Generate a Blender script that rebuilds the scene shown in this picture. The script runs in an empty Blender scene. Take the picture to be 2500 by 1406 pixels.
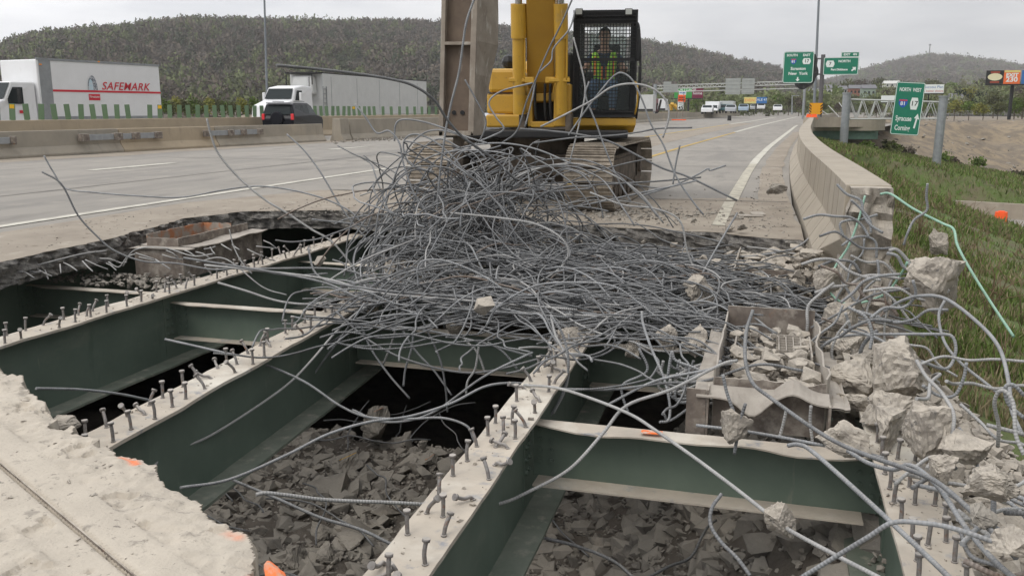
import bpy, bmesh, math, random
import numpy as np
from mathutils import Vector, Matrix, noise

# ------------------------------------------------------------------ camera, sky, sun, exposure
S = bpy.context.scene
COL = S.collection
F, CU, CV = 2165.0, 1250.0, 703.0          # lens in photo pixels
PT, YW, H = math.radians(11.36), math.radians(16.16), 1.5
cd = bpy.data.cameras.new('camera'); cam = bpy.data.objects.new('camera', cd); COL.objects.link(cam)
cam.location = (0, 0, H); cam.rotation_euler = (math.radians(90) - PT, 0, YW)
cd.sensor_width = 36; cd.lens = 36 * F / 2500; cd.clip_start = .05; cd.clip_end = 9000
S.camera = cam
S.view_settings.view_transform = 'Standard'; S.view_settings.look = 'None'
S.view_settings.exposure = 0.28; S.view_settings.gamma = 1
S.cycles.max_bounces = 6; S.cycles.volume_bounces = 1
SUN_EL, SUN_AZ = 55, 200                    # behind the camera to the left, hidden by cloud
w = bpy.data.worlds.new('World'); S.world = w; w.use_nodes = True
nt = w.node_tree; nt.nodes.clear(); N = nt.nodes.new; L = nt.links.new
out = N('ShaderNodeOutputWorld'); bg = N('ShaderNodeBackground'); L(bg.outputs[0], out.inputs[0])
bg.inputs[1].default_value = 0.1
sky = N('ShaderNodeTexSky'); sky.sky_type = 'NISHITA'; sky.sun_disc = False
sky.sun_elevation = math.radians(SUN_EL); sky.sun_rotation = math.radians(SUN_AZ)
tc = N('ShaderNodeTexCoord'); sp = N('ShaderNodeSeparateXYZ'); L(tc.outputs['Generated'], sp.inputs[0])
mp = N('ShaderNodeMapping'); mp.inputs['Scale'].default_value = (1.2, 1.2, 5.5); L(tc.outputs['Generated'], mp.inputs[0])
nz = N('ShaderNodeTexNoise'); nz.inputs['Scale'].default_value = 2.1; nz.inputs['Detail'].default_value = 5; nz.inputs['Roughness'].default_value = .55
L(mp.outputs[0], nz.inputs[0])
cr = N('ShaderNodeValToRGB'); cr.color_ramp.elements[0].position = .38; cr.color_ramp.elements[1].position = .68
cr.color_ramp.elements[0].color = (5.0, 5.1, 5.4, 1); cr.color_ramp.elements[1].color = (8.7, 8.6, 8.55, 1)
L(nz.outputs[0], cr.inputs[0])
# thinner, brighter cloud on the left of the view
dirn = N('ShaderNodeMath'); dirn.operation = 'MULTIPLY_ADD'; dirn.inputs[1].default_value = -.55; dirn.inputs[2].default_value = .90
L(sp.outputs[0], dirn.inputs[0])
el = N('ShaderNodeMath'); el.operation = 'MULTIPLY_ADD'; el.inputs[1].default_value = 1.25; el.inputs[2].default_value = 1.0; el.use_clamp = False
ab = N('ShaderNodeMath'); ab.operation = 'MAXIMUM'; ab.inputs[1].default_value = 0; L(sp.outputs[2], ab.inputs[0]); L(ab.outputs[0], el.inputs[0])
mm = N('ShaderNodeMath'); mm.operation = 'MULTIPLY'; L(dirn.outputs[0], mm.inputs[0]); L(el.outputs[0], mm.inputs[1])
vm = N('ShaderNodeVectorMath'); vm.operation = 'SCALE'; L(cr.outputs[0], vm.inputs[0]); L(mm.outputs[0], vm.inputs['Scale'])
mx = N('ShaderNodeMix'); mx.data_type = 'RGBA'; mx.inputs[0].default_value = .93
L(sky.outputs[0], mx.inputs[6]); L(vm.outputs[0], mx.inputs[7]); L(mx.outputs[2], bg.inputs[0])
sl = bpy.data.lights.new('sun', 'SUN'); sl.energy = .8; sl.angle = math.radians(25); sl.color = (1, .93, .84)
so = bpy.data.objects.new('sun', sl); COL.objects.link(so); so.rotation_euler = (math.radians(90 - SUN_EL), 0, math.radians(180 - SUN_AZ) + math.pi)
so.rotation_euler = (math.radians(38), 0, math.radians(-25))

# ------------------------------------------------------------------ pixel helpers (photo pixel -> world point at a chosen depth)
def ray(u, v):
    x = (u - CU) / F; y = -(v - CV) / F
    f = math.cos(PT) + y * math.sin(PT); up = -math.sin(PT) + y * math.cos(PT)
    return (x * math.cos(YW) - f * math.sin(YW), x * math.sin(YW) + f * math.cos(YW), up)
def at(u, v, z=None, y=None, x=None, d=None):
    a, b, c = ray(u, v)
    if z is not None: t = (z - H) / c
    elif y is not None: t = y / b
    elif x is not None: t = x / a
    else: t = d / math.hypot(a, b)
    return Vector((a * t, b * t, H + c * t))
SX = [-20, 15, 22, 28, 38, 72, 84, 130, 196, 300]
SY = [0, 0, .06, .16, .48, 1.95, 2.45, 4.9, 8.5, 15]
def sh(Y): return float(np.interp(Y, SX, SY))

# ------------------------------------------------------------------ object helpers
def tag(o, label=None, cat=None, group=None, kind=None):
    if label: o['label'] = label
    if cat: o['category'] = cat
    if group: o['group'] = group
    if kind: o['kind'] = kind
    return o
def thing(name, label, cat, loc=(0, 0, 0), rz=0, group=None):
    o = bpy.data.objects.new(name, None); COL.objects.link(o); o.empty_display_size = .1
    o.location = loc; o.rotation_euler = (0, 0, rz)
    return tag(o, label, cat, group)
class MB:
    def __init__(s): s.v = []; s.f = []; s.m = []
    def add(s, vs, fs, mi=0):
        b = len(s.v); s.v.extend(tuple(q) for q in vs)
        s.f.extend(tuple(b + i for i in f) for f in fs); s.m.extend([mi] * len(fs)); return s
    def box(s, c, d, rz=0, rx=0, ry=0, mi=0, taper=(1, 1)):
        R = Matrix.Rotation(rz, 3, 'Z') @ Matrix.Rotation(ry, 3, 'Y') @ Matrix.Rotation(rx, 3, 'X'); c = Vector(c); vs = []
        for k in (-1, 1):
            tx, ty = taper if k > 0 else (1, 1)
            for i, j in ((-1, -1), (1, -1), (1, 1), (-1, 1)):
                vs.append(c + R @ Vector((i * d[0] / 2 * tx, j * d[1] / 2 * ty, k * d[2] / 2)))
        return s.add(vs, [(3, 2, 1, 0), (4, 5, 6, 7), (0, 1, 5, 4), (1, 2, 6, 5), (2, 3, 7, 6), (3, 0, 4, 7)], mi)
    def cyl(s, a, b, r, r2=None, n=12, mi=0):
        a = Vector(a); b = Vector(b); r2 = r if r2 is None else r2; q = (b - a).to_track_quat('Z', 'Y'); vs = []
        for p, rr in ((a, r), (b, r2)):
            for i in range(n):
                t = 2 * math.pi * i / n; vs.append(p + q @ Vector((math.cos(t) * rr, math.sin(t) * rr, 0)))
        fs = [(i, (i + 1) % n, n + (i + 1) % n, n + i) for i in range(n)] + [tuple(range(n - 1, -1, -1)), tuple(range(n, 2 * n))]
        return s.add(vs, fs, mi)
    def prism(s, prof, x0, x1, mi=0, taper=None):
        """profile of (y,z) pushed along x; taper(z)->half width factor"""
        n = len(prof); vs = []
        xc, hw = (x0 + x1) / 2, (x1 - x0) / 2
        for sg in (-1, 1):
            for y, z in prof: vs.append((xc + sg * hw * (taper(z) if taper else 1), y, z))
        fs = [(i, (i + 1) % n, n + (i + 1) % n, n + i) for i in range(n)] + [tuple(range(n - 1, -1, -1)), tuple(range(n, 2 * n))]
        return s.add(vs, fs, mi)
    def build(s, name, mats, parent=None, smooth=False, bevel=0):
        me = bpy.data.meshes.new(name); me.from_pydata(s.v, [], s.f)
        mats = mats if isinstance(mats, (list, tuple)) else [mats]
        for m in mats: me.materials.append(m)
        if len(mats) > 1: me.polygons.foreach_set('material_index', s.m)
        if smooth: me.shade_smooth() if hasattr(me, 'shade_smooth') else me.polygons.foreach_set('use_smooth', [True] * len(me.polygons))
        bm = bmesh.new(); bm.from_mesh(me)
        if len(me.polygons) < 20000: bmesh.ops.recalc_face_normals(bm, faces=bm.faces)
        bm.to_mesh(me); bm.free()
        o = bpy.data.objects.new(name, me); COL.objects.link(o)
        if parent is not None: o.parent = parent
        if bevel:
            b = o.modifiers.new('bevel', 'BEVEL'); b.width = bevel; b.segments = 2; b.limit_method = 'ANGLE'
        return o
def spline(pts, n=8):
    pts = [Vector(p) for p in pts]
    if len(pts) < 3: return pts
    P = [2 * pts[0] - pts[1]] + pts + [2 * pts[-1] - pts[-2]]; o = []
    for i in range(1, len(P) - 2):
        a, b, c, d = P[i - 1:i + 3]
        for k in range(n):
            t = k / n; o.append(.5 * ((2 * b) + (c - a) * t + (2 * a - 5 * b + 4 * c - d) * t * t + (3 * b - a - 3 * c + d) * t ** 3))
    return o + [pts[-1]]
def tube_data(path, r, n=7):
    """returns verts, faces, and uv along the length in metres"""
    m = len(path); vs = np.zeros((m * n, 3)); U = np.zeros(m)
    P = np.array([tuple(p) for p in path]); T = np.gradient(P, axis=0); T /= np.linalg.norm(T, axis=1)[:, None] + 1e-9
    nr = np.cross(T[0], (0, 0, 1)); nr = nr if np.linalg.norm(nr) > .1 else np.cross(T[0], (1, 0, 0)); nr /= np.linalg.norm(nr)
    L = 0
    for i in range(m):
        if i: L += np.linalg.norm(P[i] - P[i - 1])
        U[i] = L; nr = nr - T[i] * np.dot(nr, T[i]); nr /= np.linalg.norm(nr) + 1e-9; bi = np.cross(T[i], nr)
        for k in range(n):
            a = 2 * math.pi * k / n; vs[i * n + k] = P[i] + r * (math.cos(a) * nr + math.sin(a) * bi)
    fs = [(i * n + k, i * n + (k + 1) % n, (i + 1) * n + (k + 1) % n, (i + 1) * n + k) for i in range(m - 1) for k in range(n)]
    fs += [tuple(range(n - 1, -1, -1)), tuple(range((m - 1) * n, m * n))]
    return vs, fs, np.repeat(U, n)
def tubes(name, paths, r, mat, parent=None, n=7):
    V, Fc, UU, b = [], [], [], 0
    for i, p in enumerate(paths):
        vs, fs, u = tube_data(p, r[i] if isinstance(r, (list, tuple)) else r, n)
        V.append(vs); Fc += [tuple(b + q for q in f) for f in fs]; UU.append(u); b += len(vs)
    V = np.vstack(V); UU = np.concatenate(UU)
    me = bpy.data.meshes.new(name); me.from_pydata(V.tolist(), [], Fc); me.materials.append(mat)
    me.polygons.foreach_set('use_smooth', [len(f) == 4 for f in Fc])
    at_ = me.attributes.new('run', 'FLOAT', 'POINT'); at_.data.foreach_set('value', UU)
    o = bpy.data.objects.new(name, me); COL.objects.link(o)
    if parent is not None: o.parent = parent
    return o

# ------------------------------------------------------------------ materials
def srgb(r, g, b):
    f = lambda c: (c / 255 / 12.92) if c / 255 <= .04045 else ((c / 255 + .055) / 1.055) ** 2.4
    return (f(r), f(g), f(b), 1)
MATS = {}
def mat(name, base, dark=None, scale=4, lo=.35, hi=.7, rough=.85, bump=.0, bscale=20, bdist=.01, metal=0, layers=(), top=None, attr=None,
        coord='Object', stretch=None, spec=.3, emit=None, detail=6, alpha=1, trans=0):
    """base/dark mixed by noise; layers = [(colour, scale, lo, hi, stretch)] noise patches; top = (colour, lo, hi) dust lying on faces that look up"""
    m = bpy.data.materials.new(name); m.use_nodes = True; nt = m.node_tree; N = nt.nodes.new; L = nt.links.new
    bs = nt.nodes['Principled BSDF']; tc = N('ShaderNodeTexCoord'); src = tc.outputs[coord]
    if coord == 'World': pass
    def noise_(sc, st=None, det=detail, off=0):
        s_ = src
        if st or off:
            mp = N('ShaderNodeMapping'); mp.inputs['Scale'].default_value = st or (1, 1, 1); mp.inputs['Location'].default_value = (off, off * .7, off * .3); L(src, mp.inputs[0]); s_ = mp.outputs[0]
        n_ = N('ShaderNodeTexNoise'); n_.inputs['Scale'].default_value = sc; n_.inputs['Detail'].default_value = det; n_.inputs['Roughness'].default_value = .62
        L(s_, n_.inputs[0]); return n_.outputs[0]
    def ramp(x, lo, hi):
        r_ = N('ShaderNodeMapRange'); r_.inputs['From Min'].default_value = lo; r_.inputs['From Max'].default_value = hi; L(x, r_.inputs[0]); return r_.outputs[0]
    def mix(f, a, b):
        x = N('ShaderNodeMix'); x.data_type = 'RGBA'; L(f, x.inputs[0])
        for sock, val in ((6, a), (7, b)):
            if isinstance(val, tuple): x.inputs[sock].default_value = val
            else: L(val, x.inputs[sock])
        return x.outputs[2]
    c = base
    if dark: c = mix(ramp(noise_(scale, stretch), lo, hi), dark, base)
    for i, ly in enumerate(layers):
        c = mix(ramp(noise_(ly[1], ly[4] if len(ly) > 4 else None, off=7.3 * (i + 1)), ly[2], ly[3]), c, ly[0])
    if attr:
        an = N('ShaderNodeAttribute'); an.attribute_name = attr[0]
        if attr[1] is None: c = an.outputs['Color']
        elif attr[1] == 'MIX': c = mix(an.outputs['Fac'], c, mix(ramp(noise_(.055, off=31), .42, .58), mix(ramp(noise_(.9, off=3), .42, .58), (.13, .112, .093, 1), (.22, .185, .14, 1)), mix(ramp(noise_(.7, off=9), .42, .58), (.28, .225, .155, 1), (.18, .15, .115, 1))))
        else: c = mix(an.outputs['Fac'], c, attr[1])
    if top:
        g = N('ShaderNodeNewGeometry'); s3 = N('ShaderNodeSeparateXYZ'); L(g.outputs['Normal'], s3.inputs[0])
        f1 = ramp(s3.outputs[2], top[1], top[2]); f2 = ramp(noise_(top[3] if len(top) > 3 else 12, off=3), .28, .55)
        mu = N('ShaderNodeMath'); mu.operation = 'MULTIPLY'; L(f1, mu.inputs[0]); L(f2, mu.inputs[1]); c = mix(mu.outputs[0], c, top[0])
    if isinstance(c, tuple): bs.inputs['Base Color'].default_value = c
    else: L(c, bs.inputs['Base Color'])
    bs.inputs['Roughness'].default_value = rough; bs.inputs['Metallic'].default_value = metal; bs.inputs['Specular IOR Level'].default_value = spec
    if bump:
        b = N('ShaderNodeBump'); b.inputs['Strength'].default_value = bump; b.inputs['Distance'].default_value = bdist; L(noise_(bscale), b.inputs['Height']); L(b.outputs[0], bs.inputs['Normal'])
    if emit: bs.inputs['Emission Color'].default_value = emit[0]; bs.inputs['Emission Strength'].default_value = emit[1]
    if trans: bs.inputs['Transmission Weight'].default_value = trans
    bs.inputs['Alpha'].default_value = alpha
    MATS[name] = m; return m
G = lambda v, t=0: (v * (1 + t), v, v * (1 - t), 1)
CONC = (.36, .335, .29, 1)
M_road = mat('road_concrete', (.305, .283, .25, 1), (.245, .23, .205, 1), .35, .3, .7, .9, .25, 60, .004,
             layers=[((.18, .168, .152, 1), 2.2, .54, .76, (1, .25, 1)), ((.21, .198, .18, 1), .25, .5, .7, (3, .3, 1)), ((.37, .34, .29, 1), .8, .58, .8), ((.16, .14, .12, 1), 9, .67, .75)])
M_dirtroad = mat('dusty_shoulder', (.33, .29, .235, 1), (.25, .215, .175, 1), 1.1, .35, .65, .95, .5, 30, .01,
                 layers=[((.15, .115, .085, 1), 5, .6, .7), ((.42, .38, .32, 1), 2, .6, .75)])
M_white = mat('white_line_paint', (.55, .53, .46, 1), (.36, .34, .29, 1), 3, .3, .55, .8, .2, 40, .002)
M_white2 = mat('worn_white_paint', (.50, .47, .38, 1), (.33, .305, .25, 1), 5, .38, .6, .8, .2, 40, .002)
M_yellow = mat('yellow_line_paint', (.50, .33, .07, 1), (.36, .28, .14, 1), 3, .3, .6, .8)
M_formj = mat('form_joint_line', (.25, .222, .18, 1), (.33, .295, .245, 1), 3)
M_seam = mat('joint_seam', (.12, .11, .10, 1), (.2, .19, .17, 1), 3)
M_slab = mat('dusty_slab', (.54, .485, .405, 1), (.44, .395, .33, 1), 3.2, .3, .7, .95, .9, 60, .008,
             layers=[((.30, .27, .23, 1), 9, .60, .68), ((.20, .18, .155, 1), 30, .62, .70), ((.55, .50, .42, 1), 1.3, .55, .75)], attr=('paint', (.85, .20, .06, 1)))
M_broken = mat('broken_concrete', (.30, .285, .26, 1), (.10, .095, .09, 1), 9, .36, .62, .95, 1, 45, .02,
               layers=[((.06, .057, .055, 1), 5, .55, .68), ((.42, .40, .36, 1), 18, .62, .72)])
M_rock = mat('concrete_chunk', (.37, .335, .285, 1), (.215, .195, .17, 1), 7, .32, .66, .95, .9, 38, .012,
             layers=[((.15, .145, .14, 1), 22, .6, .68), ((.50, .46, .40, 1), 45, .6, .67), ((.30, .27, .235, 1), 2.5, .5, .65)], top=((.46, .415, .35, 1), .2, .9))
M_rockd = mat('dusty_brown_rubble', (.27, .25, .22, 1), (.155, .145, .13, 1), 3, .32, .66, .98, .9, 30, .015,
              layers=[((.36, .32, .27, 1), 3, .55, .7), ((.12, .11, .10, 1), 1.4, .56, .68)], top=((.31, .285, .245, 1), .1, .8, 3))
M_dirt = mat('rubble_dirt', (.17, .148, .125, 1), (.095, .083, .07, 1), 2.5, .35, .65, 1, 1, 22, .03)
M_para = mat('parapet_concrete', (.40, .355, .285, 1), (.33, .29, .235, 1), 1.6, .3, .7, .85, .25, 60, .004,
             layers=[((.27, .245, .205, 1), 7, .58, .75, (1, .6, .15)), ((.47, .425, .35, 1), 2, .6, .8)])
M_barr = mat('barrier_concrete', (.36, .32, .26, 1), (.28, .255, .21, 1), 1.2, .3, .7, .85, .2, 30, .01,
             layers=[((.24, .215, .18, 1), 3, .55, .78, (1, 1, .2)), ((.44, .37, .27, 1), .35, .55, .8)])
M_green = mat('green_girder_paint', (.132, .172, .138, 1), (.098, .132, .106, 1), 2.4, .3, .7, .5, .12, 25, .004, spec=.4,
              layers=[((.19, .21, .17, 1), 1.7, .55, .9, (1, 1, 3)), ((.27, .27, .22, 1), 6, .66, .85, (2, 2, .3)), ((.06, .09, .07, 1), 3, .60, .8, (1, 1, .3)), ((.20, .13, .08, 1), 9, .72, .8, (2, 2, .5))])
M_flange = mat('dusty_flange', (.49, .435, .36, 1), (.39, .35, .295, 1), 3.5, .3, .62, .85, .5, 28, .006,
               layers=[((.27, .27, .275, 1), 7, .58, .68), ((.27, .15, .10, 1), 14, .72, .79), ((.60, .565, .49, 1), 1.6, .52, .68)])
M_flangelo = mat('dusty_bottom_flange', (.185, .20, .165, 1), (.11, .135, .105, 1), 4, .3, .65, .85, .3, 30, .005,
                 layers=[((.28, .27, .225, 1), 8, .55, .72)])
M_stud = mat('stud_steel', (.25, .245, .24, 1), (.17, .155, .145, 1), 40, .35, .65, .65, .4, 80, .003,
             layers=[((.20, .095, .05, 1), 18, .58, .7)], top=((.42, .39, .35, 1), .4, .95), metal=.2)
M_rust = mat('rusted_steel', (.225, .19, .16, 1), (.12, .10, .087, 1), 6, .35, .62, .85, .5, 30, .006,
             layers=[((.26, .14, .085, 1), 5, .64, .72), ((.36, .325, .28, 1), 7, .48, .66)], top=((.46, .42, .36, 1), .5, .95))
M_rustor = mat('rusted_orange_steel', (.44, .19, .095, 1), (.36, .31, .26, 1), 6, .42, .56, .9, .5, 30, .006)
M_dusty = mat('dusty_steel_plate', (.42, .385, .335, 1), (.30, .27, .235, 1), 7, .3, .65, .9, .5, 25, .006,
              layers=[((.22, .14, .10, 1), 10, .66, .75), ((.20, .20, .205, 1), 6, .66, .78)])
def rebar_mat(name, a, b, tone=(.42, .40, .37, 1)):
    m = bpy.data.materials.new(name); m.use_nodes = True; nt = m.node_tree; N = nt.nodes.new; L = nt.links.new
    bs = nt.nodes['Principled BSDF']; tc = N('ShaderNodeTexCoord')
    an = N('ShaderNodeAttribute'); an.attribute_name = 'run'
    s = N('ShaderNodeMath'); s.operation = 'MULTIPLY'; s.inputs[1].default_value = 2 * math.pi / .017; L(an.outputs['Fac'], s.inputs[0])
    sn = N('ShaderNodeMath'); sn.operation = 'SINE'; L(s.outputs[0], sn.inputs[0])
    n1 = N('ShaderNodeTexNoise'); n1.inputs['Scale'].default_value = 9; n1.inputs['Detail'].default_value = 6; L(tc.outputs['Object'], n1.inputs[0])
    r1 = N('ShaderNodeMapRange'); r1.inputs[1].default_value = .35; r1.inputs[2].default_value = .65; L(n1.outputs[0], r1.inputs[0])
    x1 = N('ShaderNodeMix'); x1.data_type = 'RGBA'; x1.inputs[6].default_value = a; x1.inputs[7].default_value = b; L(r1.outputs[0], x1.inputs[0])
    g = N('ShaderNodeNewGeometry'); s3 = N('ShaderNodeSeparateXYZ'); L(g.outputs['Normal'], s3.inputs[0])
    n2 = N('ShaderNodeTexNoise'); n2.inputs['Scale'].default_value = 60; L(tc.outputs['Object'], n2.inputs[0])
    r2 = N('ShaderNodeMapRange'); r2.inputs[1].default_value = .4; r2.inputs[2].default_value = .6; L(n2.outputs[0], r2.inputs[0])
    r3 = N('ShaderNodeMapRange'); r3.inputs[1].default_value = .2; r3.inputs[2].default_value = 1.0; L(s3.outputs[2], r3.inputs[0])
    mu = N('ShaderNodeMath'); mu.operation = 'MULTIPLY'; L(r2.outputs[0], mu.inputs[0]); L(r3.outputs[0], mu.inputs[1])
    mu2 = N('ShaderNodeMath'); mu2.operation = 'MULTIPLY'; mu2.inputs[1].default_value = .55; L(mu.outputs[0], mu2.inputs[0])
    x2 = N('ShaderNodeMix'); x2.data_type = 'RGBA'; x2.inputs[7].default_value = tone; L(mu2.outputs[0], x2.inputs[0]); L(x1.outputs[2], x2.inputs[6])
    r4 = N('ShaderNodeMapRange'); r4.inputs[1].default_value = .1; r4.inputs[2].default_value = .9; r4.inputs[3].default_value = 0; r4.inputs[4].default_value = .13; L(sn.outputs[0], r4.inputs[0])
    x3 = N('ShaderNodeMix'); x3.data_type = 'RGBA'; x3.inputs[7].default_value = (.06, .062, .065, 1); L(r4.outputs[0], x3.inputs[0]); L(x2.outputs[2], x3.inputs[6])
    L(x3.outputs[2], bs.inputs['Base Color']); bs.inputs['Roughness'].default_value = .7; bs.inputs['Metallic'].default_value = .15
    bp = N('ShaderNodeBump'); bp.inputs['Strength'].default_value = .7; bp.inputs['Distance'].default_value = .0016; bp.invert = True; L(sn.outputs[0], bp.inputs['Height']); L(bp.outputs[0], bs.inputs['Normal'])
    return m
M_reb = [rebar_mat('grey_rebar_steel', (.31, .322, .332, 1), (.21, .217, .224, 1)),
         rebar_mat('pale_rebar_steel', (.42, .42, .41, 1), (.31, .31, .305, 1)),
         rebar_mat('dark_rebar_steel', (.20, .206, .212, 1), (.135, .139, .143, 1), (.33, .32, .30, 1)),
         rebar_mat('rust_stained_rebar_steel', (.23, .20, .18, 1), (.16, .115, .085, 1), (.38, .34, .30, 1))]
M_rebgreen = rebar_mat('green_coated_rebar', (.33, .56, .43, 1), (.25, .42, .33, 1), (.52, .58, .5, 1))
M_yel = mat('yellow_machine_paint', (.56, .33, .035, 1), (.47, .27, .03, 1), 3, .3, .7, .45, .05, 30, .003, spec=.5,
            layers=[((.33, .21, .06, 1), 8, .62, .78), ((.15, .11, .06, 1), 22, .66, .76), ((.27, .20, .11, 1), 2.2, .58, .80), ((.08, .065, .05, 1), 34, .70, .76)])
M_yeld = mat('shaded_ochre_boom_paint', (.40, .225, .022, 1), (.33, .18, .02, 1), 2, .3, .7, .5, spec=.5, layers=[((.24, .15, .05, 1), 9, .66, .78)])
M_blk = mat('black_steel', (.018, .019, .021, 1), (.03, .03, .03, 1), 6, rough=.5)
M_rub = mat('black_rubber', (.02, .02, .02, 1), (.035, .034, .032, 1), 8, rough=.9)
M_track = mat('worn_track_steel', (.36, .315, .255, 1), (.21, .18, .145, 1), 9, .35, .62, .7, .4, 30, .006, metal=.25,
              layers=[((.30, .27, .23, 1), 14, .58, .7)])
M_grimy = mat('grimy_undercarriage', (.17, .14, .11, 1), (.07, .058, .047, 1), 5, rough=.9, bump=.5)
M_chrome = mat('polished_rod', (.45, .45, .45, 1), rough=.25, metal=.9)
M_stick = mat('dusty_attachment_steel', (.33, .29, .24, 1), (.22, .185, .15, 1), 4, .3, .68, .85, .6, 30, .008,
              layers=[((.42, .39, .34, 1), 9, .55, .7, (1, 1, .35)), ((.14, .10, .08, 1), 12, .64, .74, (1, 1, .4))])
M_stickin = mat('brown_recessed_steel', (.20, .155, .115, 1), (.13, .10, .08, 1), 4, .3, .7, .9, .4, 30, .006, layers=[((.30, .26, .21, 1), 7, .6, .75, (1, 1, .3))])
M_glass = mat('dark_vehicle_glass', (.025, .032, .034, 1), rough=.2, spec=.1)
M_glassc = mat('clear_cab_glass', (.72, .92, .88, 1), rough=.02, alpha=.07, spec=.3)
M_vest = mat('lime_vest', (.40, .80, .06, 1), (.34, .70, .05, 1), 9, rough=.8)
M_vesto = mat('orange_vest_trim', (.9, .22, .06, 1), rough=.8)
M_jean = mat('blue_denim', (.16, .25, .38, 1), (.12, .19, .3, 1), 12, rough=.9)
M_shirt = mat('dark_blue_shirt', (.045, .06, .10, 1), rough=.9)
M_skin = mat('skin', (.42, .26, .19, 1), rough=.6)
M_hair = mat('dark_hair', (.03, .022, .018, 1), rough=.8)
M_signg = mat('green_sign_sheeting', (.004, .19, .11, 1), (.004, .17, .10, 1), 2, rough=.45, spec=.5)
M_signw = mat('white_sign_legend', (.75, .80, .77, 1), rough=.5)
M_signk = mat('black_sign_legend', (.02, .02, .02, 1), rough=.6)
M_signb = mat('blue_shield', (.02, .10, .42, 1), rough=.5)
M_signr = mat('red_shield', (.55, .06, .05, 1), rough=.5)
M_signo = mat('orange_sign_sheeting', (.95, .13, .03, 1), rough=.5)
M_marker = mat('amber_marker_sheeting', (.72, .33, .01, 1), rough=.5)
M_alum = mat('galvanised_steel', (.33, .35, .36, 1), (.26, .275, .285, 1), 3, rough=.5, metal=.35, layers=[((.18, .19, .2, 1), 6, .66, .78)])
M_alum2 = mat('pale_truss_steel', (.45, .46, .44, 1), rough=.6, metal=.2)
M_postb = mat('brown_grey_post', (.12, .115, .12, 1), rough=.7)
M_pole = mat('lamp_pole_steel', (.20, .22, .24, 1), rough=.6)
M_truckw = mat('white_truck_paint', (.78, .79, .80, 1), (.72, .73, .735, 1), 1, rough=.4, spec=.5, layers=[((.62, .62, .60, 1), 2, .62, .8, (1, 1, .3))])
M_trailer = mat('pale_trailer_panel', (.60, .61, .60, 1), (.54, .55, .54, 1), 1.5, rough=.5, layers=[((.38, .38, .37, 1), 3, .63, .74, (2, 2, .15))])
M_red = mat('red_lettering', (.60, .03, .05, 1), rough=.5)
M_amb = mat('amber_lens', (.85, .30, .03, 1), rough=.3)
M_suv = mat('black_car_paint', (.010, .011, .016, 1), rough=.3, spec=.2)
M_lamp = mat('red_tail_lens', (.75, .05, .06, 1), rough=.25)
M_blade = mat('green_glare_blade', (.155, .235, .135, 1), (.12, .19, .11, 1), 2, rough=.6)
M_refl = mat('amber_reflector', (.72, .42, .02, 1), rough=.5)
M_greyrail = mat('grey_rail_bracket', (.36, .38, .39, 1), (.28, .29, .3, 1), 4, rough=.5, metal=.2)
M_grass = mat('embankment_soil', (.115, .16, .05, 1), (.14, .125, .075, 1), .55, .4, .6, 1, .8, 9, .08, layers=[((.17, .15, .09, 1), 2.2, .58, .72), ((.085, .145, .03, 1), .9, .56, .7)],
              attr=('dirt', 'MIX'))
M_dirtslope = None
rnd = random.Random(7)

# ------------------------------------------------------------------ generic shapes
def fbm(x, y, z=0.0, o=4):
    return noise.fractal(Vector((x, y, z)), 1.0, 2.0, o)
def rough_line(pts, step, amp, seed):
    o = []
    for (a, b) in zip(pts[:-1], pts[1:]):
        a = Vector(a); b = Vector(b); n = max(1, int((b - a).length / step))
        for k in range(n):
            p = a.lerp(b, k / n); dx = fbm(p.x * 2.1 + seed, p.y * 2.1) + .5 * noise.noise(Vector((p.x * 11, p.y * 11, seed))); dy = fbm(p.x * 2.1, p.y * 2.1 + seed + 9) + .5 * noise.noise(Vector((p.x * 11, p.y * 11, seed + 5)))
            o.append(Vector((p.x + dx * amp, p.y + dy * amp)))
    return o + [Vector(pts[-1])]
def fill(me_name, outline, z, m):
    bm = bmesh.new(); vs = [bm.verts.new((p[0], p[1], z)) for p in outline]
    es = [bm.edges.new((vs[i], vs[(i + 1) % len(vs)])) for i in range(len(vs))]
    bmesh.ops.triangle_fill(bm, use_beauty=True, use_dissolve=False, edges=es)
    for f in bm.faces:
        if f.normal.z < 0: f.normal_flip()
    me = bpy.data.meshes.new(me_name); bm.to_mesh(me); bm.free(); me.materials.append(m)
    o = bpy.data.objects.new(me_name, me); COL.objects.link(o); return o
def skirt(name, line, z0, z1, rows, amp, m, side, seed=0, parent=None, drift=0.0):
    """rough vertical broken face hanging under an edge line; side=+1/-1 pushes left/right of the line"""
    mb = MB(); n = len(line); V = []
    for j in range(rows + 1):
        t = j / rows
        for i, p in enumerate(line):
            a = line[max(0, i - 1)]; b = line[min(n - 1, i + 1)]; d = Vector((b[0] - a[0], b[1] - a[1])); d.normalize() if d.length else None
            nx, ny = -d.y * side, d.x * side; z = z0 + (z1 - z0) * t
            k = (noise.noise(Vector((p[0] * 7, p[1] * 7, z * 14 + seed))) * .7 + noise.noise(Vector((p[0] * 23, p[1] * 23, z * 30 + seed))) * .45) * amp * (0 if j == 0 else 1) - drift * t
            V.append((p[0] + nx * k, p[1] + ny * k, z + (noise.noise(Vector((p[0] * 9, p[1] * 9, seed + j))) * .02 if 0 < j else 0)))
    fs = [(j * n + i, j * n + i + 1, (j + 1) * n + i + 1, (j + 1) * n + i) for j in range(rows) for i in range(n - 1)]
    mb.add(V, fs); return mb.build(name, m, parent)
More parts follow.
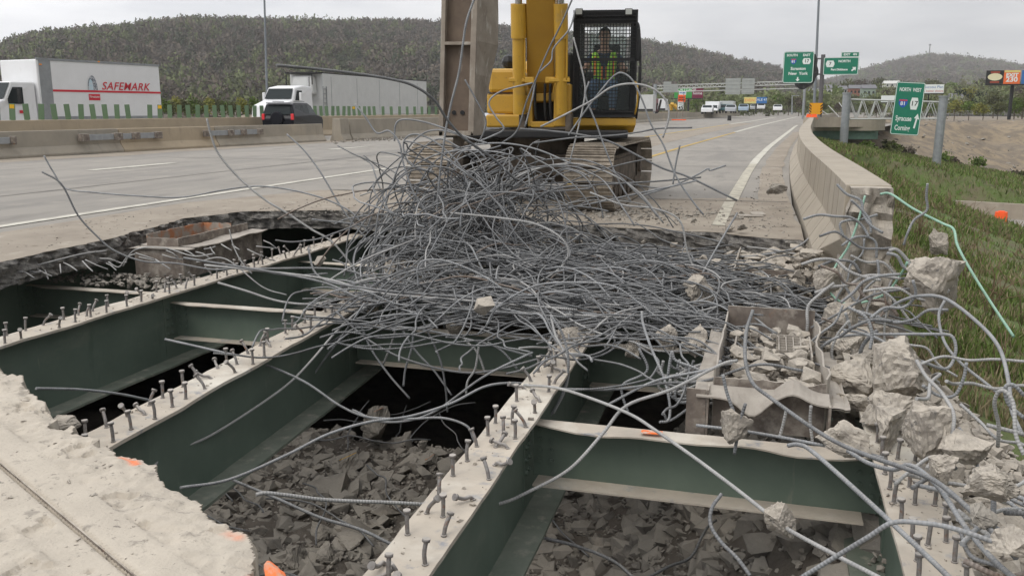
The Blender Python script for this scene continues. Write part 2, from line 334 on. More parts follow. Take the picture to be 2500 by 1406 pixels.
def strip(name, pts, width, z, m, parent=None):
    """flat painted line following pts"""
    mb = MB(); n = len(pts); V = []
    for i, p in enumerate(pts):
        a = pts[max(0, i - 1)]; b = pts[min(n - 1, i + 1)]; d = Vector((b[0] - a[0], b[1] - a[1])).normalized()
        for s_ in (-.5, .5): V.append((p[0] - d.y * width * s_, p[1] + d.x * width * s_, z))
    mb.add(V, [(2 * i, 2 * i + 1, 2 * i + 3, 2 * i + 2) for i in range(n - 1)]); return mb.build(name, m, parent)
def rock_mesh(seed, dims, sub=3, rough=.05, planes=11, k0=0, k1=0):
    """angular chunk: convex hull of scattered points, then broken up with noise"""
    r_ = random.Random(seed); bm = bmesh.new()
    for i in range(planes + 3):
        v = Vector((r_.gauss(0, 1), r_.gauss(0, 1), r_.gauss(0, 1))).normalized(); m_ = max(abs(v.x), abs(v.y), abs(v.z)); v *= lerp_(1, 1 / m_, .55) * r_.uniform(.82, 1.0); bm.verts.new(v)
    h = bmesh.ops.convex_hull(bm, input=bm.verts); bmesh.ops.delete(bm, geom=[g for g in set(h['geom_interior'] + h['geom_unused']) if isinstance(g, bmesh.types.BMVert)], context='VERTS')
    bmesh.ops.triangulate(bm, faces=bm.faces); bmesh.ops.recalc_face_normals(bm, faces=bm.faces)
    if sub >= 3:
        bmesh.ops.subdivide_edges(bm, edges=bm.edges, cuts=3 if sub == 3 else 8, use_grid_fill=True); bmesh.ops.triangulate(bm, faces=[f for f in bm.faces if len(f.verts) > 4]); bm.normal_update()
        for v in bm.verts:
            p = v.co * 1.0; k = rough * (1.3 * noise.noise(p * 2.1 + Vector((seed, 0, 0))) + .8 * noise.noise(p * 5.5 + Vector((0, seed, 0))) + .6 * noise.noise(p * 13 + Vector((0, 0, seed))) + .35 * noise.noise(p * 27)); v.co = p + v.normal * k
    for v in bm.verts: v.co = Vector((v.co.x * dims[0], v.co.y * dims[1], v.co.z * dims[2]))
    me = bpy.data.meshes.new('chunk'); bm.to_mesh(me); bm.free(); return me
lerp_ = lambda a, b, t: a + (b - a) * t
def rock(name, label, cat, loc, dims, seed, m=None, group=None, rot=None, sub=3, rough=.06):
    me = rock_mesh(seed, dims, sub, rough); me.materials.append(m or M_rock)
    o = bpy.data.objects.new(name, me); COL.objects.link(o); o.location = loc
    r_ = random.Random(seed + 99); o.rotation_euler = rot or (r_.uniform(-.3, .3), r_.uniform(-.3, .3), r_.uniform(0, 6))
    return tag(o, label, cat, group)

# ================================================================== SETTING: ground, deck, road
def lerp(a, b, t): return a + (b - a) * t
def sstep(a, b, x):
    t = min(1, max(0, (x - a) / (b - a))); return t * t * (3 - 2 * t)
LR0 = Vector((8.5, 62.5)); LRD = Vector((.93, -.36)).normalized(); LRN = Vector((-LRD.y, LRD.x))   # lower road line, normal points away from the camera
def ground_z(x, Y):
    """returns height and how bare (dirt) it is"""
    e = x - (1.15 + sh(Y))
    if e < 0 or Y < -2:
        if Y < 26 or e > -3: # under the bridge
            z = lerp(-1.0, -3.1, sstep(0, 3.2, -e)) if Y < 26 else -1.2
            z += .16 * fbm(x * .9, Y * .9) - 3.0 * sstep(10.8, 13, Y)
        else: z = -1.2
        if Y > 26: z = -1.3
        if x < -34: z = -.35 if Y < 500 else -.3
        elif x < -26.8 and Y < 400: z = -.35
        return z, 1.0
    sd_ = (Vector((x, Y)) - LR0).dot(LRN)
    z = -.95 - lerp(.36, .21, sstep(25, 72, Y) * max(sstep(0, 8, sd_), 1 - sstep(5, 9, x))) * e * (1 + .1 * fbm(x * .2, Y * .2)); z = max(z, -4.9)
    dirt = 0.0
    q = (Vector((x, Y)) - LR0); side = q.dot(LRN); along = q.dot(LRD)
    if side > 3 and Y > 60:
        z = max(z, -5.2)
    if abs(side) < 8 and along > -4:
        k = 1 - sstep(5.2, 7.5, abs(side)); z = lerp(z, -5.7, k)
    Yb = float(np.interp(x, [5, 8, 12.3, 24, 40, 90], [83, 85, 90, 95.5, 99, 104]))
    if Y > Yb - 1.5 and x > 4:
        rise = (Y - Yb) * .17 + .9 * fbm(x * .11, Y * .11) * sstep(0, 12, Y - Yb) + .25 * fbm(x * .5, Y * .5) * sstep(0, 4, Y - Yb)
        crest = .25 + .5 * fbm(x * .07, 3.3) - max(0, Y - 135) * .02
        z = max(z, min(crest, z + max(0, rise))); z = max(z, -4.5) if Y > 150 else z
        dirt = sstep(-1.5, .8, Y - Yb + 1.5 * fbm(x * .4, Y * .4))
    z += .10 * fbm(x * .6, Y * .6) * (1 if abs(side) > 7 else .2)
    return z, dirt
def axis(segs):
    o = []
    for a, b, s_ in segs: o += list(np.arange(a, b, s_))
    return o + [segs[-1][1]]
xs = axis([(-1400, -200, 120), (-200, -40, 12), (-40, -10, 2), (-10, 1, .35), (1, 14, .35), (14, 60, 1.2), (60, 200, 7), (200, 2600, 150)])
ys = axis([(-30, 0, 2), (0, 16, .35), (16, 60, .8), (60, 150, 1.3), (150, 500, 15), (500, 3600, 150)])
V, A = [], []
for Y in ys:
    for x in xs:
        z, dirt = ground_z(x, Y); V.append((x, Y, z)); A.append(dirt)
nx = len(xs)
me = bpy.data.meshes.new('ground'); me.from_pydata(V, [], [(j * nx + i, j * nx + i + 1, (j + 1) * nx + i + 1, (j + 1) * nx + i) for j in range(len(ys) - 1) for i in range(nx - 1)])
me.materials.append(M_grass); me.materials.append(M_dirt); me.polygons.foreach_set('use_smooth', [True] * len(me.polygons))
me.polygons.foreach_set('material_index', [1 if (-30 < p.center.x < 1.6 + (.9 if p.center.y < 5 else 0) and p.center.y < 24) else 0 for p in me.polygons])
me.attributes.new('dirt', 'FLOAT', 'POINT').data.foreach_set('value', A)
ground = bpy.data.objects.new('ground', me); COL.objects.link(ground); tag(ground, kind='structure')

# --- deck with its broken hole edge
HOLE = [(-7.2, -3), (-7.3, 3), (-7.38, 7), (-7.45, 8.3), (-7.55, 9.2), (-7.85, 10.6), (-7.6, 11.6), (-6.3, 12.15), (-5, 12.0), (-3.4, 11.6), (-1.15, 11.25), (-.6, 11.2), (.0, 10.9), (.42, 10.75)]
edge = rough_line(HOLE, .07, .075, 3.0)
right = [(.42, 12)] + [(.36 + sh(Y), Y) for Y in (15, 20, 25, 31, 38, 49, 60, 72, 84)]
outl = [tuple(p) for p in edge] + right + [(7.8, 86), (9.5, 130), (20, 196), (34, 300), (60, 480), (0, 480), (-60, 480), (-60, -3)]
deck = fill('road_deck', outl, 0.0, M_road); tag(deck, kind='structure')
bpy.context.view_layer.update()
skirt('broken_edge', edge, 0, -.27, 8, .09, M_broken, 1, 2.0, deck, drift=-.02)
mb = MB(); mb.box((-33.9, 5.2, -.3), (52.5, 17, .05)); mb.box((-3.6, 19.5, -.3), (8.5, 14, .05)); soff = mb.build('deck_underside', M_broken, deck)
# dusty strip along the hole and the far side shoulder
def band(name, line, off, z, m, seed, amp=.12, parent=deck):
    a = [Vector(p[:2]) for p in line]; b = []
    for i, p in enumerate(a):
        d = (a[min(len(a) - 1, i + 1)] - a[max(0, i - 1)]); d.normalize() if d.length else None
        o_ = off[i] if isinstance(off, list) else off
        b.append(p + Vector((-d.y, d.x)) * (o_ + amp * fbm(p.x * 1.3 + seed, p.y * 1.3)))
    mb = MB(); n = len(a); mb.add([(p.x, p.y, z) for p in a] + [(p.x, p.y, z) for p in b], [(i, i + 1, n + i + 1, n + i) for i in range(n - 1)])
    return mb.build(name, m, parent)
l2 = [p for p in edge]; bnd = fill('dusty_margin', [tuple(p) for p in edge] + [(.42, 12.3), (.1, 15.2), (-.35, 15.9), (-2.0, 15.2), (-3.5, 16.5), (-6.0, 15.8), (-8.2, 15.2), (-9.2, 12.5), (-9.15, 8), (-9.1, 3), (-9.1, -3)], .004, M_dirtroad); bnd.parent = deck
strip('shoulder_dirt', rough_line([(.12, 12.0), (.08, 16), (.02, 22), (.13, 28), (.45, 38), (1.6, 64)], .8, .06, 5), .5, .008, M_dirtroad, deck)
# painted lines
def P2(x0, y0, y1, n=14): return [(x0 + sh(lerp(y0, y1, i / n)), lerp(y0, y1, i / n)) for i in range(n + 1)]
strip('edge_line', P2(-.62, 11.9, 15.1), .17, .012, M_white2, deck)
strip('edge_line', P2(-.6, 15.35, 26), .20, .010, M_white2, deck)
strip('edge_line', P2(-.6, 26, 92, 24), .22, .010, M_white, deck)
strip('edge_line', P2(-9.62, -2, 21.5), .19, .010, M_white, deck)
strip('edge_line', P2(-9.5, 21.5, 60), .15, .010, M_white, deck)
strip('yellow_line', P2(-3.95, 17.5, 62, 20), .16, .010, M_yellow, deck)
strip('gore_line', P2(-4.0, 63, 200, 24), .30, .010, M_white, deck)
strip('yellow_line', [(-8.4, 24), (-7.2, 42), (-6.7, 52), (-5.2, 80), (-4.4, 96)], .2, .010, M_yellow, deck)
strip('gore_line', [(-4.35, 97), (-2.4, 130), (.4, 190)], .35, .010, M_white, deck)
mbg = strip('gore_dirt', [(-5.9, 24), (-5.6, 42), (-5.0, 62), (-4.0, 84), (-3.0, 104)], 1.9, .006, M_dirtroad, deck)
for a, b in ((18.6, 21.8), (30.9, 34.0), (43, 46.2), (55, 58.4), (67, 70)): strip('lane_dash', P2(-16.45, a, b, 2), .34, .010, M_white, deck)
strip('lane_seam', P2(-13.0, 2, 70), .05, .008, M_seam, deck)
strip('yellow_line', P2(-21.8, 12, 20.4), .25, .010, M_yellow, deck)
strip('dirty_shoulder', rough_line([(-22.2, 6), (-22.0, 22), (-20.6, 36), (-19.6, 48), (-17, 74), (-13.6, 104)], 1.5, .35, 8), 1.7, .005, M_dirtroad, deck)
for Y in (15.25, 24.5, 33.5, 44, 58): strip('joint_seam', [(-19 if Y > 16 else -7.6, Y), (-8, Y + .02), (-3, Y - .05), (.3 + sh(Y), Y + .03)], .035 + Y * .001, .013, M_seam, deck)
# near slab remnant, gridded so the surface is really lumpy
NS = [(-6.9, 4.6), (-5.6, 4.35), (-4.55, 4.16), (-4.25, 3.99), (-4.12, 3.97), (-3.85, 3.72), (-3.6, 3.62), (-3.42, 3.5), (-3.33, 3.32), (-3.22, 3.36), (-3.12, 3.28), (-2.96, 3.25), (-2.72, 3.12), (-2.5, 3.05), (-2.32, 2.88), (-2.2, 2.86), (-1.98, 2.70), (-1.8, 2.64), (-1.64, 2.52), (-1.58, 2.4), (-1.5, 2.25), (-1.42, 1.9), (-1.35, 1.2), (-1.2, -1)]
nedge = rough_line(NS, .022, .042, 11.0)
def inside(p, poly):
    c = False; j = len(poly) - 1
    for i in range(len(poly)):
        if (poly[i][1] > p[1]) != (poly[j][1] > p[1]) and p[0] < (poly[j][0] - poly[i][0]) * (p[1] - poly[i][1]) / (poly[j][1] - poly[i][1]) + poly[i][0]: c = not c
        j = i
    return c
def slab_h(x, y):
    q = .020 * fbm(x * 2.2, y * 2.2) + .012 * fbm(x * 8, y * 8) + .010 * noise.noise(Vector((x * 19, y * 19, 8))) + .012 * max(0, noise.noise(Vector((x * 23, y * 23, 2))))
    # armoured joint: shallow groove with a raised flat either side
    a, b = Vector((-3.14, 2.86)), Vector((-1.93, 2.218)); d = (b - a).normalized(); s_ = (Vector((x, y)) - a).dot(Vector((-d.y, d.x)))
    if -.16 < s_ < .17: q *= .15
    q -= .04 * math.exp(-(s_ / .012) ** 2) + .008 * sstep(.15, .18, s_)
    sp = noise.noise(Vector((x * 5, y * 5, 17))) + .5 * noise.noise(Vector((x * 15, y * 15, 19)))
    if not -.05 < s_ < .17: q -= .018 * sstep(.38, .46, sp)
    return q
poly = [tuple(p) for p in nedge] + [(-7, -1)]
CELLS = set((int(p.x / .12) + i, int(p.y / .12) + j) for p in nedge for i in (-1, 0, 1) for j in (-1, 0, 1))
def inside_near(x, y): return (int(x / .12), int(y / .12)) in CELLS
st = .0125; bm = bmesh.new(); gx = np.arange(-4.9, -1.1, st); gy = np.arange(1.5, 4.4, st); grid = {}
paint = []
lay = bm.verts.layers.float.new('paint')
def dseg(p, a, b):
    a = Vector(a); b = Vector(b); p = Vector(p); t = max(0, min(1, (p - a).dot(b - a) / (b - a).length_squared)); return (a + (b - a) * t - p).length
for i, x in enumerate(gx):
    for j, y in enumerate(gy):
        if inside((x, y), poly):
            ed = min((Vector((x, y)) - e).length for e in nedge[::3]) if y > 1.9 and inside_near(x, y) else 1
            v = bm.verts.new((x, y, slab_h(x, y) - ((.012 + .03 * max(0, noise.noise(Vector((x * 14, y * 14, 4))))) * (1 - ed / .09) if ed < .09 else 0))); grid[i, j] = v
            pp = max(0, 1 - dseg((x, y), (-2.69, 3.09), (-2.58, 3.03)) / .028) + .40 * max(0, 1 - dseg((x, y), (-1.86, 2.62), (-1.78, 2.58)) / .035) + max(0, 1 - dseg((x, y), (-1.56, 2.34), (-1.47, 2.16)) / .05)
            v[lay] = min(1, pp * 1.4 * (.7 + .6 * noise.noise(Vector((x * 30, y * 30, 0)))))
for (i, j), v in grid.items():
    k = [(i, j), (i + 1, j), (i + 1, j + 1), (i, j + 1)]
    if all(q in grid for q in k): bm.faces.new([grid[q] for q in k])
for v in [v for v in bm.verts if not v.link_faces]: bm.verts.remove(v)
# fold the ragged rim down into a broken face
rim = [e for e in bm.edges if len(e.link_faces) == 1]
for e in rim: e.smooth = False
ex = bmesh.ops.extrude_edge_only(bm, edges=rim); nv = [g for g in ex['geom'] if isinstance(g, bmesh.types.BMVert)]
for v in nv: v.co.z -= .05 + .02 * noise.noise(v.co * 15); v.co.x += .03 * noise.noise(v.co * 18 + Vector((5, 0, 0))); v.co.y += .03 * noise.noise(v.co * 18)
for dz in (.06, .07, .09):
    rim = [e for e in bm.edges if len(e.link_faces) == 1 and all(v in set(nv) for v in e.verts)]
    ex = bmesh.ops.extrude_edge_only(bm, edges=rim); nv = [g for g in ex['geom'] if isinstance(g, bmesh.types.BMVert)]
    for v in nv: v.co.z -= dz; v.co.x += .03 * noise.noise(v.co * 14 + Vector((5, 0, 0))); v.co.y += .03 * noise.noise(v.co * 14)
bm.normal_update()
for f in bm.faces: f.smooth = abs(f.normal.z) > .75
me = bpy.data.meshes.new('near_deck'); bm.to_mesh(me); bm.free(); me.materials.append(M_slab)
nd = bpy.data.objects.new('deck_remnant', me); COL.objects.link(nd); tag(nd, kind='structure')
o = fill('slab_rest', [(-7, 4.4), (-4.84, 4.2), (-4.83, 1.56), (-1.36, 1.55), (-1.25, -1), (-7, -1)], -.022, M_slab); o.parent = nd
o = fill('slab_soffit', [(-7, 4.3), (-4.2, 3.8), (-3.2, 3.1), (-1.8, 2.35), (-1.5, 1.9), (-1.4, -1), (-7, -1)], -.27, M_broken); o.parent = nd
# joint armour bars
for q0, q1, dx in (((-3.9, 3.61), (-1.5, 1.48), .03), ):
    mb = MB(); a = Vector((-3.4, 2.998)); b = Vector((-1.75, 2.122)); c = (a + b) / 2; ang = math.atan2(b.y - a.y, b.x - a.x)
    mb.box((c.x + .008, c.y + .012, -.028), ((b - a).length, .012, .03), rz=ang); mb.build('joint_armour', M_rust, nd)
# small lumps strewn on the slab
for k in range(240):
    x, y = rnd.uniform(-4.4, -1.55), rnd.uniform(1.9, 4.0)
    if not inside((x - .05, y - .02), poly) or not inside((x + .06, y + .03), poly): continue
    s_ = rnd.choice((.004, .006, .006, .008, .012, .02)) * rnd.uniform(.7, 1.3)
    mbk = rock_mesh(k, (s_ * 1.6, s_, s_ * .55), 1, .2, 5)
    if k == 0: CR = bmesh.new()
    me_ = mbk; me_.transform(Matrix.Translation((x, y, slab_h(x, y) + s_ * .2)) @ Matrix.Rotation(rnd.uniform(0, 6), 4, 'Z')); CR.from_mesh(me_)
me = bpy.data.meshes.new('crumbs'); CR.to_mesh(me); CR.free(); me.materials.append(M_rock); o = bpy.data.objects.new('concrete_crumbs', me); COL.objects.link(o)
tag(o, 'small concrete crumbs strewn over the dusty near slab', 'crumbs', kind='stuff')

# ================================================================== GIRDERS
stud_meshes = []
def stud_mesh(kind, seed):
    r_ = random.Random(seed); bm_ = MB(); h = .105
    if kind == 0: path = [(0, 0, 0), (r_.uniform(-.004, .004), 0, h * .5), (r_.uniform(-.008, .008), r_.uniform(-.006, .006), h)]
    elif kind == 1: a = r_.uniform(0, 6.28); k = r_.uniform(.35, .75); path = [(0, 0, 0), (math.cos(a) * k * h * .3, math.sin(a) * k * h * .3, h * .4), (math.cos(a) * k * h, math.sin(a) * k * h, h * .85)]
    else: a = r_.uniform(0, 6.28); path = [(0, 0, 0), (math.cos(a) * .02, math.sin(a) * .02, .018), (math.cos(a) * .055, math.sin(a) * .055, .02), (math.cos(a) * .1, math.sin(a) * .1, .026 + r_.uniform(0, .02))]
    p = spline(path, 4); vs, fs, _ = tube_data(p, .0098, 10); bm_.add(vs.tolist(), fs)
    d = (p[-1] - p[-2]).normalized(); bm_.cyl(p[-1] - d * .002, p[-1] + d * .012, .0175, n=12); bm_.cyl(p[0] - Vector((0, 0, .002)), p[0] + Vector((0, 0, .006)), .014, n=10)
    o_ = bm_.build('shear_stud', M_stud, smooth=False); me_ = o_.data; bpy.data.objects.remove(o_)
    me_.polygons.foreach_set('use_smooth', [len(f.vertices) == 4 for f in me_.polygons]); return me_
STUDS = [[stud_mesh(k, s_ + 10 * k) for s_ in range(6)] for k in range(3)]
def wavy_plate(name, x0, x1, y0, y1, z, t, m, parent, wave=.006, seed=0, nx_=6, st_=.08):
    """long plate with ragged bent edges; along Y"""
    n = int((y1 - y0) / st_); V = []
    for lv in (0, 1):
        for j in range(n + 1):
            y = lerp(y0, y1, j / n)
            for i in range(nx_ + 1):
                u = i / nx_; x = lerp(x0, x1, u); ed = abs(u - .5) * 2
                dz = wave * ed ** 2 * fbm(y * 1.7 + seed, u * 2) * 2.2 + .0025 * fbm(x * 20, y * 12, seed)
                dx = (wave * .8 * fbm(y * 2.3, seed + 4 + round(u))) if i in (0, nx_) else 0
                V.append((x + dx, y, z + dz - lv * t))
    w_ = nx_ + 1; off = (n + 1) * w_; fs = []
    for j in range(n):
        for i in range(nx_):
            a = j * w_ + i; fs.append((a, a + 1, a + w_ + 1, a + w_)); a += off; fs.append((a + w_, a + w_ + 1, a + 1, a))
        for i in (0, nx_): a = j * w_ + i; fs.append((a, a + w_, a + w_ + off, a + off) if i == 0 else (a + w_, a, a + off, a + w_ + off))
    mb_ = MB(); mb_.add(V, fs); return mb_.build(name, m, parent)
def bolts(parent, pts, axis_, rot=0):
    mb_ = MB()
    for p in pts:
        p = Vector(p); a = Vector(axis_)
        mb_.cyl(p, p + a * .012, .020, n=6); mb_.cyl(p, p + a * .022, .010, n=8)
    return mb_
def girder(x, y0, y1, label, top=-.35, depth=.73, wt=.27, seed=1, studs=(4.0, 11.5), lean=.3, flat=.15, botw=.40, rz=0):
    g = thing('steel_girder', label, 'girder', (x, 0, top), rz, 'green steel girders of the bridge')
    wavy_plate('top_flange', -wt / 2, wt / 2, y0, y1, 0, .022, M_flange, g, .0045, seed)
    mb = MB(); mb.box((0, (y0 + y1) / 2, -.022 - (depth - .044) / 2), (.014, y1 - y0, depth - .045)); mb.build('web', M_green, g)
    wavy_plate('bottom_flange', -botw / 2, botw / 2, y0, y1, -depth + .022, .022, M_flangelo, g, .003, seed + 5)
    r_ = random.Random(seed); y = studs[0]; n = 0
    while y < studs[1] and n < 96:
        rows = [-.085, .085] if r_.random() < .75 else [-.085, 0, .085]
        for xr in rows:
            if r_.random() < .1: continue
            q = r_.random(); k = 2 if q < flat else (1 if q < flat + lean else 0)
            o = bpy.data.objects.new('shear_stud', STUDS[k][r_.randrange(6)]); COL.objects.link(o); o.parent = g
            o.location = (xr + r_.uniform(-.015, .015), y + r_.uniform(-.03, .03), .0); o.rotation_euler = (0, 0, r_.uniform(0, 6.28)); n += 1
        y += r_.uniform(.17, .25)
    return g
gA0 = girder(-8.15, 1, 20, 'green girder at far left half under the broken deck edge', seed=2, studs=(30, 31))
gA = girder(-5.95, 1, 20, 'long green girder with many bent studs, nearest to the rusted trough at left', seed=3, studs=(4.6, 11.6), lean=.4)
gB = girder(-3.34, 1, 20, 'green girder running from the near dusty slab up into the rebar pile', seed=4, studs=(3.75, 9.5), lean=.3, rz=.067)
gC = girder(-1.29, .6, 20, 'girder with scaly white top in the middle foreground beside the open gap', seed=5, studs=(2.6, 6.9), lean=.3, flat=.22, wt=.26, rz=.026)
gD = girder(.75, .6, 20, 'rightmost girder with two rows of upright studs beside the rubble bank', seed=8, studs=(2.7, 5.7), lean=.06, flat=.0)
def plate_bolts(g, x, y, z0, n, side):
    mb = MB(); mb.box((side * (.0075 + .004), y, z0 - .0), (.008, .16, .64)); mb.build('stiffener_plate', M_green, g)
    for i in range(n):
        for j in (-.035, .035):
            b = bolts(g, [(0, 0, 0)], (side, 0, 0)); o = b.build('bolt', M_green, g); o.location = (side * .0155, y + j, z0 + .16 - .085 * i)
def crossbeam(x0, x1, y, top, depth, label, seed=0, fl=.11, bend=.005, rz=0, flm=None):
    c = thing('cross_beam', label, 'cross beam', ((x0 + x1) / 2, y, top), rz, 'green cross beams between the girders')
    w_ = x1 - x0; n = 26; V = []
    for lv in (0, 1):
        for i in range(n + 1):
            x = -w_ / 2 + w_ * i / n
            for j, yy in enumerate((-fl, -.03, 0)): V.append((x, yy * (.55 + .45 * min(1, i / 4, (n - i) / 3)) if j == 0 else yy, bend * (fbm(x * 2.2, seed + j * .4) * 1.6 if j < 2 else 0) * (1.6 if j == 0 else 1) - lv * .010))
    k = (n + 1) * 3; fs = []
    for i in range(n):
        for j in range(2): a = i * 3 + j; fs += [(a, a + 3, a + 4, a + 1), (a + k, a + k + 1, a + k + 4, a + k + 3)]
        a = i * 3; fs.append((a, a + k, a + k + 3, a + 3)); a += 2; fs.append((a, a + 3, a + k + 3, a + k))
    mb = MB(); mb.add(V, fs); mb.build('top_flange', flm or M_flange, c)
    mb = MB(); mb.box((0, .006, -.012 - depth / 2), (w_ - .03, .012, depth - .01)); mb.build('web', M_green, c)
    mb = MB(); mb.box((-.03, -fl * .5 + .01, -depth - .012), (w_ - .16, fl, .012)); mb.build('bottom_flange', M_flange, c)
    for s_ in (-1, 1):
        for i in range(4):
            for j in (0, 1):
                if depth < .3 and i > 2: continue
                b = MB(); b.cyl((0, 0, 0), (0, -.012, 0), .018, n=6); b.cyl((0, 0, 0), (0, -.02, 0), .009, n=8)
                o = b.build('bolt', M_green, c); o.location = (s_ * (w_ / 2 - .06 - j * .075), -.001, -.07 - i * (depth - .1) / 4)
    return c
crossbeam(-1.41, .74, 5.32, -.47, .38, 'nearest green cross beam with the orange paint spot and bent dusty lip', 1, .17, .010)
crossbeam(-1.47, .74, 7.45, -.50, .36, 'green cross beam just behind the open steel trough', 4, .12)
crossbeam(-1.51, .74, 9.15, -.48, .36, 'green cross beam in front of the rubble filled far trough', 7, .12)
crossbeam(-3.84, -1.5, 7.7, -.55, .36, 'green cross beam under the front rim of the rebar pile', 9, .12)
crossbeam(-5.94, -3.87, 7.75, -.47, .36, 'green cross beam with bolts between the two left girders', 11, .12)
crossbeam(-8.13, -5.96, 8.1, -.47, .34, 'green cross beam carrying the rusted left trough', 14, .12)
crossbeam(-4.02, -1.57, 10.3, -.5, .36, 'green cross beam deep under the back of the rebar pile', 19, .12)
crossbeam(-5.94, -4.05, 10.4, -.47, .36, 'green cross beam below the broken far deck at left', 21, .12)
mb = MB(); mb.box((0, 0, 0), (.13, .06, .003)); o = mb.build('orange_paint_spot', mat('orange_spray', (.85, .19, .05, 1), (.5, .44, .37, 1), 20, .42, .55, .9)); o.parent = next(q for q in bpy.data.objects if q.name == 'cross_beam'); o.location = (-.28, -.10, .022); o.rotation_euler = (0, 0, .1)
for g, x, ylist, sd in ((gC, 0, (5.22, 7.35), 1), (gB, 0, (7.65,), 1), (gA, 0, (7.65,), 1), (gD, 0, (5.22,), -1), (gA0, 0, (8.0,), 1)):
    for y in ylist: plate_bolts(g, 0, y, -.345, 4, sd)
# abutment wall closing the far end of the hole, below the deck
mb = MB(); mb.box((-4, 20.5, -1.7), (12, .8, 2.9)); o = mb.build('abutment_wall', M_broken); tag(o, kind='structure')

# ================================================================== PARAPET on the right
par = thing('concrete_parapet', 'pale jersey parapet with broken near end curving along the right road edge', 'parapet', (0, 0, 0))
PROF = [(.47, -.27), (.47, .06), (.65, .34), (.67, .83), (1.06, .83), (1.06, -.35)]
ys_ = [8.62, 9.5, 10.5, 11.5, 12.5, 14, 16, 18, 20, 23, 26, 29, 32, 36, 40, 45, 50, 56, 62, 68, 74, 80, 86]
def parx(Y): return sh(Y) - .10 * sstep(9, 20, Y)
V = []; n = len(PROF); cut = []
for k, Y in enumerate(ys_):
    for (x, z) in PROF:
        y = Y
        if k == 0: y = Y + (.95 * max(0, (.55 - x) / .1) if x < .6 and z < .3 else 0) + (.55 if z < .1 and x < .6 else 0) * .3 + (.05 if z > .5 else 0)
        y = max(y, Y)
        V.append((x + parx(Y) - (.10 if False else 0), y if k == 0 else Y, z))
fs = [(k * n + i, k * n + (i + 1) % n, (k + 1) * n + (i + 1) % n, (k + 1) * n + i) for k in range(len(ys_) - 1) for i in range(n)] + [tuple(range(n)), tuple((len(ys_) - 1) * n + i for i in range(n - 1, -1, -1))]
mb = MB(); mb.add(V, fs); mb.build('parapet_wall', M_para, par, bevel=.012)
# joint grooves: thin dark dents as slim inset strips
for Y in (9.4, 10.0, 10.7, 11.6, 12.8, 13.6, 15.0, 17.5, 21, 26, 33, 41, 52):
    x = parx(Y); mb = MB()
    for (a, b) in ((1, 2), (2, 3), (3, 4)):
        if b == 4 and Y not in (13.6, 21, 33, 52): continue
        p = Vector((PROF[a][0] + x, Y, PROF[a][1])); q = Vector((PROF[b][0] + x, Y, PROF[b][1])); c = (p + q) / 2; L_ = (q - p).length; nrm = Vector((-(q.z - p.z), 0, q.x - p.x)).normalized()
        mb.box(c + nrm * .0015, (.004, .006, L_ * .98), ry=math.atan2(q.x - p.x, q.z - p.z))
    mb.build('form_joint', M_formj, par)
# broken end: ragged vertical break with lumps at its foot
bm = bmesh.new(); r_ = random.Random(5)
bmesh.ops.create_cube(bm, size=1, matrix=Matrix.Translation((0, 0, .5)) ); bmesh.ops.subdivide_edges(bm, edges=bm.edges, cuts=26, use_grid_fill=True)
for v in bm.verts:
    t = v.co.z; x = .70 + (v.co.x + .5) * .35; z = -1.02 + t * 1.838; y = 8.74 + v.co.y * .46
    sp_ = (1 - sstep(-.9, .35, z)); x = .875 + (x - .875) * (1 + .55 * sp_) - .05 * sp_; y -= (.10 + .38 * sp_ ** 1.4) * (.5 - v.co.y) - .06
    p = Vector((x, y, z)); k = .085 * sstep(.83, .72, z) if False else .075 * (1 - sstep(.74, .815, z)) + .006
    b_ = abs(noise.noise(p * 5)) + .6 * abs(noise.noise(p * 12 + Vector((3, 0, 0)))) - .35
    fr = max(0, (.5 - v.co.y)); v.co = p + Vector((noise.noise(p * 6 + Vector((9, 0, 0))) * k * .7, -b_ * k * 2.6 * fr, noise.noise(p * 7 + Vector((0, 9, 0))) * k * .7))
for (c, d) in [((.80, 8.40, -.62), (.26, .25, .26)), ((.98, 8.12, -.5), (.26, .28, .2)), ((.72, 8.2, -.62), (.2, .24, .18)), ((1.02, 7.75, -.66), (.24, .3, .2)), ((.85, 7.4, -.7), (.24, .28, .18)), ((.60, 8.95, -.22), (.13, .24, .1)), ((1.08, 8.55, .0), (.07, .12, .22))]:
    me_ = rock_mesh(r_.randrange(999), d, 4, .10, 9); me_.transform(Matrix.Translation(Vector(c))); bm.from_mesh(me_)
me = bpy.data.meshes.new('broken_end'); bm.to_mesh(me); bm.free(); me.materials.append(M_rock); o = bpy.data.objects.new('broken_end', me); COL.objects.link(o); o.parent = par; o['label'] = 'ragged broken end with aggregate showing'

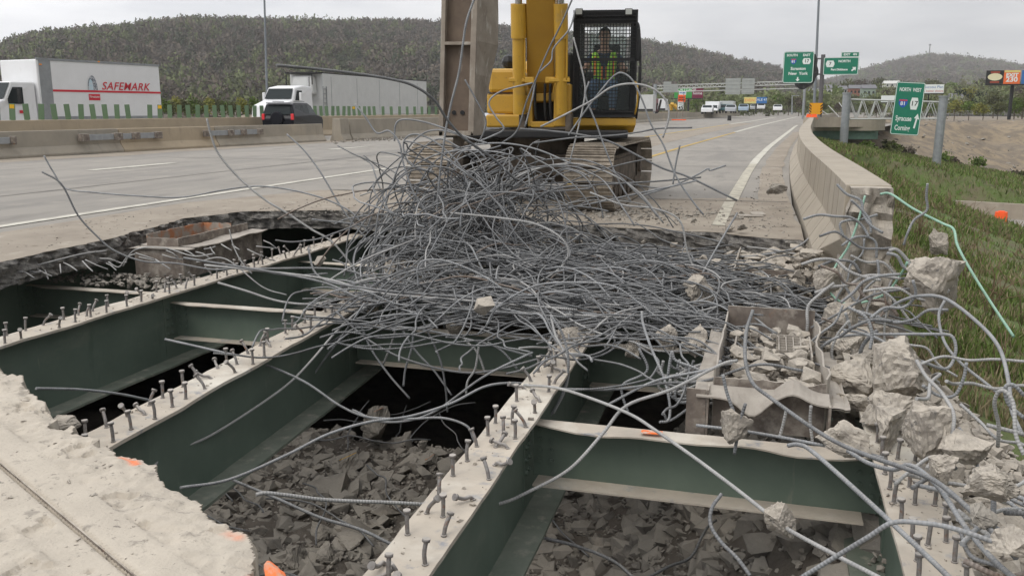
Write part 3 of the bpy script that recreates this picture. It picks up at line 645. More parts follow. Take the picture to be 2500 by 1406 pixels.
# ================================================================== RUBBLE
rubm = [rock_mesh(300 + i, (1, rnd.uniform(.55, .95), rnd.uniform(.35, .75)), 2, .05, 8, .38, .72) for i in range(10)]
RUBA = []
for m_ in rubm:
    RUBA.append((np.array([tuple(v.co) for v in m_.vertices]), np.array([tuple(f.vertices) for f in m_.polygons])))
def rotm(r_):
    a, b, c = r_.uniform(0, 6.28), r_.uniform(-.6, .6), r_.uniform(-.6, .6)
    return np.array((Matrix.Rotation(a, 3, 'Z') @ Matrix.Rotation(b, 3, 'X') @ Matrix.Rotation(c, 3, 'Y')))
def mass(name, items, m, label, cat, attr=None):
    """items = (x,y,z,size,mesh index) baked in one mesh"""
    Vs, Fs, b = [], [], 0; r_ = random.Random(3)
    for (x, y, z, s_, k) in items:
        v, f = RUBA[k]; vv = v @ rotm(r_).T * s_ + np.array((x, y, z)); Vs.append(vv); Fs.append(f + b); b += len(v)
    Vs = np.vstack(Vs); Fs = np.vstack(Fs); me = bpy.data.meshes.new(name); me.vertices.add(len(Vs)); me.vertices.foreach_set('co', Vs.ravel())
    me.loops.add(Fs.size); me.loops.foreach_set('vertex_index', Fs.ravel().astype(np.int32)); me.polygons.add(len(Fs))
    me.polygons.foreach_set('loop_start', np.arange(0, Fs.size, 3, dtype=np.int32)); me.polygons.foreach_set('loop_total', np.full(len(Fs), 3, dtype=np.int32))
    me.polygons.foreach_set('use_smooth', np.zeros(len(Fs), dtype=bool)); me.update(); me.validate(); me.materials.append(m); o = bpy.data.objects.new(name, me); COL.objects.link(o)
    return tag(o, label, cat, kind='stuff')
it = []; r_ = random.Random(21)
for k in range(12000):
    x, y = r_.uniform(-9, .9), r_.uniform(2.2, 10.5) if r_.random() < .93 else r_.uniform(10.5, 12)
    z = ground_z(x, y)[0]; s_ = .03 + .19 * r_.random() ** 3.0
    if k % 70 == 0: s_ *= 1.9
    it.append((x, y, z + s_ * .02, s_, r_.randrange(10)))
for k in range(9000):
    x, y = r_.uniform(-9, .9), r_.uniform(2.2, 11.5); it.append((x, y, ground_z(x, y)[0] + .02 + .05 * r_.random(), r_.uniform(.012, .035), r_.randrange(10)))
mass('rubble', it, M_rockd, 'brown dusty concrete rubble covering the ground below the girders', 'rubble')
tube_under = []
for k in range(46):
    x, y = r_.uniform(-7, .4), r_.uniform(3.5, 12); z = ground_z(x, y)[0] + .16; a = r_.uniform(0, 6.28); p = [Vector((x, y, z))]
    for q in range(6): a += r_.uniform(-.5, .5); p.append(p[-1] + Vector((math.cos(a) * .28, math.sin(a) * .28, r_.uniform(-.06, .09))))
    tube_under.append(spline(p, 4))
tubes('rebar_scraps', tube_under, .011, M_reb[2], n=5)['kind'] = 'stuff'; bpy.data.objects['rebar_scraps']['label'] = 'bent bars half buried in the brown rubble below the deck'; bpy.data.objects['rebar_scraps']['category'] = 'rebar'
it = []
for k in range(5000):
    x = 1.0 + abs(r_.gauss(0, .75)); y = r_.uniform(1.5, 8.2); e = x - 1.15
    lim = .45 + (1.9 if y < 4.9 else 1.9 * max(0, (8.2 - y)) / 3.3)
    if e > lim * r_.uniform(.7, 1.1): continue
    z = ground_z(x, y)[0] + .22 * max(0, 1 - e / 1.2) ; s_ = .018 + .10 * r_.random() ** 2.6
    it.append((x, y, z + s_ * .2, s_, r_.randrange(10)))
mass('rubble', it, M_rock, 'pale grey concrete rubble sliding down the bank right of the last girder', 'rubble')

it = []
for x0_, sl_, ya, yb in ((-5.95, 0, 5, 12), (-3.34, -.067, 4, 11), (-1.29, -.026, 2.6, 10), (.75, 0, 3, 6.5)):
    for k in range(330):
        y = lerp(ya, yb, r_.random() ** .6); x = x0_ + sl_ * y + r_.uniform(-.12, .12); it.append((x, y, -.348, .004 + .02 * r_.random() ** 4, r_.randrange(10)))
mass('crumbs', it, M_rock, 'concrete crumbs crusted on the girder top flanges', 'crumbs')
it = [(r_.uniform(-1.3, .45), r_.uniform(8.8, 11.1), r_.uniform(-.42, -.2), .025 + .11 * r_.random() ** 2.2, r_.randrange(10)) for _ in range(520)] + [(r_.gauss(-2.6, .9), r_.gauss(9.4, .8), r_.uniform(-.3, -.05), .02 + .10 * r_.random() ** 2, r_.randrange(10)) for _ in range(150)] + [(r_.uniform(.5, 1.2), r_.uniform(6.2, 8.6), r_.uniform(-.75, -.5), .025 + .10 * r_.random() ** 2.2, r_.randrange(10)) for _ in range(420)]
mass('rubble', it, M_rock, 'grey broken concrete lodged in the bars under the far deck lip', 'rubble')

# --- individual chunks: (u, v, Y, half sizes, label, material, seed)
CH = [
 (1905, 1272, 3.85, (.078, .07, .105), 'pointed grey chunk skewered in mid air on a bar at lower right', 11),
 (2283, 690, 7.2, (.27, .24, .24), 'big pale chunk hanging in bars right of the broken parapet end', 312),
 (2200, 905, 5.9, (.23, .2, .21), 'large dark faced chunk below the hanging chunk at the grass edge', 113),
 (2085, 925, 6.1, (.2, .17, .13), 'rounded pale chunk right of the open steel trough', 14),
 (2085, 985, 5.75, (.14, .12, .09), 'small pale chunk wedged under the rounded one beside the trough', 15),
 (2180, 1005, 5.4, (.21, .17, .13), 'lumpy pale chunk between the dark faced chunk and the wedge', 16),
 (2160, 1045, 5.1, (.17, .13, .12), 'wedge shaped pale chunk resting at the start of the rightmost girder', 17),
 (2062, 1068, 4.95, (.19, .12, .085), 'flat pale slab lying at the trough foot on the cross beam end', 18),
 (2255, 1062, 4.8, (.15, .15, .19), 'tall smooth pale chunk standing behind the first studs of the rightmost girder', 19),
 (2305, 1150, 4.3, (.095, .085, .08), 'pale block on the bank right of the rightmost girder studs', 20),
 (1790, 1043, 4.95, (.115, .07, .105), 'round grey chunk leaning on the front plate of the open trough', 21),
 (1712, 712, 8.1, (.19, .17, .15), 'cube like pale topped chunk on the bars left of the far trough', 22),
 (1630, 828, 6.9, (.115, .1, .12), 'pale chunk in the bars left of the open trough, the nearer to the pile', 23),
 (1700, 835, 6.8, (.13, .11, .12), 'pale chunk touching the left flange of the open trough', 24),
 (1395, 822, 6.9, (.13, .11, .09), 'grey chunk sitting where the middle girder meets the pile', 25),
 (1552, 850, 6.8, (.12, .1, .08), 'low grey chunk under bars right of the middle girder', 26),
 (1118, 668, 8.3, (.14, .12, .12), 'bright chunk caught in the dense bars at the pile centre left', 27),
 (1118, 795, 7.3, (.11, .1, .11), 'dull chunk hanging at the lower rim of the pile above the gap', 28),
 (1042, 662, 8.4, (.13, .12, .12), 'dusty chunk behind vertical bars at the pile left', 29),
 (1335, 598, 9.6, (.22, .14, .1), 'long chunk buried near the pile top, the left of two', 30),
 (1412, 590, 9.8, (.17, .13, .1), 'chunk buried near the pile top, the right of two', 31),
 (1440, 682, 8.3, (.12, .1, .08), 'small chunk buried in the middle of the pile', 32),
 (1120, 580, 9.3, (.2, .14, .16), 'brown chunk behind the leaning bundle of bars', 33),
 (905, 735, 7.7, (.12, .1, .12), 'dusty chunk in bars above the second girder', 34),
 (2058, 772, 7.3, (.17, .14, .14), 'pale chunk fallen below the ragged parapet end', 35),
 (2075, 838, 6.7, (.14, .12, .1), 'smaller chunk under the one fallen from the parapet', 36),
 (2110, 880, 6.4, (.13, .12, .09), 'half buried chunk above the rounded pale one', 37),
 (2020, 690, 8.0, (.13, .12, .14), 'chunk at the foot of the parapet wall beside green bars', 38),
 (1985, 620, 9.1, (.18, .13, .08), 'flat broken chunk between the far trough and the parapet', 39),
 (1895, 461, 14.1, (.17, .13, .1), 'dark lump on the shoulder beside the parapet', 40),
 (1775, 552, 11.35, (.12, .1, .06), 'grey chunk on the broken deck lip at the line end', 41),
 (1812, 556, 11.2, (.09, .07, .04), 'small brown chunk on the deck lip right of the grey one', 42),
 (2292, 590, 12.5, (.13, .1, .2), 'grey lump on the grass slope', 43),
 (160, 1035, 3.62, (.085, .07, .045), 'loose chunk at the ragged rim of the near slab', 44),
 (2420, 1180, 3.9, (.13, .11, .09), 'larger chunk on the rubble bank at right edge', 45),
 (2360, 1095, 4.6, (.12, .11, .08), 'grey chunk at the top of the rubble bank', 46),
 (2400, 1260, 3.55, (.07, .06, .05), 'small brownish chunk on the bank beside the stud rows', 47),
 (2460, 1330, 3.3, (.085, .08, .06), 'chunk at the lower right corner of the rubble bank', 48),
]
for u, v, Y, d, lab, sd in CH:
    m_ = M_rockd if 'brown' in lab or 'dark lump' in lab else M_rock
    rock('concrete_chunk', lab, 'concrete chunk', at(u, v, y=Y), d, sd, m_, 'broken concrete chunks', sub=4, rough=.09)
for u, v, z, d, lab, sd, pa in [(915, 1035, -2.75, (.26, .2, .26), 'large chunk standing at the back of the brown rubble in the gap', 60, 1), (845, 1130, -2.95, (.27, .25, .12), 'chunk with a yellow paint stripe in the brown rubble', 61, 2),
     (1040, 1130, -3.0, (.24, .16, .12), 'flat chunk with a rusty top near the gap centre', 62, 1), (735, 1360, -2.9, (.15, .14, .13), 'round chunk in the rubble right of the near slab corner', 63, 0), (800, 1350, -2.9, (.14, .12, .13), 'chunk beside the round one in the rubble', 64, 0),
     (860, 1320, -2.9, (.2, .14, .12), 'wide chunk in the rubble left of the middle girder', 65, 0), (780, 1290, -2.95, (.16, .1, .08), 'slab like chunk in the rubble pit', 66, 0), (1710, 1345, -2.3, (.13, .1, .12), 'pale chunk in the rubble below the nearest cross beam', 67, 0)]:
    rock('concrete_chunk', lab, 'concrete chunk', at(u, v, z=z), d, sd, M_rockd, 'broken concrete chunks', sub=4, rough=.08)
    if pa:
        c = bpy.context.scene.collection.objects[-1]
        mb = MB(); mb.box((0, 0, 0), (d[0] * .9, d[1] * .22, .006)); q = mb.build('paint_stripe', M_refl if pa == 2 else M_rustor, c); q.location = (0, -d[1] * .35, d[2] * .80); q.rotation_euler = (-.3, 0, .1)
# orange sprayed lump at the slab corner
rock('concrete_chunk', 'orange sprayed chunk just under the near slab corner', 'concrete chunk', at(668, 1404, y=2.38), (.07, .035, .025), 70, mat('orange_sprayed_concrete', (.85, .22, .08, 1), (.45, .38, .3, 1), 14, .34, .5, .95), 'broken concrete chunks', (.2, .4, -.6))
# light litter on the road
mb = MB(); mb.box((0, 0, 0), (.34, .2, .012), rz=.2); mb.box((.1, .08, .02), (.2, .12, .012), rz=.5, rx=.25); o = mb.build('flat_scrap', M_dusty); o.location = at(1832, 526, z=.02); tag(o, 'crumpled pale sheet lying on the road beside the white line', 'scrap')

# ================================================================== STEEL TROUGHS (drain boxes)
def dented(mb, a, b, z0, z1, amp, sd, n=18, th=.012):
    """upright plate from a to b with a wavy top"""
    a = Vector(a); b = Vector(b); d = (b - a); nr = Vector((-d.y, d.x)).normalized(); V = []
    for s_ in (-.5, .5):
        for i in range(n + 1):
            p = a + d * i / n + nr * th * s_
            k = amp * fbm(i * .25 + sd, sd); V += [(p.x, p.y, z0), (p.x + nr.x * k, p.y + nr.y * k, z1 + amp * .7 * fbm(i * .3, sd + 3))]
    w_ = 2 * (n + 1); fs = []
    for i in range(n):
        q = 2 * i; fs += [(q, q + 2, q + 3, q + 1), (w_ + q, w_ + q + 1, w_ + q + 3, w_ + q + 2), (q + 1, q + 3, w_ + q + 3, w_ + q + 1), (q, w_ + q, w_ + q + 2, q + 2)]
    fs += [(0, 1, w_ + 1, w_), (2 * n, w_ + 2 * n, w_ + 2 * n + 1, 2 * n + 1)]; mb.add(V, fs)
# near trough: x -.36...46, Y 5.5..7.4
T = thing('steel_trough', 'open steel trough with dented cream flanges full of broken concrete, nearest the camera', 'drain trough', (0, 0, 0), 0, 'steel drain troughs')
x0, x1, y0, y1, zt, zb = -.27, .40, 5.55, 7.25, -.16, -.52
mb = MB(); dented(mb, (x0, y0), (x0, y1), zb, zt + .05, .012, 1); dented(mb, (x1, y0), (x1, y1), zb, zt + .04, .05, 2); mb.build('side_wall', M_dusty, T)
mb = MB(); dented(mb, (x0, y0), (x1, y0), zb + .02, zt + .0, .03, 3); mb.build('front_plate', M_rust, T)
mb = MB(); dented(mb, (x0, y1), (x1, y1), zb, zt + .10, .006, 4); mb.build('back_plate', M_rust, T)
wavy_plate('side_flange', x0 - .12, x0 - .01, y0 - .12, y1 - .1, zt - .08, .012, M_dusty, T, .01, 31)
wavy_plate('side_flange', x1 + .015, x1 + .13, y0 - .12, y1 - .5, zt - .10, .012, M_dusty, T, .02, 37)
# crumpled front lip
n = 22; V = []
for lv in (0, .01):
    for i in range(n + 1):
        x = lerp(x0 - .1, x1 + .02, i / n); a = i / n
        w_ = -.10 * math.exp(-((a - .43) / .12) ** 2) + .10 * math.exp(-((a - .73) / .12) ** 2)
        for j in range(4): V.append((x, y0 - .01 - j * .045, zt - .05 + w_ * (j / 3 if a < .58 else .3 + .7 * (1 - abs(j / 3 - .4))) - lv - .012 * j))
k = (n + 1) * 4; fs = []
for i in range(n):
    for j in range(3): a = i * 4 + j; fs += [(a, a + 4, a + 5, a + 1), (a + k, a + k + 1, a + k + 5, a + k + 4)]
    a = i * 4 + 3; fs.append((a, a + 4, a + 4 + k, a + k))
mb = MB(); mb.add(V, fs); mb.build('front_lip', M_dusty, T)
mb = MB(); mb.box((x0 - .1, y0 - .12, -.42), (.12, .014, .42)); mb.box((x0 - .03, y0 - .06, -.42), (.014, .14, .42)); mb.build('end_bracket', M_rust, T)
mb = MB(); mb.box((x1 + .02, y0 - .1, -.42), (.014, .16, .36)); mb.build('end_bracket', M_rust, T)
mb = MB(); mb.box(((x0 + x1) / 2, (y0 + y1) / 2, zb + .12), (x1 - x0 - .03, y1 - y0 - .04, .02)); mb.build('trough_floor', M_rust, T)
mb = MB()
for i in range(5): mb.box((x0 + .40 + i * .052, 6.72, zt - .06), (.008, .42, .03))
for i in range(6): mb.box((x0 + .48, 6.55 + i * .075, zt - .066), (.20, .008, .024))
for i in range(7): mb.box((x0 + .14 + i * .05, 6.93, zt - .07), (.008, .05, .05))
mb.box((x0 + .33, 6.955, zt - .055), (.50, .012, .03)); mb.box((x0 + .62, 6.6, zt - .05), (.012, .6, .05)); mb.box((x0 + .09, 6.7, zt - .05), (.012, .42, .05)); mb.build('grating', M_dusty, T)
r_ = random.Random(77)
for k in range(74):
    x, y = r_.uniform(x0 + .07, x1 - .07), r_.uniform(y0 + .07, y1 - .08)
    if .1 < x - x0 < .62 and 6.45 < y < 6.95: 
        if r_.random() < .75: continue
    s_ = r_.uniform(.03, .085); rock('concrete_chunk', 'small pale rubble piece heaped inside the open near trough', 'concrete chunk', (x, y, zt - .13 + s_ * .6 + r_.uniform(0, .05)), (s_ * 1.3, s_, s_ * .7), 400 + k, M_rock, 'rubble pieces in the near trough', sub=2)
it = [(r_.uniform(x0 + .05, x1 - .05), r_.uniform(y0 + .05, y1 - .05), zb + .15 + r_.uniform(0, .1), r_.uniform(.02, .05), r_.randrange(10)) for _ in range(420)]
mass('grit', it, M_rock, 'fine concrete grit filling the near trough', 'grit')
# far trough x -.4...45, Y 9.4...11.6
T = thing('steel_trough', 'far steel trough at the deck edge, brim full of rubble beside the parapet', 'drain trough', (0, 0, 0), 0, 'steel drain troughs')
x0, x1, y0, y1, zt, zb = -.30, .42, 9.15, 10.75, -.20, -.62
mb = MB(); dented(mb, (x0, y0), (x0, y1), zb, zt + .1, .03, 11); dented(mb, (x1, y0), (x1, y1), zb, zt + .04, .03, 12); mb.build('side_wall', M_dusty, T)
mb = MB(); dented(mb, (x0, y0), (x1, y0), zb, zt + .0, .02, 13); dented(mb, (x0, y0 + .35), (x1 - .1, y0 + .35), zt - .1, zt + .06, .015, 14); mb.build('front_plate', M_rust, T)
wavy_plate('front_flange', x0, x1, y0 - .1, y0 + .02, zt, .012, M_dusty, T, .012, 41)
mb = MB(); mb.box((x0 - .02, y0 - .05, -.45), (.05, .014, .42)); mb.build('end_bracket', M_rust, T)
for k in range(80):
    x, y = r_.uniform(x0, x1 + .05), r_.uniform(y0 + .4, y1 + .1); s_ = r_.uniform(.035, .1)
    rock('concrete_chunk', 'small pale rubble piece heaped on the far trough', 'concrete chunk', (x, y, zt - .03 + s_ * .4 + .05 * math.sin((x - x0) * 4)), (s_ * 1.4, s_, s_ * .6), 600 + k, M_rock, 'rubble pieces on the far trough', sub=2)
it = [(r_.uniform(x0, x1 + .1), r_.uniform(y0 + .2, y1 + .1), zt - .06 + r_.uniform(0, .08), r_.uniform(.02, .06), r_.randrange(10)) for _ in range(800)]
it += [(r_.uniform(.3, .75), r_.uniform(8.9, 10.8), -.16 + r_.uniform(-.05, .1), r_.uniform(.03, .09), r_.randrange(10)) for _ in range(260)]
mass('grit', it, M_rock, 'broken concrete grit covering the far trough', 'grit')
# left trough (rusted)
T = thing('steel_trough', 'rusted steel trough with an orange inner wall on the left cross beam', 'drain trough', (-6.95, 8.55, -.47), math.radians(2), 'steel drain troughs')
def P3(u, v, Y): return at(u, v, y=Y) - Vector((-6.95, 8.55, -.47))
X0, X1, Y0, Y1 = -.30, .45, .284, 2.1
mb = MB(); dented(mb, (X0, Y0), (X1 - .1, Y0), .0, .35, .012, 21); mb.build('front_plate', M_rust, T)
mb = MB(); dented(mb, (X1 - .1, Y0), (X1 - .1, Y1), .0, .35, .02, 22); mb.build('side_wall', M_rust, T)
mb = MB(); dented(mb, (X0, Y0), (X0, Y1), .0, .35, .02, 23); mb.build('side_wall', M_rust, T)
wavy_plate('top_flange', X0 - .06, X1 - .02, Y0 - .04, Y0 + .14, .36, .012, M_dusty, T, .008, 51)
wavy_plate('side_flange', X1 - .24, X1 - .0, Y0 + .16, Y1, .36, .012, M_dusty, T, .012, 53)
wavy_plate('side_flange', X0 - .06, X0 + .1, Y0 + .16, Y1, .36, .012, M_dusty, T, .012, 55)
mb = MB(); dented(mb, (X0 + .08, Y0 + .14), (X1 - .24, Y0 + .14), .36, .46, .008, 24); mb.build('upper_plate', M_rust, T)
mb = MB(); dented(mb, (X1 - .25, Y0 + .14), (X1 - .25, Y1 - .1), .36, .46, .015, 25); mb.build('upper_plate', M_rust, T)
mb = MB(); dented(mb, (X0 + .08, Y0 + .14), (X0 + .08, Y1 - .5), .36, .50, .015, 26); mb.build('orange_inner_wall', M_rustor, T)
mb = MB(); dented(mb, (X0 + .08, Y1 - .5), (X1 - .25, Y1 - .5), .36, .50, .015, 27); mb.build('orange_inner_wall', M_rustor, T)
it = [(-6.95 + r_.uniform(-1.0, .75), 8.55 + r_.uniform(-.42, .25), -.46 + r_.uniform(0, .05) , r_.uniform(.015, .05), r_.randrange(10)) for _ in range(260)]
mass('grit', it, M_rockd, 'dusty grit along the foot of the rusted left trough', 'grit')

# ================================================================== REBAR
TONE = ('mid grey', 'pale', 'dark', 'rust stained')
def bar(pts, label=None, group=None, r=.0118, m=0, n=7, name='rebar', sub=7):
    if group and isinstance(m, int): label = TONE[m] + ' ' + label.replace('grey ', '')
    o = tubes(name, [spline(pts, sub)], r * (.82 if group is None else 1), m if not isinstance(m, int) else M_reb[m], n=n)
    return tag(o, label, 'rebar', group)
def px(pts, Y0, Y1=None, **k):
    """pixel polyline at depths running from Y0 to Y1 (or (u,v,Y) triples)"""
    Y1 = Y0 if Y1 is None else Y1; n = len(pts) - 1
    L_ = [0]
    for a, b in zip(pts[:-1], pts[1:]): L_.append(L_[-1] + math.hypot(b[0] - a[0], b[1] - a[1]))
    P = [at(p[0], p[1], y=(p[2] if len(p) > 2 else lerp(Y0, Y1, l / L_[-1]))) for p, l in zip(pts, L_)]
    return bar(P, **k)
px([(103, 420), (150, 450), (190, 525), (235, 575), (280, 612), (350, 638), (430, 643), (520, 658), (600, 655), (700, 672), (800, 668)], 7.6, 8.2, label='dark bar rising from the left hole edge, tip bent back over the road', m=2)
px([(107, 380), (130, 420), (160, 460), (230, 470), (330, 478), (440, 482), (540, 465), (620, 455), (700, 462), (790, 485), (860, 520), (900, 570)], 8.6, 9.2, label='long wavy bar reaching far left across the white edge line', m=0)
px([(505, 290), (515, 330), (530, 370), (560, 410), (600, 450), (650, 490), (700, 520), (760, 560), (810, 590), (860, 650), (900, 720)], 8.2, 8.6, label='curved bar whose tip stands before the barrier brackets', r=.014, m=1)
px([(700, 328), (740, 365), (775, 410), (800, 450), (820, 485), (850, 530), (900, 590)], 9.2, label='bar pointing up left with its tip below the black car', m=0)
px([(675, 160), (760, 168), (850, 178), (950, 193), (1010, 210), (1060, 245), (1090, 290), (1130, 335), (1200, 385), (1260, 440)], 6.6, 8.8, label='thick bar crossing high in front of the white trailer', r=.0155, m=2, n=9)
px([(868, 255), (895, 290), (920, 325), (950, 320), (975, 350), (985, 400), (1010, 470), (1050, 540), (1060, 620)], 8.8, label='kinked bar rising left of the attachment', m=0)
px([(963, 345), (966, 305), (985, 292), (1030, 297), (1080, 312), (1140, 335), (1190, 350)], 8.9, label='short bar hooked down at its left end beside the attachment foot', m=0)
px([(1135, 195), (1160, 240), (1185, 290), (1182, 320), (1168, 350)], 9.4, label='dark bent bar in front of the attachment lower half', m=2)
px([(1165, -20), (1140, 50), (1130, 110), (1120, 180), (1100, 260), (1085, 340), (1070, 470), (1065, 600), (1075, 720), (1085, 800)], 8.4, label='very long bar hanging the full height before the attachment', r=.014, m=0)
px([(1410, -30), (1370, 60), (1340, 120), (1310, 190), (1285, 250), (1262, 320), (1225, 350)], 9.6, label='dark bar leaning across the boom cylinders from the top', m=2)
px([(1405, 25), (1390, 72), (1352, 118), (1345, 150), (1312, 185), (1300, 240), (1282, 310)], 9.9, label='crooked bar zigzagging over the boom base', m=0)
px([(1300, 203), (1225, 223), (1194, 250), (1210, 285), (1230, 315), (1200, 333), (1170, 345)], 9.5, label='S shaped bar before the yellow engine housing', m=0)
px([(1400, 92), (1410, 130), (1425, 190), (1428, 230), (1418, 285), (1405, 340), (1390, 400)], 10.2, label='pale bar standing along the left side of the cab guard', m=1)
px([(1388, 330), (1430, 270), (1470, 218), (1500, 185), (1520, 179), (1545, 198), (1570, 250), (1590, 305), (1620, 355), (1650, 430), (1690, 490), (1718, 525)], 9.6, label='bar arching over the cab front and down to the road at right', m=0)
px([(1320, 310), (1400, 270), (1450, 243), (1490, 215), (1540, 205), (1590, 215), (1625, 245), (1633, 285), (1618, 337)], 9.4, label='bar hooking over right of the cab with a blunt hanging end', r=.0135, m=1)
px([(1438, 200), (1430, 235), (1455, 300), (1480, 370), (1510, 440), (1540, 492)], 9.7, label='straightish bar crossing the cab base and the right track', m=0)
px([(1300, 350), (1400, 337), (1500, 331), (1560, 323), (1610, 314), (1690, 312)], 9.8, label='bar with a level free end just above the yellow road line', m=2)
px([(1270, 315), (1340, 320), (1420, 330), (1490, 347), (1560, 382), (1620, 412), (1680, 432), (1800, 490)], 9.9, label='long bar sloping from the machine down to the white line', r=.014, m=2)
px([(1660, 355), (1650, 400), (1643, 450)], 9.9, label='short upright bar right of the right track', m=0)
px([(1772, 404), (1735, 416), (1728, 412), (1700, 428), (1640, 455), (1560, 480)], 9.9, label='bar with a small notch near its right tip above the road', m=0)
px([(1712, 433), (1600, 443), (1450, 452), (1330, 462)], 10, label='level bar before the right track, ending in a flat tip', m=2)
px([(1700, 441), (1640, 455), (1560, 472), (1420, 502), (1300, 520)], 9.7, label='bar under the flat tipped one, sloping left', m=0)
px([(1800, 520), (1730, 640), (1700, 700)], 9, 8.5, label='bar leaning up to the lip right of the pile', m=0)
px([(532, 690), (600, 710), (680, 735), (760, 742), (830, 725), (870, 690), (960, 672), (1060, 650), (1150, 640)], 7.3, 7.9, label='sagging bar with a thick left tip over the second bay', r=.014, m=1, n=9)
px([(403, 828), (500, 850), (620, 880), (740, 930), (830, 990), (900, 1018), (1000, 1022), (1080, 1020), (1140, 1040), (1158, 1075), (1185, 1100), (1250, 1090), (1330, 1030), (1372, 960), (1388, 890), (1375, 820), (1345, 770)], 5.9, 6.0, label='long looping bar from over the second girder round the middle girder and back up', m=0, n=9)
px([(440, 1190), (560, 1170), (700, 1110), (800, 1060), (900, 1030), (1000, 1016), (1100, 985), (1180, 945), (1240, 935), (1300, 938)], 4.2, 6.2, label='bar rising from the near slab rim to the middle girder', m=0, n=9)
px([(376, 1142), (390, 1118), (430, 1095), (500, 1070), (600, 1010), (700, 940), (760, 880), (830, 800), (900, 745), (990, 718), (1080, 690)], 4.4, 7.8, label='bar with a hooked foot in front of the second girder web', m=1, n=9)
px([(88, 948), (200, 951), (300, 963), (400, 982), (490, 975), (570, 945), (640, 890), (700, 850), (800, 795), (860, 770), (950, 735)], 4.6, 7.8, label='bar lying over the stud rows of the second girder', m=0, n=9)
px([(625, 1207), (650, 1203), (700, 1208), (800, 1220), (950, 1226), (1080, 1233), (1160, 1236), (1230, 1226), (1290, 1200), (1390, 1145), (1470, 1060), (1530, 990), (1640, 950), (1760, 890), (1800, 880)], 3.7, 5.6, label='bar stretched across the middle girder in the foreground', r=.0125, m=1, n=9)
px([(570, 1172), (680, 1218), (780, 1262), (880, 1292), (960, 1330)], 4.6, 4.2, label='dark bar slanting down into the gap beside the middle girder', m=2)
px([(1280, 940), (1360, 947), (1450, 975), (1540, 1012), (1600, 1050), (1700, 1120), (1800, 1195), (1870, 1250), (1905, 1272)], 5.6, 3.9, label='bar running down right into the skewered chunk', m=1, n=9)
px([(1897, 1276), (1960, 1312), (2060, 1365), (2140, 1406), (2200, 1440)], 3.85, 3.3, label='straight bar leaving the skewered chunk to the lower right', r=.0115, m=1, n=9)
px([(1925, 1087), (1950, 1085), (1985, 1103), (2100, 1205), (2230, 1325), (2340, 1430)], 4.5, 3.2, label='thick bar with a bent upper tip lying over the rightmost girder', r=.0135, m=0, n=9)
px([(1955, 1410), (2050, 1352), (2120, 1310), (2180, 1275), (2260, 1277), (2330, 1290), (2420, 1320), (2500, 1350)], 3.5, 3.3, label='strongly ribbed bar rising from the bottom edge to the stud rows', m=0, n=9)
px([(1762, 1205), (1738, 1240), (1735, 1280), (1760, 1322), (1800, 1362), (1832, 1405)], 4.1, 3.8, label='S curved bar hanging before the rubble at bottom right', r=.011, m=2, n=9)
px([(1838, 758), (1822, 810), (1820, 880), (1838, 935), (1880, 970), (1970, 1035), (2040, 1078), (2120, 1112), (2230, 1150), (2300, 1185), (2400, 1275), (2480, 1360)], 5.5, 3.3, label='tall curved bar standing in the open trough and running to the right edge', r=.0135, m=2, n=9)
px([(1700, 1038), (1800, 1050), (1900, 1066), (2000, 1085), (2080, 1098), (2160, 1118)], 5.15, 4.9, label='ribbed bar lying along the foot of the near trough', m=0)
px([(2070, 1100), (2120, 1130), (2180, 1146), (2215, 1135), (2250, 1150), (2300, 1200), (2360, 1290), (2430, 1370), (2500, 1430)], 4.6, 3.2, label='bar winding past the stud heads of the rightmost girder', r=.0135, m=0, n=9)
px([(1765, 915), (1775, 960), (1800, 1040), (1793, 1108)], 5.0, label='short bar crossed over the round chunk at the trough front', m=0)
px([(1820, 985), (1806, 1030), (1798, 1060)], 4.95, label='small bar behind the crossed one at the trough front', m=2)
px([(1920, 1000), (1912, 1035), (1903, 1068)], 5.3, label='short slanted bar against the front plate of the near trough', m=1)
px([(1980, 990), (1978, 1030), (1984, 1080)], 5.3, label='short upright bar against the front plate of the near trough', m=1)
px([(2150, 474), (2175, 474), (2230, 510), (2300, 545), (2328, 560), (2338, 600), (2370, 660), (2420, 740), (2475, 822)], 8.3, 7.0, label='pale green coated bar sweeping out over the grass', r=.0125, m=M_rebgreen, n=9)
px([(2112, 478), (2095, 540), (2072, 600), (2040, 650), (2022, 700), (2045, 732), (2085, 742), (2160, 718), (2200, 668), (2215, 640)], 8.3, 7.7, label='green coated bar looping round the broken parapet end', r=.012, m=M_rebgreen, n=9)
px([(2060, 580), (2051, 548), (2070, 538), (2100, 536), (2143, 524)], 8.25, label='grey stirrup bar bent around the parapet face', r=.014, m=0, n=9)
px([(2055, 600), (2085, 580), (2115, 578), (2138, 592), (2140, 630)], 8.1, label='grey arched stub on the broken parapet end', r=.013, m=0, n=9)
px([(2170, 612), (2190, 610), (2215, 635), (2222, 650)], 7.8, label='thick arched stub bar right of the parapet end', r=.018, m=1, n=9)
px([(2165, 618), (2190, 625), (2205, 650), (2225, 662)], 7.7, label='second thick arched stub under the first at the parapet end', r=.016, m=0, n=9)
px([(1980, 800), (2030, 775), (2100, 735), (2150, 715), (2250, 700)], 7.1, label='bar resting against the fallen pale chunks below the parapet', m=2)
px([(2145, 705), (2180, 730), (2225, 788)], 7.0, label='straight pale bar poking down below the hanging chunk', m=1)
px([(2160, 760), (2200, 735), (2250, 722), (2310, 730), (2390, 790), (2440, 850), (2462, 930), (2470, 1000), (2495, 1060)], 6.9, 5.0, label='thick bar arching from under the hanging chunk to the right edge', r=.014, m=0, n=9)
px([(2308, 730), (2292, 770), (2306, 835), (2345, 885), (2400, 930), (2438, 960)], 6.6, 5.8, label='bar dropping from the hanging chunk to the hooked bundle', m=0, n=9)
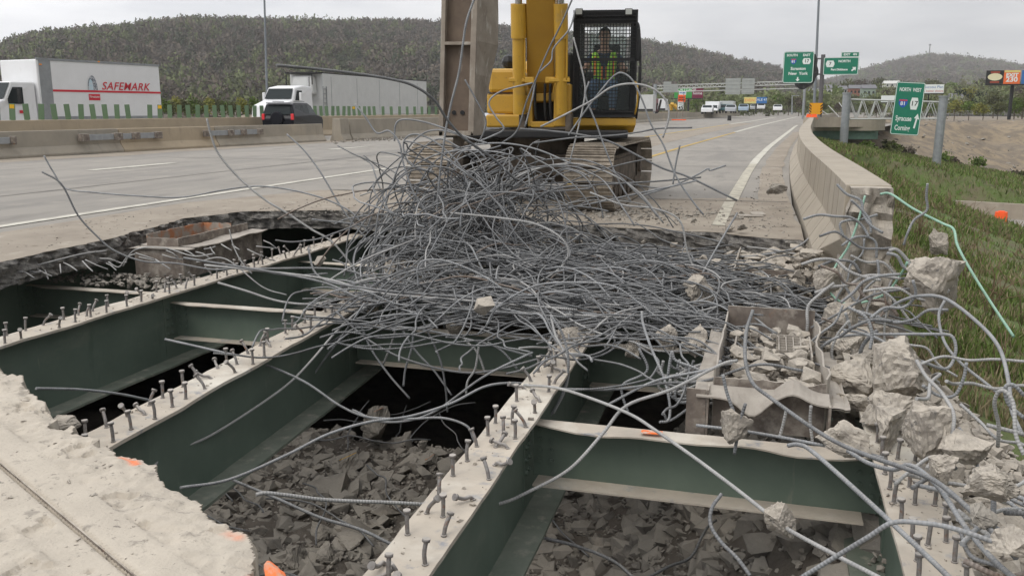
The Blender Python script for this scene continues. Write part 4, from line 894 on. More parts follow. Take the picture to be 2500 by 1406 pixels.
px([(1980, 870), (2030, 830), (2080, 818), (2180, 816), (2290, 816), (2325, 822), (2333, 860), (2310, 900), (2250, 882)], 6.6, 5.8, label='long level bar with a squared hook over the grass', r=.0125, m=0, n=9)
px([(2060, 805), (2110, 815), (2150, 830), (2185, 860), (2180, 890), (2150, 918), (2148, 940)], 6.4, 5.8, label='bar curling down over the rounded pale chunk', m=0, n=9)
px([(2238, 880), (2262, 920), (2300, 960), (2328, 1010), (2322, 1060), (2290, 1105), (2262, 1145)], 5.4, 4.6, label='smooth pale bar bowed outward on the bank', r=.0125, m=1, n=9)
px([(2252, 940), (2290, 965), (2330, 965), (2352, 925), (2360, 885)], 5.6, label='J shaped bar on the grass edge', r=.012, m=0)
px([(2436, 1090), (2438, 1040), (2428, 985), (2440, 955), (2460, 960), (2475, 990), (2480, 1060), (2500, 1110)], 4.9, 4.6, label='hooked bar standing at the right picture edge', r=.012, m=1, n=9)
px([(2500, 965), (2475, 940), (2455, 945), (2462, 985), (2500, 1020)], 4.9, label='second hook at the right picture edge', r=.012, m=0, n=9)
px([(1567, 760), (1570, 790), (1590, 850), (1620, 920), (1635, 985), (1632, 1025), (1610, 1030)], 6.3, 5.7, label='bar dropping from the pile right side to a hooked end', m=0)
px([(1630, 920), (1640, 860), (1650, 880), (1700, 900), (1735, 925), (1722, 960), (1640, 1025), (1620, 1010)], 5.9, label='bent bar zigzagging left of the near trough', m=0)
px([(1560, 850), (1580, 905), (1525, 935), (1518, 960), (1535, 1010)], 6.1, label='angular bar before the cross beam behind the gap', m=0)
px([(1345, 770), (1357, 820), (1388, 885), (1380, 950), (1350, 1010)], 6.6, 6.0, label='bar standing in the middle girder start and bending right', m=1)
for pts, Y, lab in [([(960, 765), (1010, 850), (1060, 905), (1103, 965)], 7.0, 'bar dangling into the gap with its tip furthest right of the left cluster'), ([(1000, 720), (1040, 800), (1075, 880), (1088, 950), (1092, 1005)], 6.9, 'longest bar hanging down the middle of the gap'),
    ([(1010, 800), (1005, 850), (990, 900), (985, 942)], 6.8, 'near vertical bar hanging in the left of the gap'), ([(1170, 840), (1160, 900), (1142, 930), (1138, 962)], 6.6, 'bar hanging in the gap right half'),
    ([(890, 740), (850, 800), (790, 880), (750, 940), (722, 995)], 6.8, 'bar hanging before the second girder web'), ([(880, 790), (905, 850), (950, 915), (1000, 972)], 6.9, 'bar dangling into the gap nearest the girder flange'),
    ([(970, 735), (968, 790), (955, 840), (935, 890)], 7.1, 'short bar hanging from the pile left rim'), ([(1135, 830), (1165, 860), (1185, 912)], 6.9, 'short tip hanging under the pile rim'), ([(1190, 835), (1230, 860), (1265, 903)], 6.9, 'slanted tip under the pile rim at right'),
    ([(740, 880), (800, 840), (870, 800), (960, 770)], 7.0, 'level bar above the second girder studs'), ([(870, 800), (1000, 800), (1150, 830), (1300, 870)], 6.9, 'bar spanning the gap top'),
    ([(860, 1000), (940, 1030), (1050, 1010), (1180, 920), (1300, 860)], 6.3, 'bar bowed low across the dark gap'), ([(820, 760), (900, 830), (1000, 880), (1150, 910), (1300, 880), (1380, 850)], 6.7, 'long slack bar bowed across the upper gap'),
    ([(1370, 950), (1500, 950), (1620, 935), (1720, 930), (1850, 890), (1960, 905)], 5.7, 'level bar from the middle girder into the near trough'), ([(1480, 990), (1600, 930), (1740, 900), (1760, 880)], 5.7, 'bar rising to the left flange of the near trough')]:
    px(pts, Y, label=lab, m=rnd.choice((0, 0, 1, 2)))
for pts, Y, lab in [([(1060, 420), (1000, 400), (985, 350), (1010, 328), (1060, 345), (1120, 400), (1150, 470)], 9.0, 'small closed loop left of the attachment foot'), ([(935, 520), (972, 410), (1010, 345), (1060, 318), (1130, 335), (1185, 385)], 9.0, 'tall arch of bar left of the attachment foot'), ([(960, 560), (985, 470), (1020, 380), (1070, 340), (1125, 362)], 9.1, 'inner arch of bar under the tall arch'), ([(895, 560), (930, 480), (990, 420), (1060, 380), (1150, 362)], 9.0, 'long bar sloping up right to the attachment foot'), ([(1000, 610), (1010, 500), (1040, 420), (1100, 370), (1200, 350), (1300, 362), (1400, 402)], 9.2, 'bar arching from the pile neck across to the right track'), ([(850, 600), (905, 520), (960, 470), (1050, 440)], 8.9, 'low arch at the left shoulder of the heap'), ([(1180, 480), (1290, 420), (1390, 400), (1480, 420), (1560, 470), (1620, 545)], 9.6, 'wide bow of bar in front of the right track'), ([(1100, 520), (1200, 530), (1310, 548), (1378, 590), (1380, 640), (1310, 690), (1190, 722)], 7.8, 'big C shaped bend on the pile face, open to the left'), ([(1022, 700), (1020, 655), (1040, 635), (1100, 640), (1190, 680), (1265, 740), (1285, 780), (1280, 800)], 7.3, 'hooked bar bending over the pile centre to the gap rim'), ([(1180, 770), (1300, 700), (1420, 690), (1500, 700), (1560, 740), (1640, 800), (1760, 850)], 7.1, 'long wavy bar along the pile lower right'), ([(1440, 470), (1520, 500), (1600, 510), (1660, 540), (1680, 620), (1720, 700), (1800, 760)], 8.9, 'bar curling from the track front down the pile right flank')]:
    px(pts, Y, label=lab, r=.0115, m=rnd.choice((0, 0, 1)))
# short hooks and stirrups at the trough's left
r_ = random.Random(50)
for k in range(16):
    u, v = r_.uniform(1640, 1740), r_.uniform(850, 960); Y = r_.uniform(5.8, 6.8)
    px([(u - 30, v + r_.uniform(-10, 25)), (u - 34, v + 20), (u - 10, v + 30), (u + 60, v + r_.uniform(0, 20)), (u + 110, v + r_.uniform(-20, 10))], Y, label='short bar with an upturned hook left of the near trough', group='hooked bars left of the near trough', r=.011, m=r_.choice((0, 1)), name='rebar_hook')
# tangled bars in the broken parapet end and on the bank
for k in range(32):
    u, v = r_.uniform(2030, 2210), r_.uniform(560, 880); Y = lerp(8.3, 6.0, (v - 560) / 330) - .15; a = r_.uniform(0, 6.28); p = [at(u, v, y=Y)]; b = r_.uniform(-1, 1)
    for q in range(r_.randrange(3, 6)):
        a += r_.uniform(-.9, .9); b += r_.uniform(-.5, .5); p.append(p[-1] + Vector((math.cos(a) * .13, r_.uniform(-.05, .04), math.sin(a) * .12 - .01)))
    bar(p, 'short twisted bar tangled in the crumbled parapet end', 'twisted bars in the broken parapet end', r=r_.choice((.009, .011, .013)), m=r_.choice((0, 0, 1, 2, 0, 1, 3)), n=6)
for k in range(22):
    u, v = r_.uniform(2180, 2500), r_.uniform(880, 1400); Y = lerp(5.9, 3.2, (v - 850) / 550); a = r_.uniform(-.9, 1.2); p = [at(u, v, y=Y)]
    for q in range(r_.randrange(4, 8)):
        a += r_.uniform(-.6, .6); p.append(p[-1] + Vector((math.cos(a) * .14, -math.sin(a) * .16, r_.uniform(-.08, .06))))
    bar(p, 'bent bar sprawling over the rubble bank at right', 'bars sprawling on the right bank', r=r_.choice((.009, .011)), m=r_.choice((0, 0, 1, 2, 0, 1, 3)), n=6)
stubs = []
for k in range(26):
    t = k / 25; p0 = at(lerp(20, 640, t) + r_.uniform(-14, 14), lerp(655, 590, t) + r_.uniform(-8, 18), y=lerp(7.2, 9.4, t)); d = Vector((r_.uniform(.1, .3), r_.uniform(-.12, .1), r_.uniform(-.12, .02)))
    stubs.append([p0, p0 + d * .5, p0 + d + Vector((0, 0, r_.uniform(-.04, .03)))])
tubes('rebar_stubs', stubs, .008, M_reb[1], deck, n=5)
px([(-20, 690), (60, 655), (120, 640), (200, 620), (260, 612)], 7.0, 8.2, label='long bar running along under the broken left deck edge', r=.010, m=1)
px([(480, 640), (550, 632), (640, 700), (700, 720)], 8.2, label='thin bar leaning from the rusted trough to the first girder', r=.009, m=1)
px([(300, 650), (330, 610), (400, 605), (470, 625), (520, 620)], 8.2, label='thin crooked bar in front of the rusted trough', r=.009, m=1)
px([(560, 560), (570, 600), (590, 640), (615, 668)], 8.4, label='thin pale bar standing before the rusted trough', r=.009, m=1)
px([(265, 640), (290, 652), (310, 628), (330, 620)], 8.1, label='kinked stub bar left of the rusted trough', r=.009, m=1)

# ---- the pile itself
def wig(p, a, el, step, n, r_, wa=.22, we=.12, pull=None, zmin=-.33, curl=0):
    P = [Vector(p)]; ca = r_.gauss(0, curl) if curl else 0
    for i in range(n):
        a += r_.gauss(0, wa) + ca; el = el * .93 + r_.gauss(0, we)
        d = Vector((math.cos(a) * math.cos(el), math.sin(a) * math.cos(el), math.sin(el))) * step; q = P[-1] + d
        if pull: el += pull(q, el)
        if q.z < zmin: q.z = zmin + r_.uniform(0, .03); el = abs(el) * .3
        P.append(q)
    return P
def pile_top(x, y):
    """height of the pile surface"""
    e1 = ((x + 2.0) / 1.6) ** 2 + ((y - 8.5) / 1.4) ** 2; e2 = ((x + 3.1) / .75) ** 2 + ((y - 9.3) / 1.0) ** 2
    return -.32 + .34 * math.exp(-e1) + .48 * math.exp(-e2)
INP = lambda x, y: ((x + 1.75) / 1.95) ** 2 + ((y - 8.85) / 2.05) ** 2 < 1
def pile_bar(r_, surf=1.0):
    while True:
        x, y = r_.uniform(-3.6, .2), r_.uniform(6.9, 10.9)
        if INP(x, y) and not (x > -.5 and y < 8.2): break
    z = -.30 + (pile_top(x, y) + .32) * (surf if surf == 1 else r_.random() ** .6)
    a = r_.gauss(0, .55) + (math.pi if r_.random() < .5 else 0) + (-.25 if r_.random() < .5 else .3)
    n = r_.randrange(7, 15); f = wig((x, y, z), a, r_.gauss(0, .12), .16, n, r_, .16, .10, lambda q, el: (-.25 if q.z > pile_top(q.x, q.y) + .10 else .12 if q.z < pile_top(q.x, q.y) - .25 else 0), curl=.05)
    b = wig((x, y, z), a + math.pi, r_.gauss(0, .12), .16, n, r_, .16, .10, lambda q, el: (-.25 if q.z > pile_top(q.x, q.y) + .10 else .12 if q.z < pile_top(q.x, q.y) - .25 else 0), curl=.05)
    P = b[::-1][:-1] + f
    P = [q for q in P if (q.y < 10.7 or (q.x < -2.3 and q.y < 11.0)) and q.x > -4.15]
    if len(P) < 4: return pile_bar(r_, surf)
    return [q for q in P if q.x < -.05 or q.y > 6] if min(q.x for q in P) < .1 else P
r_ = random.Random(1234)
for k in range(76):
    P = pile_bar(r_)
    near = P[len(P) // 2].y < 8.3
    bar([q for q in P if q.x < .5][:26] if len([q for q in P if q.x < .5]) > 3 else P[:10], 'long grey bar matted level in the nearer half of the pile' if near else 'long grey bar matted level in the farther half of the pile', 'bars matted in the near half of the pile' if near else 'bars matted in the far half of the pile', r=r_.choice((.0072, .0082, .0092)), m=r_.choice((0, 0, 0, 1, 1, 2, 0, 3)), n=6, sub=4)
# tuft: bars fanning up and around from the hub left of the machine
def tuft(r_):
    hub = Vector((-3.1 + r_.gauss(0, .33), 9.55 + r_.gauss(0, .35), .2 + r_.uniform(-.3, .45))); a = r_.uniform(0, 2 * math.pi); el = r_.uniform(.0, 1.45); P = [hub]
    st_ = r_.uniform(.08, .21); g = r_.uniform(.02, .26); ca = r_.gauss(0, .16)
    for i in range(r_.randrange(9, 20)):
        a += r_.gauss(0, .18) + ca; el -= g * r_.uniform(.2, 1.7); q = P[-1] + Vector((math.cos(a) * math.cos(el), math.sin(a) * math.cos(el), math.sin(el))) * st_
        if el < -1.5: g = -g * .6
        if q.z < -.2 and q.y < 11.1: break
        if q.z < .05 and q.y > 11.1: break
        P.append(q)
    return P
k = 0
while k < 44:
    P = tuft(r_)
    if len(P) < 6 or max(q.z for q in P) > 1.3 or min(q.x for q in P) < -5.2: continue
    bar(P, 'grey bar looping through the airy top of the heap', 'bars looping in the airy top of the heap', r=r_.choice((.0072, .0082, .0092)), m=r_.choice((0, 0, 1, 2, 2, 0, 1, 3)), n=6, sub=5); k += 1
# leaning bundle from the attachment foot down into the pile
for k in range(22):
    s_ = r_.gauss(0, .11); t_ = r_.gauss(0, .15)
    P = [Vector((-2.55 + s_, 10.0 + t_, .62 + r_.uniform(-.1, .2))), Vector((-3.0 + s_, 9.6 + t_, .45)), Vector((-3.3 + s_ * 1.3, 9.1 + t_, .12)), Vector((-3.35 + s_ * 2, 8.4 + t_, -.12 + r_.uniform(-.05, .1))), Vector((-2.9 + s_ * 3, 7.7 + t_, -.24 + r_.uniform(0, .12))), Vector((-2.1 + s_ * 4, 7.35 + t_, -.28 + r_.uniform(0, .12))), Vector((-1.0 + r_.uniform(-.6, .4), 7.2 + t_, -.28 + r_.uniform(0, .15)))]
    i0 = r_.choice((0, 0, 0, 1, 2)); i1 = r_.choice((5, 6, 7, 7)); bar(P[i0:i1], 'bar in the bundle swept from the attachment foot round into the pile', 'bundle of bars swept from the attachment foot', r=r_.choice((.0078, .009)), m=r_.choice((0, 0, 1, 2, 0, 1, 3)), n=6, sub=6)
# left bulge strands
for k in range(17):
    s_ = r_.gauss(0, .15); t_ = r_.gauss(0, .2)
    P = [Vector((-3.6 + s_, 9.9 + t_, .45 + r_.uniform(0, .45))), Vector((-3.95 + s_, 9.3 + t_, .25 + r_.uniform(-.1, .3))), Vector((-4.0 + s_, 8.7 + t_, .05)), Vector((-3.75 + s_, 8.1 + t_, -.12)), Vector((-3.3 + s_, 7.6 + t_, -.2)), Vector((-2.6 + r_.uniform(-.3, .5), 7.3 + t_, -.22))]
    if r_.random() < .35: P = [P[0] + Vector((.5, .3, .2))] + P
    bar(P[:r_.choice((4, 5, 6))], 'bar bowed out over the left rim of the heap', 'bars bowed out at the left rim of the heap', r=r_.choice((.0078, .009)), m=r_.choice((0, 1, 2)), n=6, sub=6)
for k in range(4):
    s_ = r_.uniform(-.25, .25); Yb = 7.4 + r_.uniform(-.3, .3)
    P = [Vector((-4.6 + r_.uniform(-.9, .5), Yb + .5 + s_, -.05 + r_.uniform(-.1, .25))), Vector((-4.1, Yb + .3, -.08)), Vector((-3.4, Yb, -.1 + s_ * .3)), Vector((-2.5, Yb - .1, -.1 + s_ * .3)), Vector((-1.5, Yb + s_, -.15))]
    bar(P, 'bar poking out left from the pile over the second girder', 'bars poking out left over the second girder', r=.0115, m=r_.choice((0, 1, 2)), n=6, sub=6)
for k in range(16):
    x0, y0 = r_.gauss(-3.7, .3), r_.gauss(9.0, .4); a = r_.uniform(1.2, 4.2); P = wig((x0, y0, r_.uniform(-.1, .5)), a, r_.uniform(-.9, .9), .15, r_.randrange(6, 12), r_, .28, .22, curl=.12)
    P = [q for q in P if q.y < 11.0 and q.x > -4.9 and q.z < 1.1]
    if len(P) > 3: bar(P, 'bar crossing steeply over the left shoulder of the heap', 'bars crossing the left shoulder of the heap', r=.0085, m=r_.choice((0, 0, 1, 2)), n=6, sub=6)
# bars in the back right, under the deck lip, mostly level
for k in range(12):
    x, y = r_.uniform(-1.6, -.1), r_.uniform(9.2, 10.9); P = wig((x, y, -.25 + r_.uniform(0, .18)), r_.gauss(0, .35) + (math.pi if k % 2 else 0), 0, .17, r_.randrange(5, 10), r_, .2, .05)
    bar([q for q in P if q.x < -.02 or q.y < 11][:12], 'level bar lying behind the pile under the far deck lip', 'bars under the far deck lip', r=.0115, m=r_.choice((0, 1, 2)), n=6, sub=5)
paths = [spline(pile_bar(r_, 0), 4) for _ in range(380)]
for _ in range(230):
    P = tuft(r_)
    if len(P) > 5 and max(q.z for q in P) < 1.2 and min(q.x for q in P) > -4.9: paths.append(spline(P, 4))
for _ in range(60):
    x, y = r_.uniform(-1.5, -.2), r_.uniform(8.4, 10.9); paths.append(spline(wig((x, y, -.28 + r_.uniform(0, .15)), r_.gauss(0, .5) + (math.pi if r_.random() < .5 else 0), 0, .15, 7, r_, .25, .06), 4))
o = tubes('rebar_tangle', paths, .0080, M_reb[2], n=5); tag(o, 'dense inner mass of interwoven grey bars filling the heap', 'rebar tangle', kind='stuff')

# ================================================================== EXCAVATOR (faces the camera; x = across, y away from camera)
SL = math.radians(9); RI = Matrix.Rotation(-SL, 3, 'Z'); EO = Vector((-3.80, 15.0, 0))
EX = thing('excavator', 'yellow tracked excavator with caged cab standing on the road behind the rebar heap', 'excavator', EO, SL)
def E_(u, v, Y): return RI @ (at(u, v, y=Y) - EO)
def eb(name, m, u0, v0, u1, v1, Y, dep, bevel=.02, taper=(1, 1), parent=EX):
    """box whose front face fills the photo rectangle at depth Y"""
    a, b = E_(u0, v0, Y), E_(u1, v1, Y); mb = MB(); mb.box(((a.x + b.x) / 2, a.y + dep / 2, (a.z + b.z) / 2), (abs(b.x - a.x), dep, abs(a.z - b.z)), taper=taper); return mb.build(name, m, parent, bevel=bevel)
# tracks
for sx, nm in ((1.245, 'r'), (-1.245, 'l')):
    tr = MB(); W_ = .72; fr = MB(); Lh, R, zc = 1.75, .46, .50
    def loop(n=44):
        o = []; per = 4 * Lh - 4 * 0; tot = 2 * (2 * Lh) + 2 * math.pi * R
        for i in range(n):
            s_ = tot * i / n
            if s_ < 2 * Lh: o.append((-Lh + s_, zc + R, 0))
            elif s_ < 2 * Lh + math.pi * R: a = (s_ - 2 * Lh) / R; o.append((Lh + R * math.sin(a), zc + R * math.cos(a), a))
            elif s_ < 4 * Lh + math.pi * R: o.append((Lh - (s_ - 2 * Lh - math.pi * R), zc - R, math.pi))
            else: a = (s_ - 4 * Lh - math.pi * R) / R; o.append((-Lh - R * math.sin(a), zc - R * math.cos(a), math.pi + a))
        return o
    for y, z, a in loop():
        R3 = Matrix.Rotation(-a, 3, 'X'); c = Vector((sx, y, z))
        tr.box(c, (W_, .20, .022), rx=-a)
        for g_ in (-.07, 0, .07): tr.box(c + R3 @ Vector((0, g_, .02)), (W_ - .01, .016, .032), rx=-a)
        fr.box(c - R3 @ Vector((0, 0, .035)), (.3, .15, .05), rx=-a)
    tr.build('track', M_track, EX).rotation_euler.z = -SL
    fr.box((sx, 0, zc), (.34, 3.1, .42)); fr.box((sx, 0, zc + .24), (.28, 2.2, .06))
    o = fr.build('track_frame', M_grimy, EX); o.rotation_euler.z = -SL
    for yy in (-Lh, Lh):
        mb = MB(); mb.cyl((sx - .17, yy, zc), (sx + .17, yy, zc), .38, n=22); mb.cyl((sx - .22, yy, zc), (sx + .22, yy, zc), .14, n=14); mb.build('idler_wheel', M_grimy, EX).rotation_euler.z = -SL
    for i in range(7):
        mb = MB(); mb.cyl((sx - .2, -1.3 + i * .43, .2), (sx + .2, -1.3 + i * .43, .2), .13, n=14); mb.build('track_roller', M_grimy, EX).rotation_euler.z = -SL
mb = MB(); mb.box((0, 0, .62), (1.9, 1.6, .34)); mb.box((0, -.1, .45), (1.75, 1.0, .3)); mb.cyl((0, 0, .75), (0, 0, 1.08), .72, n=32); mb.build('undercarriage', M_grimy, EX, bevel=.02).rotation_euler.z = -SL
mb = MB(); mb.box((0, .4, 1.12), (2.9, 3.4, .12)); mb.build('turntable_deck', M_blk, EX, bevel=.02)
# upper body
eb('lower_skirt', M_yel, 1186, 280, 1272, 312, 14.0, .5, .03)
eb('side_housing', M_yel, 1188, 228, 1256, 279, 14.1, 2.8, .04)
eb('engine_housing', M_yel, 1192, 168, 1262, 227, 14.15, 2.8, .06)
eb('counterweight', M_yel, 1230, 150, 1395, 300, 16.6, .9, .15)
eb('seam_strip', M_blk, 1189, 227, 1256, 229, 14.095, .02, 0)
o = eb('exhaust_hood', M_blk, 1222, 131, 1258, 170, 14.9, .5, .14)
eb('battery_box', M_blk, 1372, 128, 1398, 215, 15.0, 1.2, .05)
# boom foot casting with dark opening
a = E_(1288, 200, 13.9)
eb('boom_foot', M_yel, 1288, 205, 1300, 310, 13.85, .8, .02); eb('boom_foot', M_yel, 1352, 205, 1392, 310, 13.85, .8, .02)
eb('boom_foot', M_yel, 1298, 228, 1354, 248, 13.86, .7, .02); eb('boom_foot', M_yel, 1296, 297, 1355, 312, 13.84, .7, .015)
eb('foot_recess', M_blk, 1297, 246, 1355, 299, 14.3, .1, 0)
for u in (1307, 1331, 1344): 
    p = [E_(u, 205, 13.8), E_(u - 1, 240, 13.82), E_(u, 275, 13.84), E_(u + 3, 292, 13.9)]; tubes('hydraulic_hose', [spline(p, 6)], .022, M_rub, EX, n=10)
for s_ in (1275, 1388): mb = MB(); mb.box(E_(s_, 300, 13.8) + Vector((0, .2, 0)), (.10, .5, .28)); mb.build('cylinder_lug', M_grimy, EX, bevel=.02)
# boom: rises toward the camera, out of the frame, then the stick hangs down in front
B0, B1, B2 = Vector((.24, -.75, 1.55)), Vector((.22, -2.1, 5.0)), Vector((.20, -4.1, 5.9))
bx_ = E_(1322, 150, 13.9).x
def boxbeam(name, pts, ws, hs, m, parent=EX, bevel=.02):
    mb_ = MB(); V = []
    for i, p in enumerate(pts):
        d = (pts[min(i + 1, len(pts) - 1)] - pts[max(i - 1, 0)]).normalized(); up = Vector((1, 0, 0)).cross(d).normalized()
        for sx_, su in ((-1, -1), (1, -1), (1, 1), (-1, 1)): V.append(p + Vector((1, 0, 0)) * ws[i] / 2 * sx_ + up * hs[i] / 2 * su)
    n = len(pts); fs = [(4 * i + j, 4 * i + (j + 1) % 4, 4 * i + 4 + (j + 1) % 4, 4 * i + 4 + j) for i in range(n - 1) for j in range(4)] + [(3, 2, 1, 0), (4 * n - 4, 4 * n - 3, 4 * n - 2, 4 * n - 1)]
    mb_.add(V, fs); return mb_.build(name, m, parent, bevel=bevel)
f0, f1 = E_(1322, 238, 14.25), E_(1322, 190, 14.0); f2 = E_(1324, -60, 13.6)
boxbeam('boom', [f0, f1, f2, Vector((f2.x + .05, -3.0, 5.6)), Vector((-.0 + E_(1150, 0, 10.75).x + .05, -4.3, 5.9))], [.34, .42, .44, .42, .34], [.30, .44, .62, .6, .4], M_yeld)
for u, w_ in ((1268, .20), (1371, .175)):
    a, b = E_(u, 278, 13.75), E_(u - 2, 10, 13.45)
    mb = MB(); mb.cyl(a, b, w_ / 2 + .0, n=20); mb.cyl(b - (b - a).normalized() * .5, b + Vector((0, 0, .0)), w_ / 2 + .02, n=20); mb.cyl(a + Vector((0, 0, .5)), a + Vector((0, 0, .56)), w_ / 2 + .03, n=20); mb.build('lift_cylinder', M_yel, EX, smooth=False)
    mb = MB(); mb.cyl(b, b + (b - a).normalized() * 1.3, .055, n=16); mb.build('cylinder_rod', M_chrome, EX, smooth=False)
    p = [E_(u + 12, 195, 13.6), E_(u + 13, 150, 13.55), E_(u + 12, 90, 13.5), E_(u + 3, 50, 13.4), E_(u, 25, 13.38)]; tubes('oil_line', [spline(p, 6)], .016, M_yel, EX, n=8)
mb = MB(); mb.box(E_(1268, 196, 13.62), (.32, .10, .06)); mb.box(E_(1293, 196, 13.62), (.14, .1, .09)); mb.build('cylinder_clamp', M_yel, EX, bevel=.01)
mb = MB(); mb.box(E_(1366, 196, 13.62), (.32, .10, .06)); mb.box(E_(1343, 196, 13.62), (.14, .1, .09)); mb.build('cylinder_clamp', M_yel, EX, bevel=.01)
# hanging attachment (open-sided dusty column) under the stick
at0 = lambda u, v, Y=10.7: E_(u, v, Y)
LT, LB = at0(1078, -10), at0(1071, 332); RT, RB = at0(1166, -10), at0(1156, 332)
def slab4(mb_, a, b, c, d, dep):
    V = [a, b, c, d] + [q + Vector((0, dep, 0)) for q in (a, b, c, d)]; mb_.add(V, [(0, 1, 2, 3), (7, 6, 5, 4), (0, 4, 5, 1), (1, 5, 6, 2), (2, 6, 7, 3), (3, 7, 4, 0)])
xw = .055
X_ = lambda t, s_: lerp(lerp(LT, LB, t), lerp(RT, RB, t), s_)
up2 = Vector((0, 0, 2.6)); LTT, RTT = LT + up2 + Vector((.07, -.2, 0)), RT + up2 + Vector((.07, -.2, 0))
mb = MB(); slab4(mb, LB, X_(1, .12), X_(0, .12), LT, .34); slab4(mb, LT, X_(0, .12), LTT + Vector((xw, 0, 0)), LTT, .34); mb.build('attachment_flange', M_stick, EX, bevel=.006)
mb = MB(); slab4(mb, X_(1, .84), RB, RT, X_(0, .84), .34); slab4(mb, X_(0, .84), RT, RTT, RTT - Vector((xw, 0, 0)), .34); mb.build('attachment_flange', M_stick, EX, bevel=.006)
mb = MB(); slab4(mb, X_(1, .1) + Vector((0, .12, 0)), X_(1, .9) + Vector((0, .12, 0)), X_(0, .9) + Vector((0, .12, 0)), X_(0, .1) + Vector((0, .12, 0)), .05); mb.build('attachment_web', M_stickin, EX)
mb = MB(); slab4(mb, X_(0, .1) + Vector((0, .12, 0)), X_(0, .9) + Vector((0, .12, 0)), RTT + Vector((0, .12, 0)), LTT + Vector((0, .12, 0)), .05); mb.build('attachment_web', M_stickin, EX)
mb = MB(); slab4(mb, X_(.345, .1), X_(.345, .9), X_(.322, .9), X_(.322, .1), .12); mb.build('attachment_rib', M_stick, EX, bevel=.006)
mb = MB(); slab4(mb, X_(1, 0), X_(1, 1), X_(.965, 1), X_(.965, 0), .12); mb.build('attachment_rib', M_stick, EX, bevel=.006)
s0 = X_(0, 1); sa = MB()
V = []
prof = [(at0(1166, -10), at0(1216, -10, 11.3)), (at0(1164, 40), at0(1217, 50, 11.3)), (at0(1163, 100), at0(1216, 112, 11.3)), (at0(1161, 180), at0(1198, 190, 11.3)), (at0(1157, 260), at0(1184, 262, 11.3)), (at0(1156, 332), at0(1180, 330, 11.3))]
for a, b in prof: V += [a, b, b + Vector((-.02, .12, 0)), a + Vector((-.02, .3, 0))]
fs = [(4 * i + j, 4 * i + (j + 1) % 4, 4 * i + 4 + (j + 1) % 4, 4 * i + 4 + j) for i in range(5) for j in range(4)] + [(0, 1, 2, 3), (23, 22, 21, 20)]
sa.add(V, fs); sa.build('attachment_cheek_plate', M_stick, EX, bevel=.01)
mb = MB()
for s_ in (.38, .62): mb.cyl(X_(.83, s_) + Vector((0, .10, 0)), X_(.83, s_) + Vector((0, .125, 0)), .028, n=10)
mb.build('bolt_hole', M_blk, EX)
mb = MB(); mb.box(((LTT + RTT) / 2 + Vector((0, .3, .2)) ), (.5, 1.1, .6)); mb.cyl((LTT + RTT) / 2 + Vector((-.4, -.0, .2)), (LTT + RTT) / 2 + Vector((.4, -.0, .2)), .1); mb.build('stick', M_yel, EX, bevel=.03)
mb = MB(); mb.cyl(X_(1, .5) + Vector((0, .2, 0)), X_(1, .5) + Vector((-.03, .15, -.75)), .075, .06, n=14); mb.build('breaker_tool', M_grimy, EX)
# cab
C0, C1 = E_(1400, 284, 14.35), E_(1556, 26, 14.35); cx, cw = (C0.x + C1.x) / 2, C1.x - C0.x; zb_, zt_ = C0.z, C1.z; yf = C0.y; dp = 1.55
cabm = MB()
for x in (C0.x + .045, C1.x - .045):
    for y in (yf + .05, yf + dp): cabm.box((x, y, (zb_ + zt_) / 2), (.09, .09, zt_ - zb_))
cabm.box((cx, yf + dp / 2, zt_ - .04), (cw, dp + .1, .08)); cabm.box((cx, yf + .05, zt_ - .10), (cw, .09, .14)); cabm.box((cx, yf + .05, zb_ + .05), (cw, .1, .1)); cabm.box((cx, yf + dp / 2, zb_ + .03), (cw, dp, .06))
cabm.box((cx, yf + dp, zb_ + .38), (cw, .06, .76)); cabm.box((C0.x + .03, yf + dp / 2, zb_ + .4), (.05, dp, .75)); cabm.build('cab_frame', M_blk, EX, bevel=.012)
mb = MB(); mb.box((C1.x - .02, yf + dp / 2, zb_ + .42), (.04, dp - .2, .78)); mb.build('cab_door', M_yel, EX, bevel=.01)
mb = MB(); mb.box((cx, yf + .09, (zb_ + zt_) / 2), (cw - .18, .006, zt_ - zb_ - .2)); mb.build('windscreen', M_glassc, EX)
mb = MB(); mb.box((cx, yf + dp + .03, zb_ + 1.25), (cw - .34, .006, .78)); mb.build('rear_window', mat('rear_tinted_glass', (.62, .85, .80, 1), rough=.3, alpha=.25), EX)
mb = MB(); mb.box((C1.x - .02, yf + dp / 2, zb_ + 1.25), (.006, dp - .2, .8)); mb.build('side_window', M_glassc, EX)
mb = MB(); mb.box((C0.x + .02, yf + dp / 2, zb_ + 1.25), (.006, dp - .2, .8)); mb.build('side_window', M_glassc, EX)
g_ = MB(); nx_, nz_ = 19, 29; gy_ = yf - .10
for i in range(nx_ + 1):
    g_.box((lerp(C0.x + .01, C1.x - .01, i / nx_), gy_, (zb_ + zt_) / 2), (.012, .012, zt_ - zb_ - .02))
for i in range(nz_ + 1): g_.box((cx, gy_ - .004, lerp(zb_ + .02, zt_ - .02, i / nz_)), (cw, .012, .013))
for (x, w_) in ((C0.x, .03), (C1.x, .03)): g_.box((x, gy_, (zb_ + zt_) / 2), (w_, .03, zt_ - zb_))
for z in (zb_, zt_, zb_ + .88): g_.box((cx, gy_, z), (cw + .03, .03, .035 if z != zb_ + .88 else .05))
g_.build('window_guard', M_blk, EX)
for u in (1414, 1535):
    p = E_(u, 30, 14.2); mb = MB(); mb.box(p, (.115, .09, .10)); l_ = mb.build('work_lamp', M_blk, EX, bevel=.01); mb = MB(); mb.box(p + Vector((0, -.05, 0)), (.095, .012, .082)); mb.build('lens', mat('lamp_lens', (.48, .50, .47, 1), rough=.2), l_)
a = E_(1392, 300, 14.2); b = E_(1553, 300, 14.2)
